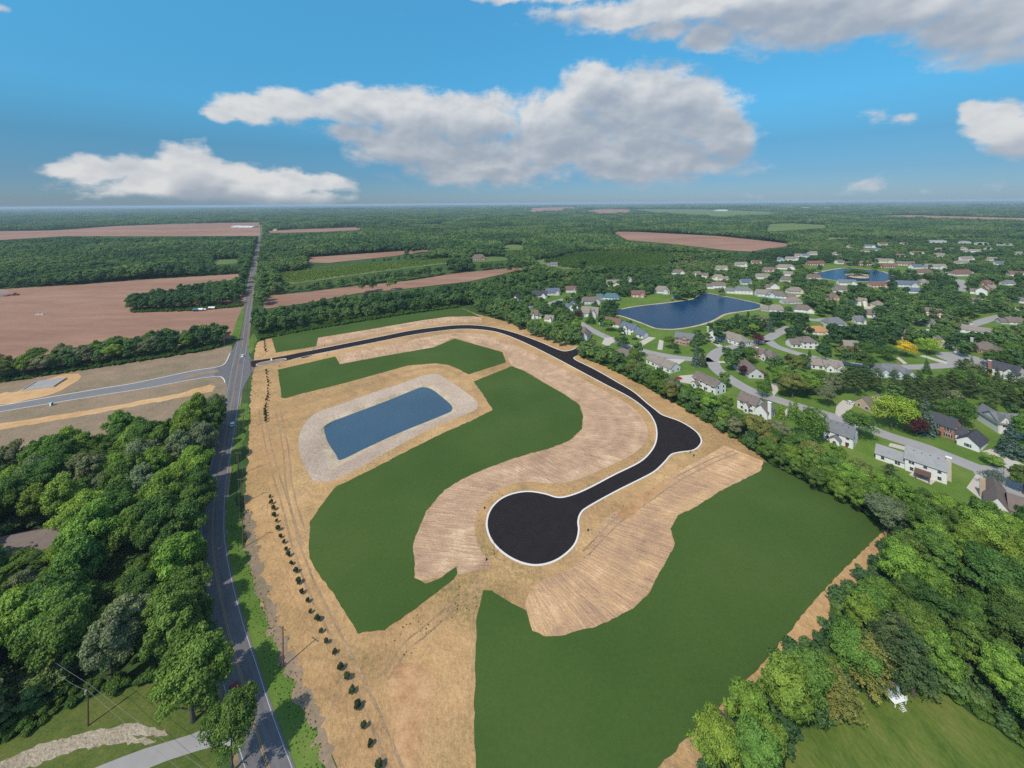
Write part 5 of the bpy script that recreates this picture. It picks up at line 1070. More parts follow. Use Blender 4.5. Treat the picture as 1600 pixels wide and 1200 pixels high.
# house at the left, mostly under trees; far barns and the nursery by the county road
hl((-30, 893), (96, 868), 11, 'pale', 'brown', 'long low house with a grey brown roof under the left trees', 3.2, 3.0, detail=1, door=.5)
hl((48, 940), (66, 933), 5, 'sky', 'light', 'small pale blue shed glimpsed between the left trees', 2.4, 1.6, detail=0, name='garden_shed', cat='shed')
hf(533, 387, 22, 2, 30, 'white', 'metal', 'long white metal barn beyond the narrow ploughed field', 6, 3, 'x', False, 0, detail=0, name='barn', cat='barn')
hf(512, 388.5, 18, 2, 16, 'white', 'metal', 'low white shed left of the long white barn', 4, 2, 'x', False, 0, detail=0, name='barn', cat='barn')
for i, (x, y, w_) in enumerate([(367, 355.5, 12), (378, 355.8, 11), (388, 356, 11)]):
    hf(x, y, w_, 3, 60, 'white', 'metal', ('left', 'middle', 'right')[i] + ' one of three long white sheds by the far road', 5, 3, 'x', False, 0, detail=0, name='barn', cat='barn')
hf(429, 360.5, 5, 2, 14, 'cream', 'orange', 'tiny orange roofed house by the far road', 5, 3, 'x', False, 0, detail=0)
hf(415, 449, 11, 4, 8, 'white', 'light', 'white roofed shed beside the county road', 3, 1.6, 'x', False, 0, detail=0, name='barn', cat='barn')
hf(257, 391, 8, 3, 10, 'cream', 'tan', 'tan house in the left wood', 5, 4, 'x', False, 0, detail=0)
hf(299, 409.5, 5, 3, 10, 'white', 'light', 'white house at the right part of left wood', 5, 3, 'x', False, 0, detail=0)
hf(360, 424, 6, 3, 10, 'sky', 'blue', 'pale blue house behind the left wood edge', 5, 3, 'x', False, 0, detail=0)
for i, (x, y, w_) in enumerate([(1003, 349, 7), (1014, 349.5, 7), (1032, 350, 6)]):
    hf(x, y, w_, 0, 40, 'white', 'metal', ('left', 'middle', 'right')[i] + ' one of three far white buildings beyond the woods', 7, 3, 'x', False, 0, detail=0, name='barn', cat='building')
for i, (x, y, w_) in enumerate([(1083, 323.8, 10), (1130, 330, 14), (1168, 327, 16), (1185, 326.5, 8), (1237, 325.5, 9), (1262, 326, 10), (1300, 326.5, 9)]):
    hf(x, y, w_, 0, 120, 'white', 'metal', ('first', 'second', 'third', 'fourth', 'fifth', 'sixth', 'seventh')[i] + ' from the left of the white town buildings near the horizon', 14, 4, 'x', False, 0, detail=0, name='town_building', cat='building')
# ------------------------------------------------------------------ the raised playhouse in the pines
pp = P(1399, 1097)
root = empty('playhouse', (pp.x, pp.y, 0), R(12)); tag(root, 'raised grey playhouse with white trim and grey roof in the pines', 'playhouse')
bw = bmesh.new(); walls_block(bw, -1.3, 1.3, 0, 2.4, 2.2, 1.1, 'y', False)
wl = link('wall', to_mesh(bw, 'wall', WM['pale']), None, root, (0, 0, 1.4))
br = bmesh.new(); roof_block(br, -1.3, 1.3, 0, 2.4, 2.2, 1.1, 'y', False, .3, .1); rf = link('roof', to_mesh(br, 'roof', RM['brown']), None, root, (0, 0, 1.4))
w_ = add_window(root, -.2, 0, 3.2, 0, .7, .7)
small_part(root, 'deck', (-1.5, 2.2, -1.0, 2.5, 1.0, 1.12), M['trim'])
for sx, sy in ((-1.2, -.8), (1.9, -.8), (-1.2, 2.2), (1.9, 2.2)): small_part(root, 'post', (sx - .08, sx + .08, sy - .08, sy + .08, 0, 1.0), M['trim'])
bm = bmesh.new()
for q in range(7): quad_box(bm, 1.42 + .11 * q, 1.47 + .11 * q, -.95, -.9, 1.12, 1.9)
quad_box(bm, 1.4, 2.2, -.96, -.89, 1.9, 1.98); link('railing', to_mesh(bm, 'railing', M['trim']), None, root)
bm = bmesh.new()
for q in range(5): quad_box(bm, -.4, .5, -1.9 + q * .18, -1.8 + q * .18, .15 + q * .18, .2 + q * .18)
quad_box(bm, -.45, -.38, -1.95, -1.02, 0, .12); quad_box(bm, .5, .57, -1.95, -1.02, 0, .12); link('ladder', to_mesh(bm, 'ladder', M['trim']), None, root)
# ------------------------------------------------------------------ woods and rows near the site: every tree a thing
def poisson(poly, dmin, seed, tries=14000, grow=None):
    """points spread over an outline given in photo pixels, no two closer than dmin metres"""
    g = np.random.default_rng(seed)
    w = [P(x, y) for x, y in poly]
    x0, x1 = min(p.x for p in w), max(p.x for p in w); y0, y1 = min(p.y for p in w), max(p.y for p in w)
    pw = [(p.x, p.y) for p in w]
    c = np.stack([g.uniform(x0, x1, tries), g.uniform(y0, y1, tries)], 1)
    c = c[inside(pw, c[:, 0], c[:, 1])]
    out = []; cell = {}
    for q in c:
        k = (int(q[0] // dmin), int(q[1] // dmin)); ok = True
        for i in (-1, 0, 1):
            for j in (-1, 0, 1):
                for r in cell.get((k[0] + i, k[1] + j), ()):
                    if (q[0] - r[0]) ** 2 + (q[1] - r[1]) ** 2 < dmin * dmin: ok = False
        if ok: out.append(q); cell.setdefault(k, []).append(q)
    return out
POOL = []     # (apparent size, kind, position, height, width, colour, label, group)
ROADW = [(p.x, p.y) for p in wc]
ROADA = np.array(ROADW)
def road_dist(x, y): return float(np.sqrt(((ROADA - (x, y)) ** 2).sum(1).min()))
def in_poly(c, x, y):
    r = False; j = len(c) - 1
    for i in range(len(c)):
        xi, yi = c[i]; xj, yj = c[j]
        if (yi > y) != (yj > y) and x < (xj - xi) * (y - yi) / (yj - yi) + xi: r = not r
        j = i
    return r
def top_clear(x, y, h, polys, fr=(1.0, .8), half=0.0):
    for f in fr:
        px, py = proj(x, y, h * f); o_ = half * F / y * (1.0 if f < .85 else .5)
        for c in polys:
            if in_poly(c, px, py) or (half and (in_poly(c, px - o_, py) or in_poly(c, px + o_, py))): return False
    return True
STREETPX = []
for pts_, wd_ in STREETS:
    w_ = resample([P(x, y) for x, y in smooth_poly(pts_, 6, False)], 12)
    l_, r_ = offset_line(w_, wd_ / 2), offset_line(w_, -wd_ / 2)
    for i in range(len(w_) - 1): STREETPX.append([proj(q.x, q.y, 0) for q in (l_[i], l_[i + 1], r_[i + 1], r_[i])])
TONE_WORD = {'dark': 'dark green', 'green': 'mid green', 'fresh': 'bright green', 'olive': 'olive green', 'grey': 'grey green', 'brown': 'brownish', 'lime': 'yellow green', 'pine': 'dark'}
def size_word(h, lo, hi): return 'low' if h < lo + (hi - lo) * .33 else 'tall' if h > lo + (hi - lo) * .7 else 'medium'
def zone(poly, dmin, seed, hlo, hhi, cols, place, group, wid=(.62, .85), clear=(), roadmin=7.5, kinds=('broad',), exclude=()):
    g = random.Random(seed)
    for x, y in poisson(poly, dmin, seed):
        if road_dist(x, y) < roadmin: continue
        bx, by = proj(x, y, 0)
        if any(in_poly(e, bx, by) for e in exclude): continue
        h = g.uniform(hlo, hhi)
        for _ in range(3):
            if top_clear(x, y, h, clear, (1.0, .9, .78, .64, .5, .36), .30 * min(14, h * .72)): break
            h *= 0.66
        else: continue
        col = g.choice(cols); kind = g.choice(kinds); w = h * g.uniform(*wid)
        if kind == 'broad': w = min(w, 14)
        pl = place(bx, by) if callable(place) else place
        POOL.append([w * h / y ** 2, kind, (x, y, 0), h, w, col, f"{size_word(h, hlo, hhi)} {TONE_WORD[col]} {'pine' if kind == 'pine' else 'tree'} {pl}", group, bx, by])
HOUSE_LEFT = [(-60, 870), (0, 852), (98, 838), (118, 852), (98, 872), (0, 899), (-60, 912)]
ROOFVIS = [[(-40, 888), (0, 872), (60, 855), (98, 846), (94, 864), (70, 876), (30, 880), (0, 890)], [(50, 930), (68, 928), (68, 938), (50, 942)]]
CLEARING = [[(168, 912), (174, 880), (196, 853), (207, 850), (196, 880), (188, 912)]]
W1 = [(-300, 870), (0, 775), (60, 748), (135, 738), (190, 706), (250, 706), (300, 682), (330, 652), (347, 648), (349, 676), (341, 712), (331, 745), (318, 785), (304, 828), (292, 870), (300, 900), (332, 940), (346, 985), (350, 1030), (345, 1075), (322, 1110), (298, 1122), (262, 1070), (215, 1058), (165, 1075), (120, 1092), (60, 1130), (0, 1160), (-200, 1250)]
def place_w1(bx, by):
    if by > 1020: return 'at near edge of left wood'
    if bx > 285 and by > 860: return 'in the left wood over the road'
    if bx > 270: return 'by the narrow part of the road'
    if by < 730: return 'on dirt lot edge of left wood'
    if by < 870: return 'in left wood behind the long roof'
    return 'in left wood below the long roof'
zone(W1, 6.0, 1, 12, 23, ['green', 'green', 'green', 'fresh', 'dark', 'fresh', 'green', 'fresh', 'grey', 'dark'], place_w1, 'trees of the lower left wood', (.60, .82), ROOFVIS + CLEARING + [[(362, 560), (400, 560), (384, 640), (364, 760), (356, 900), (388, 960), (420, 1060), (470, 1200), (410, 1200), (388, 1040), (368, 985), (344, 860), (352, 760), (364, 670), (366, 610)], [(0, 1100), (60, 1060), (0, 1060)], [(0, 598), (330, 552), (300, 600), (0, 660)]], 5.0, exclude=[HOUSE_LEFT, [(160, 925), (168, 880), (200, 845), (222, 845), (205, 890), (196, 930)]])
W2 = [(1398, 845), (1350, 902), (1292, 968), (1238, 1024), (1190, 1082), (1142, 1142), (1112, 1190), (1090, 1235), (1205, 1260), (1218, 1165), (1296, 1125), (1322, 1088), (1362, 1074), (1440, 1062), (1470, 1078), (1520, 1112), (1600, 1168), (1760, 1262), (1950, 1150), (1950, 860), (1640, 838), (1560, 835), (1500, 818), (1440, 802), (1402, 806)]
def place_w2(bx, by):
    if bx < 1225 and by > 1060: return 'at the foot of the tan strip'
    if bx < 1330 and by < 1010: return 'along the tan strip of right wood'
    if bx > 1440 and by > 1060: return 'along the striped lawn border'
    if by < 880: return 'in right wood below the white houses'
    if bx > 1450: return 'deep in the right wood'
    return 'in right wood above the striped lawn'
HVIS = [[(1366, 692), (1416, 712), (1485, 722), (1490, 752), (1470, 752), (1420, 734), (1368, 708)], [(1544, 764), (1570, 760), (1640, 768), (1640, 792), (1590, 796), (1545, 782)], [(1510, 742), (1545, 742), (1540, 778), (1515, 772)]]
LOT4V = LOT4
zone(W2, 6.0, 2, 8.5, 18, ['fresh', 'fresh', 'green', 'fresh', 'fresh', 'green', 'green', 'dark'], place_w2, 'trees of the right wood', (.58, .80), HVIS + [LOT4V, [(1392, 826), (1406, 832), (1304, 950), (1236, 1032), (1168, 1125), (1110, 1200), (1040, 1200), (1130, 1100), (1220, 1010), (1340, 885)], [(1325, 1090), (1440, 1078), (1560, 1160), (1600, 1200), (1340, 1200), (1235, 1190)]], 0, exclude=[[(1335, 1120), (1345, 1055), (1395, 1050), (1450, 1060), (1450, 1120)]])
W3 = [(908, 560), (950, 577), (1000, 603), (1040, 625), (1090, 655), (1142, 687), (1197, 724), (1262, 760), (1332, 799), (1390, 835), (1402, 806), (1385, 775), (1330, 752), (1285, 728), (1232, 697), (1190, 676), (1140, 650), (1095, 633), (1050, 611), (1000, 588), (960, 566), (925, 546), (912, 545)]
H3VIS = [[(1009, 560), (1020, 556), (1061, 570), (1058, 578), (1046, 578), (1012, 564)], [(1083, 584), (1100, 582), (1131, 598), (1131, 612), (1118, 614), (1085, 600)], [(1146, 620), (1160, 612), (1211, 628), (1212, 645), (1192, 650), (1150, 634)], [(1292, 655), (1330, 662), (1344, 678), (1344, 694), (1332, 700), (1294, 682)]]
zone(W3, 5.4, 3, 6.5, 12.5, ['green', 'fresh', 'green', 'dark', 'olive', 'grey', 'fresh'], lambda bx, by: 'in belt by the ' + ('long ranch house' if bx < 1060 else 'decked white house' if bx < 1140 else 'brown roofed house' if bx < 1225 else 'grey roofed house' if bx < 1345 else 'long white house'), 'trees of the belt behind the houses', (.75, 1.05), HVIS + H3VIS + [ROADPX[:45]], 0)
W4 = [(742, 488), (770, 497), (800, 511), (840, 529), (880, 543), (902, 539), (905, 520), (890, 508), (868, 500), (838, 492), (812, 486), (780, 478), (750, 474)]
zone(W4, 6.2, 4, 9, 15, ['dark', 'green', 'green', 'olive', 'fresh'], 'on the bend of the new black road', 'trees on the bend of the new road', (.65, .9), [LOT1, [(828, 462), (857, 452), (880, 450), (880, 466), (850, 480), (830, 478)], [(828, 482), (850, 482), (868, 492), (866, 503), (848, 501), (828, 497)]], 0)
W5 = [(398, 530), (430, 521), (482, 514), (555, 501), (637, 489), (720, 478), (745, 476), (800, 474), (792, 462), (740, 462), (660, 470), (560, 478), (480, 488), (420, 498), (392, 505)]
zone(W5, 6.6, 5, 10, 16, ['dark', 'green', 'green', 'olive', 'grey', 'fresh', 'dark'], lambda bx, by: 'above the far lot ' + ('by the road' if bx < 470 else 'left of middle' if bx < 580 else 'right of middle' if bx < 690 else 'by the bend'), 'trees of the belt above the far lot', (.6, .85), [LOT1, FIELDS['ploughed_field_behind_belt'][:1] + [(412, 463), (482, 456), (640, 439), (800, 419), (800, 423), (640, 446), (482, 466), (412, 476)]], 7)
W6 = [(-120, 615), (0, 597), (160, 572), (325, 545), (352, 539), (345, 528), (300, 532), (160, 557), (0, 582), (-120, 598)]
zone(W6, 6.0, 6, 10, 16, ['green', 'olive', 'fresh', 'green', 'grey', 'dark'], lambda bx, by: 'in the field row ' + ('near the road' if bx > 270 else 'at its middle' if bx > 130 else 'at left end'), 'trees of the row below the ploughed field', (.62, .9), [], 8)
W7 = [(203, 487), (260, 486), (300, 483), (340, 480), (388, 474), (397, 462), (396, 448), (345, 452), (300, 458), (262, 466), (212, 474)]
zone(W7, 6.6, 7, 11, 17, ['dark', 'green', 'dark', 'grey', 'green'], lambda bx, by: 'in the field clump ' + ('by the road' if bx > 330 else 'at its middle' if bx > 262 else 'at its tip'), 'trees of the clump in the ploughed field', (.65, .85), [[(378, 470), (386, 470), (384, 500), (378, 520), (370, 520)]], 9)
# ------------------------------------------------------------------ trees that stand out in the yards (foot in pixels, height, width in metres)
YARD = [
 ('spruce', 1088, 571, 14, 8.5, 'blue', 'blue spruce in front of the curved street by brick house'), ('spruce', 1098, 572, 11.5, 7.5, 'pine', 'dark spruce hard against the blue spruce at the street curve'),
 ('pine', 1159, 561, 13, 10, 'pine', 'pine on the lawn inside the street curve'), ('round', 1185, 538.5, 8.5, 12, 'purple', 'wide purple leaved tree at the street fork'),
 ('round', 1160, 587, 7, 7, 'purple', 'small purple leaved tree beside the grey gabled house'), ('round', 1236, 574, 9, 9, 'purple', 'purple leaved tree below the tan two-winged house'),
 ('round', 1192, 620, 9, 9.5, 'green', 'round tree at the roadside above the brown roofed white house'), ('broad', 1238, 622, 14, 15, 'olive', 'broad olive tree leaning over the tan drive'),
 ('broad', 1262, 617, 13, 14, 'fresh', 'broad light green tree beside the white shed'), ('broad', 1222, 604, 12, 12, 'fresh', 'light green tree above the tan drive'),
 ('broad', 1046, 545, 10, 8.5, 'green', 'tree at the left end of the brick house'), ('round', 967, 541, 7.5, 9.5, 'dark', 'dark round tree on the street bend by brown roof'), ('round', 992, 565, 9.5, 10.5, 'green', 'round green tree between the brown roof and long ranch'),
 ('broad', 951, 518, 11, 10, 'green', 'tree hiding the front of the red brown roofed house'), ('broad', 990, 531, 6, 6, 'fresh', 'small light tree on the front lawn of farmhouse'), ('spruce', 923, 505, 14, 11, 'dark', 'big dark spruce beside the small street end'),
 ('round', 903, 500, 9, 7, 'purple', 'purple brown tree beside the big dark spruce'), ('round', 1416, 558, 12.5, 13, 'yellow', 'yellow tree in front of the big stone house'), ('round', 1453, 554, 13, 15, 'lime', 'vivid green round tree beside the yellow tree'),
 ('round', 1355, 566, 14.5, 16, 'dark', 'large dark round tree beside the street below brick chimney'), ('round', 1388, 564, 11.5, 12.5, 'dark', 'smaller dark round tree beside the larger one'), ('round', 1290, 549, 6, 10, 'dark', 'low dark bush beside the tan two-winged house'),
 ('round', 1332, 560, 9, 9, 'brown', 'brownish tree below the brick chimney house'), ('broad', 1315, 560, 9, 10, 'olive', 'soft olive tree beside the street by the long tan roof'),
 ('pine', 1318, 614, 15, 10, 'pine', 'pine at the left of the big pine group'), ('pine', 1337, 618, 17, 11, 'pine', 'foremost pine of the big pine group'), ('pine', 1354, 612, 17, 11, 'pine', 'pine at the middle of the big pine group'), ('pine', 1372, 614, 15, 11, 'pine', 'pine at the right of the big pine group'),
 ('pine', 1398, 614, 14, 9, 'pine', 'pine below the grey blue gabled houses'), ('pine', 1418, 622, 14, 9, 'pine', None), ('pine', 1436, 618, 15, 9, 'pine', None), ('pine', 1453, 628, 15, 9, 'pine', None), ('pine', 1470, 622, 14, 9, 'pine', None), ('pine', 1500, 604, 17, 10, 'pine', 'tall pine below the turning circle'),
 ('pine', 1488, 616, 15, 9, 'pine', None), ('pine', 1518, 624, 15, 9.5, 'pine', None), ('pine', 1534, 612, 14, 9, 'pine', None), ('pine', 1556, 624, 14, 9.5, 'pine', None), ('pine', 1580, 618, 14, 10, 'pine', None), ('pine', 1600, 628, 14, 9, 'pine', None), ('pine', 1432, 642, 14, 9, 'pine', None), ('pine', 1462, 645, 13, 9, 'pine', None), ('pine', 1548, 642, 13, 9, 'pine', None), ('pine', 1580, 640, 13, 9, 'pine', None),
 ('column', 1221, 654, 7.5, 4, 'fresh', 'columnar evergreen beside the small side drive, left of the pair'), ('column', 1235, 654, 9, 3.2, 'fresh', 'columnar evergreen, left one of the pair at the side drive'), ('column', 1243, 650, 10, 3.4, 'fresh', 'columnar evergreen, right one of the pair at the side drive'), ('column', 1265, 564, 8.5, 3.2, 'dark', 'slim dark evergreen at the end of long tan roof'),
 ('round', 1268, 692, 17, 15.5, 'green', 'tall rounded tree left of the grey roofed white house'), ('round', 1343, 686, 13, 14, 'green', 'round tree right of the grey roofed white house'), ('round', 1392, 672, 18, 17, 'lime', 'huge light green round tree above the street'), ('round', 1414, 674, 17, 15, 'lime', 'light green tree merging with the huge round one'),
 ('round', 1432, 683, 10, 10.5, 'purple', 'dark purple tree beside the blue spruce and brick house'), ('spruce', 1447, 678, 18.5, 10, 'blue', 'tall blue spruce at the end of the brick house'), ('spruce', 1579, 712, 15, 11, 'blue', 'blue spruce between the drive and the white grey-roofed house'), ('round', 1554, 766, 8, 7.6, 'blue', 'small blue evergreen on the turning circle drive'),
 ('broad', 1599, 772, 11, 9, 'green', 'tree at the right edge beside the turning circle'), ('round', 1551, 728, 5, 8, 'fresh', 'low spreading tree in a mulch ring by the drive'), ('round', 1484, 664, 13, 13, 'dark', 'dark tree behind the middle of the brick house'), ('round', 1503, 667, 14, 13, 'dark', 'dark tree behind the garage of the brick house'), ('round', 1583, 564, 13, 14.5, 'green', 'round tree right of the brick house by turning circle'),
 ('round', 1509, 553, 7.5, 8, 'fresh', 'small tree left of the brick house by turning circle'), ('spruce', 1203, 518, 13, 8, 'blue', 'pale blue spruce by the upper street'), ('broad', 1192, 514, 13, 12, 'grey', 'silvery tree by the upper street'), ('round', 1152, 529, 8, 12, 'green', 'low round tree before the big tan roofed house'), ('broad', 1177, 524, 10, 8, 'fresh', 'light green tree right of the big tan roofed house'),
 ('pine', 1378, 1078, 16, 11, 'pine', 'big pine standing behind the raised playhouse'), ('pine', 1360, 1092, 15, 11, 'olive', 'big olive toned pine left of the raised playhouse'), ('pine', 1426, 1088, 15.5, 11.5, 'pine', 'big dark pine right of the raised playhouse'), ('pine', 1404, 1056, 15, 11, 'pine', 'pine at the back of the playhouse group'), ('pine', 1310, 1122, 11, 10, 'olive', 'greyish spreading pine at the left of the striped lawn'),
 ('broad', 302, 1127, 19, 15, 'green', 'large tree with a bare foot on the corner lawn'), ('broad', 362, 1208, 15.5, 9.3, 'green', 'single tree between the farm driveway and county road'), ('pine', 30, 985, 16, 10, 'grey', 'grey green pine at the left edge below the house'), ('pine', 75, 1010, 14, 9, 'olive', 'olive pine beside the grey green pine'), ('pine', 282, 772, 16, 8, 'pine', 'dark narrow pine in the wood near the road'),
 ('broad', 14, 906, 7.0, 10, 'green', 'low tree before the left half of the long grey brown roof'), ('broad', 58, 893, 6.2, 9, 'dark', 'low tree before the middle of the long grey brown roof'), ('broad', 96, 886, 8.5, 9, 'fresh', 'tree at the near corner of the long grey brown roof'),
 ('pine', 1392, 772, 12, 9, 'pine', 'pine at the left end of the long white house yard'), ('broad', 1168, 1168, 14, 10, 'fresh', 'bright tree leaning over the narrow tan strip'), ('broad', 1230, 1140, 15, 12, 'fresh', 'bright tree at the left of the striped lawn'), ('broad', 1120, 1215, 11, 9, 'fresh', 'bright tree at the bottom edge by the tan strip')]
for k, x, y, h, w, c, lab in YARD:
    pp = P(x, y)
    POOL.append([1e3, k, (pp.x, pp.y, 0), h, w, c, lab or 'dark pine in the grove behind the brick colonial', None if lab else 'pines of the grove behind the brick colonial', x, y])
# ------------------------------------------------------------------ yard trees between the houses, kept off roofs, streets and open lawns
STREETW = [([(p.x, p.y) for p in resample([P(x, y) for x, y in smooth_poly(pts, 6, False)], 5)], wd) for pts, wd in STREETS]
OPEN = [[(1322, 622), (1392, 624), (1396, 668), (1322, 668)], [(1400, 540), (1480, 545), (1482, 585), (1395, 580)], [(1094, 545), (1120, 556), (1112, 590), (1080, 592), (1050, 580), (1060, 566), (1090, 562)], [(1120, 585), (1190, 612), (1200, 598), (1160, 592), (1128, 572)], [(1195, 530), (1240, 549), (1300, 560), (1300, 555), (1240, 540), (1210, 524)], [(1340, 640), (1450, 690), (1560, 740), (1600, 735), (1530, 712), (1450, 680), (1370, 645)],
        [(1400, 560), (1480, 580), (1480, 560), (1440, 545)], [(1265, 412), (1330, 412), (1320, 420), (1265, 428), (1240, 424)], [(1385, 412), (1420, 416), (1420, 436), (1396, 432)], [(1120, 455), (1185, 470), (1200, 474), (1195, 468), (1130, 448)], [(935, 470), (1000, 462), (1050, 462), (1050, 474), (960, 484), (940, 486)], [(960, 500), (1010, 512), (1040, 520), (1050, 540), (1000, 545), (960, 530), (1000, 520)], [(1080, 515), (1110, 503), (1130, 495), (1120, 510), (1095, 525)], [(945, 495), (970, 495), (1010, 510), (985, 505)], [(1480, 610), (1560, 650), (1600, 660), (1600, 700), (1500, 660)],
        [(1200, 585), (1222, 590), (1215, 620), (1200, 620)], [(1300, 620), (1335, 620), (1340, 645), (1300, 650)], [(1488, 690), (1520, 740), (1500, 765), (1480, 760)], [(840, 466), (900, 458), (892, 475), (850, 482)]]
def street_near(x, y):
    return any(math.hypot(x - a, y - b) < wd / 2 + 3.0 for line, wd in STREETW for a, b in line)
yard_zone = [(905, 520), (850, 508), (795, 478), (800, 458), (860, 446), (960, 433), (1040, 420), (1120, 411), (1200, 398), (1300, 382), (1345, 376), (1600, 377), (1760, 384), (1760, 560), (1660, 660), (1660, 750), (1610, 735), (1560, 660), (1480, 650), (1400, 640), (1330, 655), (1250, 640), (1190, 620), (1100, 600), (1000, 560)]
def place_yard(bx, by):
    if by > 590: return 'in yards behind the brick colonial'
    if by > 520: return 'in yards below the near lake' if bx < 1130 else 'around the street fork' if bx < 1300 else 'around the big stone house'
    if bx < 960: return 'among houses left of near lake'
    if bx < 1200: return 'among houses above near lake' if by < 470 else 'among houses right of near lake'
    if bx < 1400: return 'around the island lake' if by < 470 else 'below the island lake'
    return 'among the far right houses' if by < 450 else 'among houses at right edge'
HOUSE_BOX = []
for hs in HOUSE_RECT: HOUSE_BOX.append(hs)
yg = random.Random(9); npl = 0
taken = [(p[2][0], p[2][1], p[4]) for p in POOL]
cand_ = np.array(poisson(yard_zone, 5.1, 21, 90000)); cbx, cby = proj(cand_[:, 0], cand_[:, 1], 0); okc = cbx < 1780
for c in OPEN + [LAKE, LAKE2] + DRIVES + HOUSE_FOOT: okc &= ~inside(c, cbx, cby)
for line, wd in STREETW:
    la = np.array(line); okc &= np.sqrt(((cand_[:, None, :] - la[None]) ** 2).sum(2).min(1)) > wd / 2 + 3.0
for x, y in cand_[okc]:
    bx, by = proj(x, y, 0)
    if any(math.hypot(x - a, y - b) < (w_ + 4.0) * .5 for a, b, w_ in taken if abs(x - a) < 14): continue
    far_ = by < 470
    h = yg.uniform(8, 14.5) if not far_ else yg.uniform(7.5, 13.5)
    if h / 13 < yg.random() * (0.35 if not far_ else 0.2): continue
    tx, ty = proj(x, y, h); bad = False
    wpx = 0.3 * h * F / y
    for (x0, y0, x1, y1) in HOUSE_BOX:
        if x0 - wpx * .6 < bx < x1 + wpx * .6 and by >= y1 - 1 and ty < y1 - (y1 - y0) * (0.36 if by > 520 else 0.36) and by - y1 < 60:
            if yg.random() < .95: bad = True; break      # stands in front and hides it
    if bad: continue
    if not top_clear(x, y, h, STREETPX, (.9, .65, .4)) and yg.random() < .85: continue
    if not top_clear(x, y, h, [LAKE, LAKE2], (1.0, .8, .5), .3 * h): continue
    kind = yg.choices(['round', 'broad', 'spruce', 'mid'], [5, 4, 1.2, 2])[0]
    col = yg.choice(['dark', 'green', 'green', 'fresh', 'olive', 'grey']) if kind != 'spruce' else yg.choice(['pine', 'blue', 'dark'])
    w = h * (yg.uniform(.72, 1.0) if kind != 'spruce' else yg.uniform(.42, .6))
    lab = f"{size_word(h, 7.5, 13)} {'blue green' if col == 'blue' else TONE_WORD.get(col, col)} {'spruce' if kind == 'spruce' else 'yard tree'} {place_yard(bx, by)}"
    POOL.append([w * h / y ** 2 * .8, kind, (x, y, 0), h, w, col, lab, 'yard trees ' + place_yard(bx, by), bx, by])
# island trees
for x, y, h in [(1324, 432, 9), (1330, 431, 10), (1336, 432.5, 11), (1342, 431, 10), (1348, 432.5, 10), (1354, 432.5, 8), (1339, 430, 10), (1345, 429.5, 9)]:
    pp = P(x, y); POOL.append([500, 'broad', (pp.x, pp.y, 0), h, h * .95, 'dark', 'dark tree on the small island of the far lake', 'trees on the island', x, y])
# the 290 broadleaf trees that show largest become things; the rest of the mass is one object
def in_frame(e):
    t_ = proj(e[2][0], e[2][1], e[3])
    return -25 < e[8] < 1625 and t_[1] < 1200 and t_[0] > -40 and t_[0] < 1640
POOL = [e for e in POOL if e[8] > -140 and e[8] < 1760]
cand = sorted([e for e in POOL if in_frame(e)], key=lambda e: -e[0])
LIM = {'broadleaf_tree': 298, 'pine_tree': 80, 'spruce_tree': 42, 'columnar_evergreen': 20}
ROOTS = []; used = {}; rest = [e for e in POOL if not in_frame(e)]
for e in cand:
    nm = NAMES[e[1]]; used[nm] = used.get(nm, 0) + 1
    if used[nm] > LIM[nm]: rest.append(e); continue
    kd = e[1]
    if kd == 'broad' and e[2][1] > 330: kd = 'mid'
    ROOTS.append(tree(kd, e[2], e[3], e[4], e[5], e[6], e[7]))
arr = np.array([(e[2][0], e[2][1], e[3], e[4]) for e in rest]); n = len(arr)
if n: make_points('background_trees', np.c_[arr[:, :2], np.zeros(n)], np.c_[arr[:, 3] / 10.4, arr[:, 3] / 10.4, arr[:, 2] / 14], RNG.uniform(0, 6.28, n), RNG.integers(0, 4, n), WOODP)
print('TREES', used, 'rest', n)
# trees that would share a label are told apart by their order from the left
ORDN = ['first', 'second', 'third', 'fourth', 'fifth', 'sixth', 'seventh', 'eighth', 'ninth', 'tenth', 'eleventh', 'twelfth', 'thirteenth', 'fourteenth', 'fifteenth', 'sixteenth', 'seventeenth', 'eighteenth', 'nineteenth', 'twentieth']
CARD = ['one', 'two', 'three', 'four', 'five', 'six', 'seven', 'eight', 'nine', 'ten', 'eleven', 'twelve', 'thirteen', 'fourteen', 'fifteen', 'sixteen', 'seventeen', 'eighteen', 'nineteen', 'twenty']
same = {}
for r in ROOTS: same.setdefault(r['label'], []).append(r)
for lab, rs in same.items():
    if 1 < len(rs) <= 20:
        rs.sort(key=lambda r: proj(r.location.x, r.location.y, 0)[0])
        for i, r in enumerate(rs): r['label'] = f"{lab}, {ORDN[i]} of {CARD[len(rs) - 1]} from left"
# one bare grey tree in the belt
BARE = trunk_mesh(77, 9, .2, 26, .95, 2.6)
r = empty('bare_tree', P(1258, 716)); tag(r, 'bare grey leafless tree in the belt left of the lot corner', 'tree'); M['deadwood'] = plain('dead_wood', (.30, .27, .25), .95); BARE.materials.clear(); link('trunk', BARE, M['deadwood'], r)
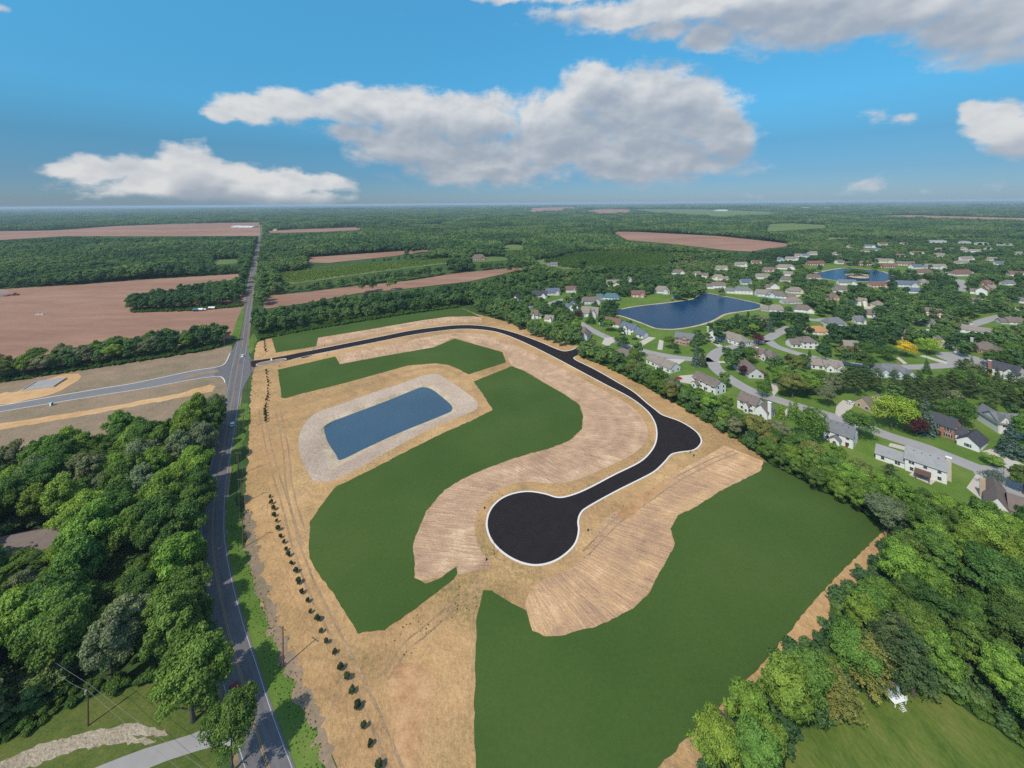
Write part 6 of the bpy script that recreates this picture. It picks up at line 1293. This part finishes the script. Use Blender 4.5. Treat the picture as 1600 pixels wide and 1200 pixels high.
# ------------------------------------------------------------------ undergrowth along the wood edges
def edge_bushes(name, polys, dmin, seed, lo, hi, clear=()):
    pts = [q for p_ in polys for q in poisson(p_, dmin, seed, 30000)]
    pa = np.array(pts); pts = pa[np.array([np.min((ROADA[:, 0] - q[0]) ** 2 + (ROADA[:, 1] - q[1]) ** 2) > 27 for q in pa])]
    n = len(pts); s = RNG.uniform(lo, hi, n) / 14
    BP = [proto('bush', broad_crown(250 + k, 12, 110, 2.0 if k < 2 else 1.7, M['bush'], 14, 9.5, 0.0, 1, .8, 1, 'bush', (.35, .55))) for k in range(2)]
    a = np.array(pts); make_points(name, np.c_[a, np.zeros(n)], np.c_[s * 1.1, s * 1.1, s], RNG.uniform(0, 6.28, n), RNG.integers(0, 2, n), BP)
edge_bushes('undergrowth', [
    [(906, 557), (950, 575), (1000, 600), (1040, 622), (1090, 652), (1145, 684), (1197, 720), (1262, 756), (1332, 796), (1392, 830), (1396, 812), (1330, 778), (1262, 742), (1197, 708), (1145, 672), (1090, 642), (1040, 612), (1000, 590), (950, 568), (915, 551)],
    [(-60, 1195), (0, 1166), (60, 1138), (120, 1098), (180, 1080), (260, 1066), (255, 1052), (170, 1062), (100, 1085), (0, 1145), (-60, 1170)],
    [(1406, 840), (1366, 898), (1302, 966), (1306, 990), (1366, 940), (1420, 860)],
    [(1455, 1075), (1520, 1116), (1600, 1170), (1640, 1196), (1640, 1160), (1560, 1110), (1480, 1055)],
    [(0, 599), (160, 574), (325, 548), (345, 542), (325, 540), (160, 564), (0, 589)], [(405, 532), (482, 516), (637, 491), (720, 480), (720, 475), (637, 485), (482, 508), (405, 520)],
    [(205, 489), (300, 486), (388, 479), (388, 474), (300, 480), (205, 483)], [(300, 870), (320, 900), (340, 950), (350, 1000), (340, 1000), (310, 920), (290, 880)]], 1.7, 31, 1.1, 2.8)
edge_bushes('tall_weeds', [[(362, 790), (372, 785), (379, 800), (381, 850), (388, 868), (398, 900), (420, 962), (438, 1015), (458, 1060), (480, 1110), (500, 1160), (515, 1220), (455, 1220), (430, 1140), (410, 1080), (392, 1020), (375, 960), (366, 900), (358, 850)], [(374, 640), (387, 632), (388, 660), (378, 690), (368, 725), (368, 690)]], 0.6, 33, 0.08, 0.26)

# saplings and bushes that fill the ground under the woods
def under(name, poly, dmin, seed, lo, hi, skip=()):
    pa = np.array(poisson(poly, dmin, seed, 40000)); ux, uy = proj(pa[:, 0], pa[:, 1], 0); ok_ = np.array([np.min((ROADA[:, 0] - q[0]) ** 2 + (ROADA[:, 1] - q[1]) ** 2) > 30 for q in pa])
    for c in skip: ok_ &= ~inside(c, ux, uy)
    pa = pa[ok_]; n = len(pa); s = RNG.uniform(lo, hi, n)
    make_points(name, np.c_[pa, np.zeros(n)], np.c_[s / 10.4 * 1.1, s / 10.4 * 1.1, s / 14], RNG.uniform(0, 6.28, n), RNG.integers(0, 4, n), WOODP)
under('wood_undergrowth', W1, 3.6, 51, 3.0, 7.0, [HOUSE_LEFT, [(-60, 930), (0, 915), (118, 872), (118, 850), (0, 852)], [(160, 925), (168, 880), (200, 845), (222, 845), (205, 890), (196, 930)], [(-300, 1260), (-100, 1200), (0, 1140), (120, 1075), (240, 1045), (330, 1040), (350, 1130), (0, 1260)]])
under('wood_undergrowth', W2, 3.4, 52, 2.5, 6.0, [[(1335, 1130), (1335, 1060), (1395, 1040), (1450, 1050), (1460, 1130)]])
# weeds that have come up through the straw along kerbs, rills and the old ditch line
wd = []
KP = [(p.x, p.y) for p in resample(wr[i0:], 2.0)]
gg = np.random.default_rng(5)
for zp, dm, keep in [([(392, 790), (402, 850), (415, 905), (436, 965), (462, 1025), (492, 1090), (520, 1150), (548, 1230), (515, 1230), (490, 1150), (464, 1080), (436, 1020), (410, 950), (392, 890), (384, 840)], .9, .55), ([(650, 960), (700, 925), (735, 905), (752, 925), (742, 960), (700, 975), (665, 1000), (640, 1030), (600, 1010)], .9, .35), ([(925, 815), (960, 790), (1010, 760), (1050, 735), (1085, 722), (1120, 695), (1100, 712), (1040, 752), (990, 785), (945, 820), (918, 870), (905, 880)], .9, .4), ([(1040, 700), (1080, 706), (1120, 680), (1110, 668), (1096, 690), (1060, 712)], .9, .35), ([(740, 790), (765, 775), (820, 762), (880, 768), (940, 748), (1000, 715), (1000, 722), (930, 757), (880, 774), (830, 768), (775, 783), (760, 810), (762, 850), (745, 840)], 1.0, .3), ([(396, 590), (412, 585), (412, 650), (398, 700), (390, 690)], .9, .5), ([(440, 600), (540, 603), (600, 585), (470, 640)], 1.2, .15), ([(480, 760), (520, 765), (640, 705), (735, 662), (700, 668), (600, 715), (530, 757)], 1.2, .25)]:
    for q in poisson(zp, dm, 41, 40000):
        if gg.random() < keep and 0.55 * math.sin(q[0] * .35 + 1.7 * math.sin(q[1] * .21)) + 0.55 * math.sin(q[1] * .29 + 2 * math.sin(q[0] * .17)) > -.15 + gg.normal(0, .35): wd.append(q)
n = len(wd); s_ = gg.uniform(.07, .26, n) / 14
WP = [proto('weed', broad_crown(260 + k, 7, 10, 3.4, M['weed'], 14, 12, 0.0, 1, .6, 1, 'weed', (.4, .6))) for k in range(2)]
make_points('straw_weeds', np.c_[np.array(wd), np.full(n, .03)], np.c_[s_ * 1.3, s_ * 1.3, s_], gg.uniform(0, 6.28, n), gg.integers(0, 2, n), WP)
print('WEEDS', n)
# ------------------------------------------------------------------ planted shrub rows
g = random.Random(4)
SHR = [broad_crown(400 + k, 16, 60, 0.20, M['leaf'], 2.15, 0.72, 0.02, 1.0, 1.2, 1, 'foliage', (.40, .60)) for k in range(3)]
bm = bmesh.new(); tube(bm, Vector((0, 0, -.05)), Vector((0, 0, .7)), .06, .03, 6); STEM = to_mesh(bm, 'stem', M['bark'])
ROW1 = [(423, 778), (424.5, 788), (427, 797.5), (428, 809), (430.5, 818), (433.5, 830), (438, 840.5), (442.5, 852), (447, 862), (450, 872), (455.5, 884.5), (461, 898), (467, 912), (473.5, 927), (479.5, 942), (487, 957), (495, 972), (502.5, 989), (511, 1006), (521.5, 1026), (532, 1046), (541, 1066), (549.5, 1088), (558.5, 1113), (567.5, 1141), (579.5, 1170.5), (590.5, 1200)]
ROW2 = [(416.5 + 2 * math.sin(i / 3.2), 581 + i * 4.65) for i in range(18)]
ROW3 = [(412.2 + i * .34, 531.5 + i * 2.6) for i in range(8)]
ORD = ['first', 'second', 'third', 'fourth', 'fifth', 'sixth', 'seventh', 'eighth', 'ninth', 'tenth', 'eleventh', 'twelfth', 'thirteenth', 'fourteenth', 'fifteenth', 'sixteenth', 'seventeenth', 'eighteenth', 'nineteenth', 'twentieth']
for row, place, grp in ((ROW1, 'lower roadside row', 'lower shrub row'), (ROW2, 'row just below the entrance', 'middle shrub row'), (ROW3, 'short row above the entrance', 'upper shrub row')):
    for i, (x, y) in enumerate(row):
        r = empty('evergreen_shrub', P(x, y), g.uniform(0, 6.28)); s = g.uniform(.66, 1.06); r.scale = (s * g.uniform(.92, 1.15), s * g.uniform(.92, 1.15), s); r.location += Vector((g.uniform(-.25, .25), g.uniform(-.4, .4), 0))
        o_ = ORD[i] + ' from the far end' if i < 14 or len(row) < 20 else ORD[len(row) - 1 - i] + ' from the near end'
        tag(r, f"dark evergreen shrub, {o_}, {place}", 'shrub', grp)
        c = link('foliage', SHR[i % 3], None, r); k = g.uniform(.8, 1.25); c.color = (0.046 * k, 0.072 * k, 0.026 * k, 1)
        link('stem', STEM, None, r)
# a few weeds standing on the straw
# ------------------------------------------------------------------ utility poles and wires
M['polewood'] = plain('creosote_wood', (0.155, 0.085, 0.05), 0.9, 0, 0.25); M['wire'] = plain('grey_wire', (0.22, 0.225, 0.22), 0.6); M['tank'] = plain('grey_steel', (0.42, 0.43, 0.44), 0.4, 0.5); M['black'] = plain('black_paint', (0.02, 0.02, 0.022), 0.4)
bm = bmesh.new(); tube(bm, Vector((0, 0, -.2)), Vector((0, 0, 10.4)), .19, .12, 9); POLE = to_mesh(bm, 'pole', M['polewood'])
bm = bmesh.new(); quad_box(bm, -1.25, 1.25, -.16, -.04, 9.75, 9.9); ARM = to_mesh(bm, 'crossarm', M['polewood'])
bm = bmesh.new(); tube(bm, Vector((0, 0, 0)), Vector((0, 0, .22)), .06, .04, 6); INS = to_mesh(bm, 'insulator', M['tank'])
bm = bmesh.new(); tube(bm, Vector((0, -.32, 8.0)), Vector((0, -.32, 8.8)), .22, .22, 10); TANK = to_mesh(bm, 'transformer', M['tank'])
def utility_pole(px, py, rz, label, h=10.4, tank=False, arm=True):
    p = P(px, py); r = empty('utility_pole', p, rz); r.scale = (1, 1, h / 10.4); tag(r, label, 'utility pole', 'utility poles')
    link('pole', POLE, None, r)
    if arm:
        a = link('crossarm', ARM, None, r)
        for x in (-1.1, -.45, .45, 1.1): link('insulator', INS, None, a, (x, -.1, 9.9))
    else: link('insulator', INS, None, r, (0, -.1, 10.3))
    if tank: link('transformer', TANK, None, r)
    return p, r
PL = [(442.5, 1043, R(-25), 'wooden utility pole nearest the camera on the county road grass', True), (379.5, 857, R(8), 'utility pole on the grass beside the road bend', True), (376.7, 789, R(8), 'utility pole just above the road bend', True), (372.5, 744, R(8), 'utility pole with visible crossarm opposite the wood', True), (380.5, 673, R(8), 'utility pole in the roadside weeds beside the white car', True), (387, 623.5, R(8), 'utility pole below the new road entrance', True), (392, 584, R(8), 'utility pole at the corner of the new road entrance', True), (397.5, 544, R(8), 'utility pole above the new road entrance', True), (350.6, 541, R(8), 'utility pole at the end of the tree row by the side street', False)]
tops = []
for x, y, rz, lab, arm in PL: tops.append(utility_pole(x, y, rz, lab, tank=(x == 380.5), arm=arm)[0])
pc, _ = utility_pole(137.5, 1134.5, R(-40), 'lone utility pole with transformer on the corner lawn', 9.6, True, False)
def wire(a, b, sag, label, r=.022, name='power_line', group=None):
    bm = bmesh.new(); n = 14; pts = []
    for i in range(n + 1):
        t_ = i / n; q = a.lerp(b, t_); q.z -= sag * 4 * t_ * (1 - t_); pts.append(q)
    for p, q in zip(pts, pts[1:]): tube(bm, p, q, r, r, 4)
    tag(link(name, to_mesh(bm, name, M['wire'])), label, 'power line', group)
top = pc + Vector((0, 0, 9.5)); mid = pc + Vector((0, 0, 7.9))
e1 = P(330, 1206, 8.2); e1b = P(300, 1214, 6.8)
d1 = (e1 - top); d1b = (e1b - mid)
wire(top, top + d1 * 1.4, .5, 'upper wire from the lone pole running down to the driveway', .02); wire(mid, mid + d1b * 1.4, .5, 'lower wire from the lone pole running down to the driveway', .02)
f1 = P(36, 998, 9.0)
wire(top, f1, .4, 'upper wire from the lone pole running up into the wood', .02); wire(mid, P(100, 1060, 7.8), .3, 'lower wire from the lone pole running up into the wood', .02)
for i in range(len(PL) - 2):
    a, b = tops[i], tops[i + 1]
    for k, off in enumerate((-1.0, 1.0)):
        wire(a + Vector((off, 0, 10.0)), b + Vector((off, 0, 10.0)), .7, ('left' if k == 0 else 'right') + ' wire of the roadside line, ' + ORD[i] + ' span from the camera', .012)
# ------------------------------------------------------------------ cars
def paint(name, c): return plain(name, c, 0.25, 0.1, 0.04)
PAINT = {'white': paint('white_car_paint', (.74, .75, .76)), 'red': paint('dark_red_car_paint', (.20, .012, .015)), 'bright': paint('red_car_paint', (.36, .02, .02)), 'dark': paint('dark_blue_car_paint', (.025, .03, .04)), 'plum': paint('plum_car_paint', (.13, .045, .09)), 'grey': paint('silver_car_paint', (.42, .43, .45))}
def loft_profile(bm, prof, w, inset):
    """side outline (x, z) swept across the width, tucked in at the top"""
    L = [bm.verts.new((x, -w / 2 + inset(z), z)) for x, z in prof]; Rr = [bm.verts.new((x, w / 2 - inset(z), z)) for x, z in prof]
    n = len(prof)
    for i in range(n): bm.faces.new((L[i], L[(i + 1) % n], Rr[(i + 1) % n], Rr[i]))
    bm.faces.new(L[::-1]); bm.faces.new(Rr)
def car(px, py, heading, colour, label, name='car', tall=False, z=0.12):
    p = P(px, py); r = empty(name, (p.x, p.y, z), heading); tag(r, label, 'car' if not tall else 'van')
    k = 1.22 if tall else 1.0
    bm = bmesh.new(); loft_profile(bm, [(-2.2, .35), (-2.25, .75), (-2.1, .95), (-.9 if not tall else -2.0, 1.0), (1.0, .98), (2.0, .85), (2.25, .65), (2.2, .35)], 1.8, lambda z: .06 * max(0, z - .5)); link('body', to_mesh(bm, 'body', PAINT[colour]), None, r)
    bm = bmesh.new(); loft_profile(bm, [(-1.95, .96), (-1.55, 1.36 * k), (.35, 1.38 * k), (1.15, .96)], 1.66, lambda z: .25 * max(0, z - .96)); cb = link('cabin_glass', to_mesh(bm, 'cabin_glass', M['glass']), None, r)
    bm = bmesh.new(); loft_profile(bm, [(-1.56, 1.345 * k), (-1.5, 1.42 * k), (.25, 1.44 * k), (.38, 1.365 * k)], 1.52, lambda z: .0); link('roof_panel', to_mesh(bm, 'roof_panel', PAINT[colour]), None, r)
    for sx in (-1.35, 1.38):
        for sy in (-.86, .86):
            bm = bmesh.new(); tube(bm, Vector((sx, sy - .1, .33)), Vector((sx, sy + .1, .33)), .33, .33, 12); link('wheel', to_mesh(bm, 'wheel', M['black']), None, r)
    for sy in (-.6, .6):
        bm = bmesh.new(); quad_box(bm, 2.16, 2.27, sy - .2, sy + .2, .58, .72); link('headlight', to_mesh(bm, 'headlight', M['trim']), None, r)
        bm = bmesh.new(); quad_box(bm, -2.28, -2.19, sy - .2, sy + .2, .62, .8); link('tail_light', to_mesh(bm, 'tail_light', M['door']), None, r)
    return r
up_road = lambda a, b: math.atan2((P(*b) - P(*a)).y, (P(*b) - P(*a)).x)
car(378.5, 558, up_road((371, 576), (379, 534)) + math.pi, 'white', 'white car on the county road at the junction')
car(363, 665, up_road((349, 700), (363, 623)), 'white', 'white car on the road beside the roadside weeds')
car(334.5, 750, up_road((335, 780), (343, 715)) + math.pi, 'white', 'white car half hidden by trees on the road above the bend')
car(368, 1086, up_road((379, 1066), (356, 985)) + math.pi, 'red', 'dark red car in the tree shade on the near road')
car(1060, 592.5, R(10), 'bright', 'red car parked on the pale pad by the long ranch house', z=.1)
car(1118.5, 537, R(-50), 'dark', 'dark car parked on the drive of the tan roofed house', z=.1)
car(1330, 631, R(-8), 'white', 'white car parked beside the tan brick house', z=.1)
car(1501, 499.5, R(-5), 'plum', 'plum coloured van parked by the brick garage gable', 'van', True, z=.1)
car(1480, 538, R(-20), 'dark', 'dark car on the drive of the big stone house', z=.1); car(1487, 541.5, R(-30), 'grey', 'silver car on the drive of the big stone house', z=.1)
car(1231, 463, R(0), 'dark', 'dark car before the tan roofed house with cream gables', z=.1)
car(1548, 473.5, R(0), 'bright', 'red car beside the low white gabled house', z=.1)
# ------------------------------------------------------------------ street furniture on and near the site
def lamp(px, py, h, label, rz=0):
    r = empty('street_lamp', P(px, py), rz); tag(r, label, 'street lamp', 'street lamps')
    bm = bmesh.new(); tube(bm, Vector((0, 0, 0)), Vector((0, 0, h)), .085, .055, 8); link('post', to_mesh(bm, 'post', M['black']), None, r)
    bm = bmesh.new(); tube(bm, Vector((0, 0, 0)), Vector((0, 0, .5)), .16, .1, 8); link('base', to_mesh(bm, 'base', M['black']), None, r)
    bm = bmesh.new(); tube(bm, Vector((0, 0, h - .05)), Vector((0, 0, h + .4)), .13, .22, 8); tube(bm, Vector((0, 0, h + .4)), Vector((0, 0, h + .6)), .25, .05, 8); link('lamp_head', to_mesh(bm, 'lamp_head', M['black']), None, r)
lamp(772, 867, 4.2, 'black lamp post on the kerb of the black turning circle'); lamp(1078.5, 708, 4.2, 'black lamp post at the bulge of the black road'); lamp(1568.5, 741, 4.0, 'dark lamp post on the lawn by the suburb turning circle'); lamp(905, 548, 4.0, 'black lamp post at the stub of the black road')
lamp(946.5, 525.5, 4.0, 'dark lamp post on the suburb street below the near lake')
def hydrant(px, py, label):
    r = empty('hydrant', P(px, py)); tag(r, label, 'hydrant', 'dark hydrants of the new road')
    bm = bmesh.new(); tube(bm, Vector((0, 0, 0)), Vector((0, 0, .75)), .2, .17, 8); tube(bm, Vector((0, 0, .75)), Vector((0, 0, 1.0)), .21, .05, 8); link('barrel', to_mesh(bm, 'barrel', M['black']), None, r)
    for s in (-1, 1):
        bm = bmesh.new(); tube(bm, Vector((s * .12, 0, .55)), Vector((s * .32, 0, .55)), .1, .1, 6); link('outlet', to_mesh(bm, 'outlet', M['black']), None, r)
for x, y, l in [(757, 795, 'dark hydrant left of the black turning circle'), (919, 830, 'dark hydrant right of the black turning circle'), (1084, 713, 'dark hydrant below the bulge of the road'), (512, 555, 'dark hydrant near the corner of the upper lawn'), (437, 573, 'dark hydrant beside the entrance road'), (507, 541, 'dark hydrant above the entrance road'), (760, 876, 'dark hydrant on the straw below the turning circle')]: hydrant(x, y, l)
def sign(px, py, h, w, hh, label, col, rz=0):
    r = empty('road_sign', P(px, py), rz); tag(r, label, 'sign')
    bm = bmesh.new(); tube(bm, Vector((0, 0, 0)), Vector((0, 0, h)), .04, .04, 6); link('post', to_mesh(bm, 'post', M['tank']), None, r)
    bm = bmesh.new(); quad_box(bm, -w / 2, w / 2, -.07, -.035, h - hh, h); link('panel', to_mesh(bm, 'panel', col), None, r)
sign(424, 566, 2.9, 1.1, 1.6, 'white sign panel on the grass island at the entrance', M['trim']); sign(332, 578, 2.4, .7, .8, 'small sign on the side street island', M['tank']); sign(403, 560, 2.3, .6, .6, 'small sign at the entrance corner of the new road', M['trim'])
# portable toilet, foundation slab
M['teal'] = plain('teal_plastic', (.03, .22, .22), .5)
r = empty('portable_toilet', P(80, 634), R(10)); tag(r, 'teal portable toilet beside the side street kerb', 'portable toilet')
small_part(r, 'cabin', (-.6, .6, -.6, .6, 0, 2.1), M['teal']); small_part(r, 'door', (-.42, .42, -.64, -.59, .12, 1.9), M['trim'])
bm = bmesh.new(); walls_block(bm, -.64, .64, -.64, .64, .12, .25, 'x', False); link('roof', to_mesh(bm, 'roof', M['trim']), None, r, (0, 0, 2.1))
c, rz, L = on_line((33, 612), (84, 605)); r = empty('foundation', (c.x, c.y, 0), rz); tag(r, 'grey concrete house foundation on the orange clay pad', 'foundation')
bm = bmesh.new()
for q in ((-L / 2, L / 2, 0, .35), (-L / 2, L / 2, 13.65, 14), (-L / 2, -L / 2 + .35, .35, 13.65), (L / 2 - .35, L / 2, .35, 13.65)): quad_box(bm, *q, 0, 1.1)
link('foundation_wall', to_mesh(bm, 'foundation_wall', M['concrete']), None, r); small_part(r, 'slab', (-L / 2 + .35, L / 2 - .35, .35, 13.65, 0, .62), M['street'])
# pergola and parasol of the long white house
c, rz, L = on_line((1430, 749), (1453, 757)); r = empty('pergola', (c.x, c.y, 0), rz); tag(r, 'brown pergola with flat roof behind the long white house', 'pergola')
for sx in (-L / 2 + .2, L / 2 - .2):
    for sy in (.2, 4.2): small_part(r, 'post', (sx - .1, sx + .1, sy - .1, sy + .1, 0, 2.7), M['wood'])
bm = bmesh.new()
quad_box(bm, -L / 2 - .3, L / 2 + .3, -.2, 4.6, 2.7, 2.78)
for q in range(10): quad_box(bm, -L / 2 + q * L / 9 - .08, -L / 2 + q * L / 9 + .08, -.3, 4.7, 2.78, 2.95)
link('roof', to_mesh(bm, 'roof', M['wood']), None, r); sheet_w('patio', [P(1420, 742), P(1455, 758), P(1462, 752), P(1428, 737)], .1, M['concrete'])
r = empty('parasol', P(1421, 734)); tag(r, 'dark red parasol on the patio of the long white house', 'parasol')
bm = bmesh.new(); tube(bm, Vector((0, 0, 0)), Vector((0, 0, 2.6)), .04, .04, 6); link('pole', to_mesh(bm, 'pole', M['tank']), None, r)
bm = bmesh.new(); tube(bm, Vector((0, 0, 2.15)), Vector((0, 0, 2.75)), 1.7, .05, 8); link('canopy', to_mesh(bm, 'canopy', M['door']), None, r)
# garden things
M['poolblue'] = plain('pool_blue', (.03, .30, .55), .3); M['orangep'] = plain('orange_plastic', (.60, .16, .04), .5)
c = P(1054, 465); r = empty('paddling_pool', c); tag(r, 'bright blue round pool on the lake lawn', 'pool')
bm = bmesh.new(); tube(bm, Vector((0, 0, 0)), Vector((0, 0, 1.1)), 3.4, 3.4, 24); link('wall', to_mesh(bm, 'wall', M['poolblue']), None, r)
bm = bmesh.new(); tube(bm, Vector((0, 0, 1.1)), Vector((0, 0, 1.12)), 3.2, 3.2, 24); link('pool_water', to_mesh(bm, 'pool_water', M['poolblue']), None, r)
def playset(px, py, label, col):
    r = empty('playset', P(px, py), R(20)); tag(r, label, 'playset')
    for sx in (-1, 1):
        for sy in (-1, 1): small_part(r, 'post', (sx - .08, sx + .08, sy - .08, sy + .08, 0, 2.6), M['wood'])
    small_part(r, 'platform', (-1.1, 1.1, -1.1, 1.1, 1.2, 1.32), M['wood'])
    bm = bmesh.new(); walls_block(bm, -1.2, 1.2, -1.2, 1.2, .1, .9, 'x', False); link('canopy', to_mesh(bm, 'canopy', col), None, r, (0, 0, 2.6))
    bm = bmesh.new(); v = [bm.verts.new(p) for p in ((1.1, -.3, 1.25), (1.1, .3, 1.25), (3.4, .3, .1), (3.4, -.3, .1))]; bm.faces.new(v); bmesh.ops.solidify(bm, geom=bm.faces[:], thickness=.08); link('slide', to_mesh(bm, 'slide', M['teal']), None, r)
playset(1285, 598, 'playset with orange canopy behind the long tan roof', M['orangep']); playset(1050, 470, 'orange playset beside the blue pool', M['orangep']); playset(948, 472, 'red playset on the lake lawn beside the teal roof', M['door'])
hl((1284.5, 619.5), (1290, 619.5), 5, 'white', 'tan', 'small white garden shed beside the broad light green tree', 2.4, 1.6, 'y', detail=0, name='garden_shed', cat='shed')
# red decks at the lake
def deck(px, py, w, d, label):
    r = empty('deck', P(px, py), R(-4)); tag(r, label, 'deck')
    small_part(r, 'floor', (-w / 2, w / 2, 0, d, 1.2, 1.35), M['door'])
    for sx in (-w / 2 + .15, w / 2 - .15): small_part(r, 'post', (sx - .1, sx + .1, .1, .3, 0, 1.2), M['wood'])
    bm = bmesh.new(); quad_box(bm, -w / 2, w / 2, 0, .08, 1.35, 2.2); link('railing', to_mesh(bm, 'railing', M['door']), None, r)
deck(963, 470.5, 8, 4, 'red deck on the lake side of the teal roofed house'); deck(1121, 453, 7, 3, 'red deck of the white house at the head of lake'); deck(1196, 589, 4, 8, 'dark deck on the right side of the grey gabled house')
# ------------------------------------------------------------------ farm machinery
M['rustred'] = plain('farm_red', (.22, .05, .035), .5)
p = P(25, 461.5); r = empty('tractor', p, R(8)); tag(r, 'red tractor raising dust on the ploughed field', 'tractor')
bm = bmesh.new(); loft_profile(bm, [(-2.2, 1.0), (-2.2, 2.0), (.2, 2.1), (3.0, 1.9), (3.2, 1.1)], 1.6, lambda z: 0); link('body', to_mesh(bm, 'body', M['rustred']), None, r)
bm = bmesh.new(); loft_profile(bm, [(-2.0, 2.0), (-1.8, 3.5), (-.2, 3.5), (.2, 2.0)], 1.7, lambda z: .1 * max(0, z - 2)); link('cab', to_mesh(bm, 'cab', M['glass']), None, r)
for x, rr_, yy in ((-1.4, 1.05, 1.35), (2.3, .75, 1.1)):
    for s in (-1, 1):
        bm = bmesh.new(); tube(bm, Vector((x, s * yy - .3, rr_)), Vector((x, s * yy + .3, rr_)), rr_, rr_, 14); link('wheel', to_mesh(bm, 'wheel', M['black']), None, r)
r2 = empty('tillage_implement', p + Vector((-8, -1.2, 0)), R(8)); tag(r2, 'wide tillage implement pulled by the tractor', 'implement')
bm = bmesh.new(); quad_box(bm, -2.5, 2.5, -5, 5, .7, 1.0); quad_box(bm, 2.5, 6.2, -.2, .2, .7, .95); link('frame', to_mesh(bm, 'frame', M['rustred']), None, r2)
for q in range(9):
    bm = bmesh.new(); tube(bm, Vector((-1.5, -4.6 + q * 1.15, .4)), Vector((-1.5, -4.3 + q * 1.15, .4)), .42, .42, 10); link('disc', to_mesh(bm, 'disc', M['tank']), None, r2)
bm = bmesh.new(); bmesh.ops.create_icosphere(bm, subdivisions=3, radius=1); me = bpy.data.meshes.new('dust'); bm.to_mesh(me); bm.free()
m = bpy.data.materials.new('dust_cloud'); m.use_nodes = True; t = NT(m.node_tree); t.n.clear(); pv_ = t.new('ShaderNodeVolumePrincipled'); pv_.inputs['Color'].default_value = (.85, .76, .68, 1); pv_.inputs['Density'].default_value = 0.035
o_ = t.new('ShaderNodeOutputMaterial'); t.l.new(pv_.outputs[0], o_.inputs['Volume'])
o = link('dust', me, m, None, (p.x - 24, p.y - 2, 3.5)); o.scale = (15, 9, 5.5); o['kind'] = 'stuff'
M['tankwhite'] = plain('white_tank', (.70, .71, .72), .4); M['tankblue'] = plain('blue_tank', (.03, .12, .22), .4)
def tank(px, py, L, rad, mat, label):
    L, rad = L * .75, rad * .75
    r = empty('tank', P(px, py), R(6)); tag(r, label, 'tank', 'tanks at the clump')
    bm = bmesh.new(); tube(bm, Vector((-L / 2, 0, rad + .8)), Vector((L / 2, 0, rad + .8)), rad, rad, 14); link('vessel', to_mesh(bm, 'vessel', mat), None, r)
    for s in (-1, 1): small_part(r, 'cradle', (s * L * .3 - .15, s * L * .3 + .15, -rad * .8, rad * .8, 0, 1.0), M['black'])
tank(305.5, 486.5, 7, 1.6, M['tankblue'], 'dark blue tank at the edge of the field clump, leftmost'); tank(312.5, 486, 8.5, 1.6, M['tankwhite'], 'white tank next to the blue one at the clump'); tank(319, 485.5, 5, 1.1, M['tankwhite'], 'small white tank, third at the edge of the clump'); tank(331, 483.5, 9, 1.6, M['tankwhite'], 'white tank standing apart at the right of the clump')
r = empty('wellhead', P(61, 492)); tag(r, 'small white pipe fittings standing in the ploughed field', 'fittings')
for q in range(4): small_part(r, 'pipe', (q * 2.2 - 3.4, q * 2.2 - 2.4, -.4, .4, 0, .8 + .7 * (q % 2)), M['tankwhite'])
# ------------------------------------------------------------------ haze
def box_obj(name, lo, hi, mat):
    bm = bmesh.new(); quad_box(bm, lo[0], hi[0], lo[1], hi[1], lo[2], hi[2]); return link(name, to_mesh(bm, name, mat))
m = bpy.data.materials.new('haze_air'); m.use_nodes = True; t = NT(m.node_tree); t.n.clear()
pv_ = t.new('ShaderNodeVolumePrincipled'); pv_.inputs['Color'].default_value = HAZE_COL + (1,); pv_.inputs['Density'].default_value = HAZE_DENS
o_ = t.new('ShaderNodeOutputMaterial'); t.l.new(pv_.outputs[0], o_.inputs['Volume'])
if HAZE_DENS > 0: tag(box_obj('haze', (-41000, -3100, -3.0), (41000, 41000, 122), m), kind='stuff')
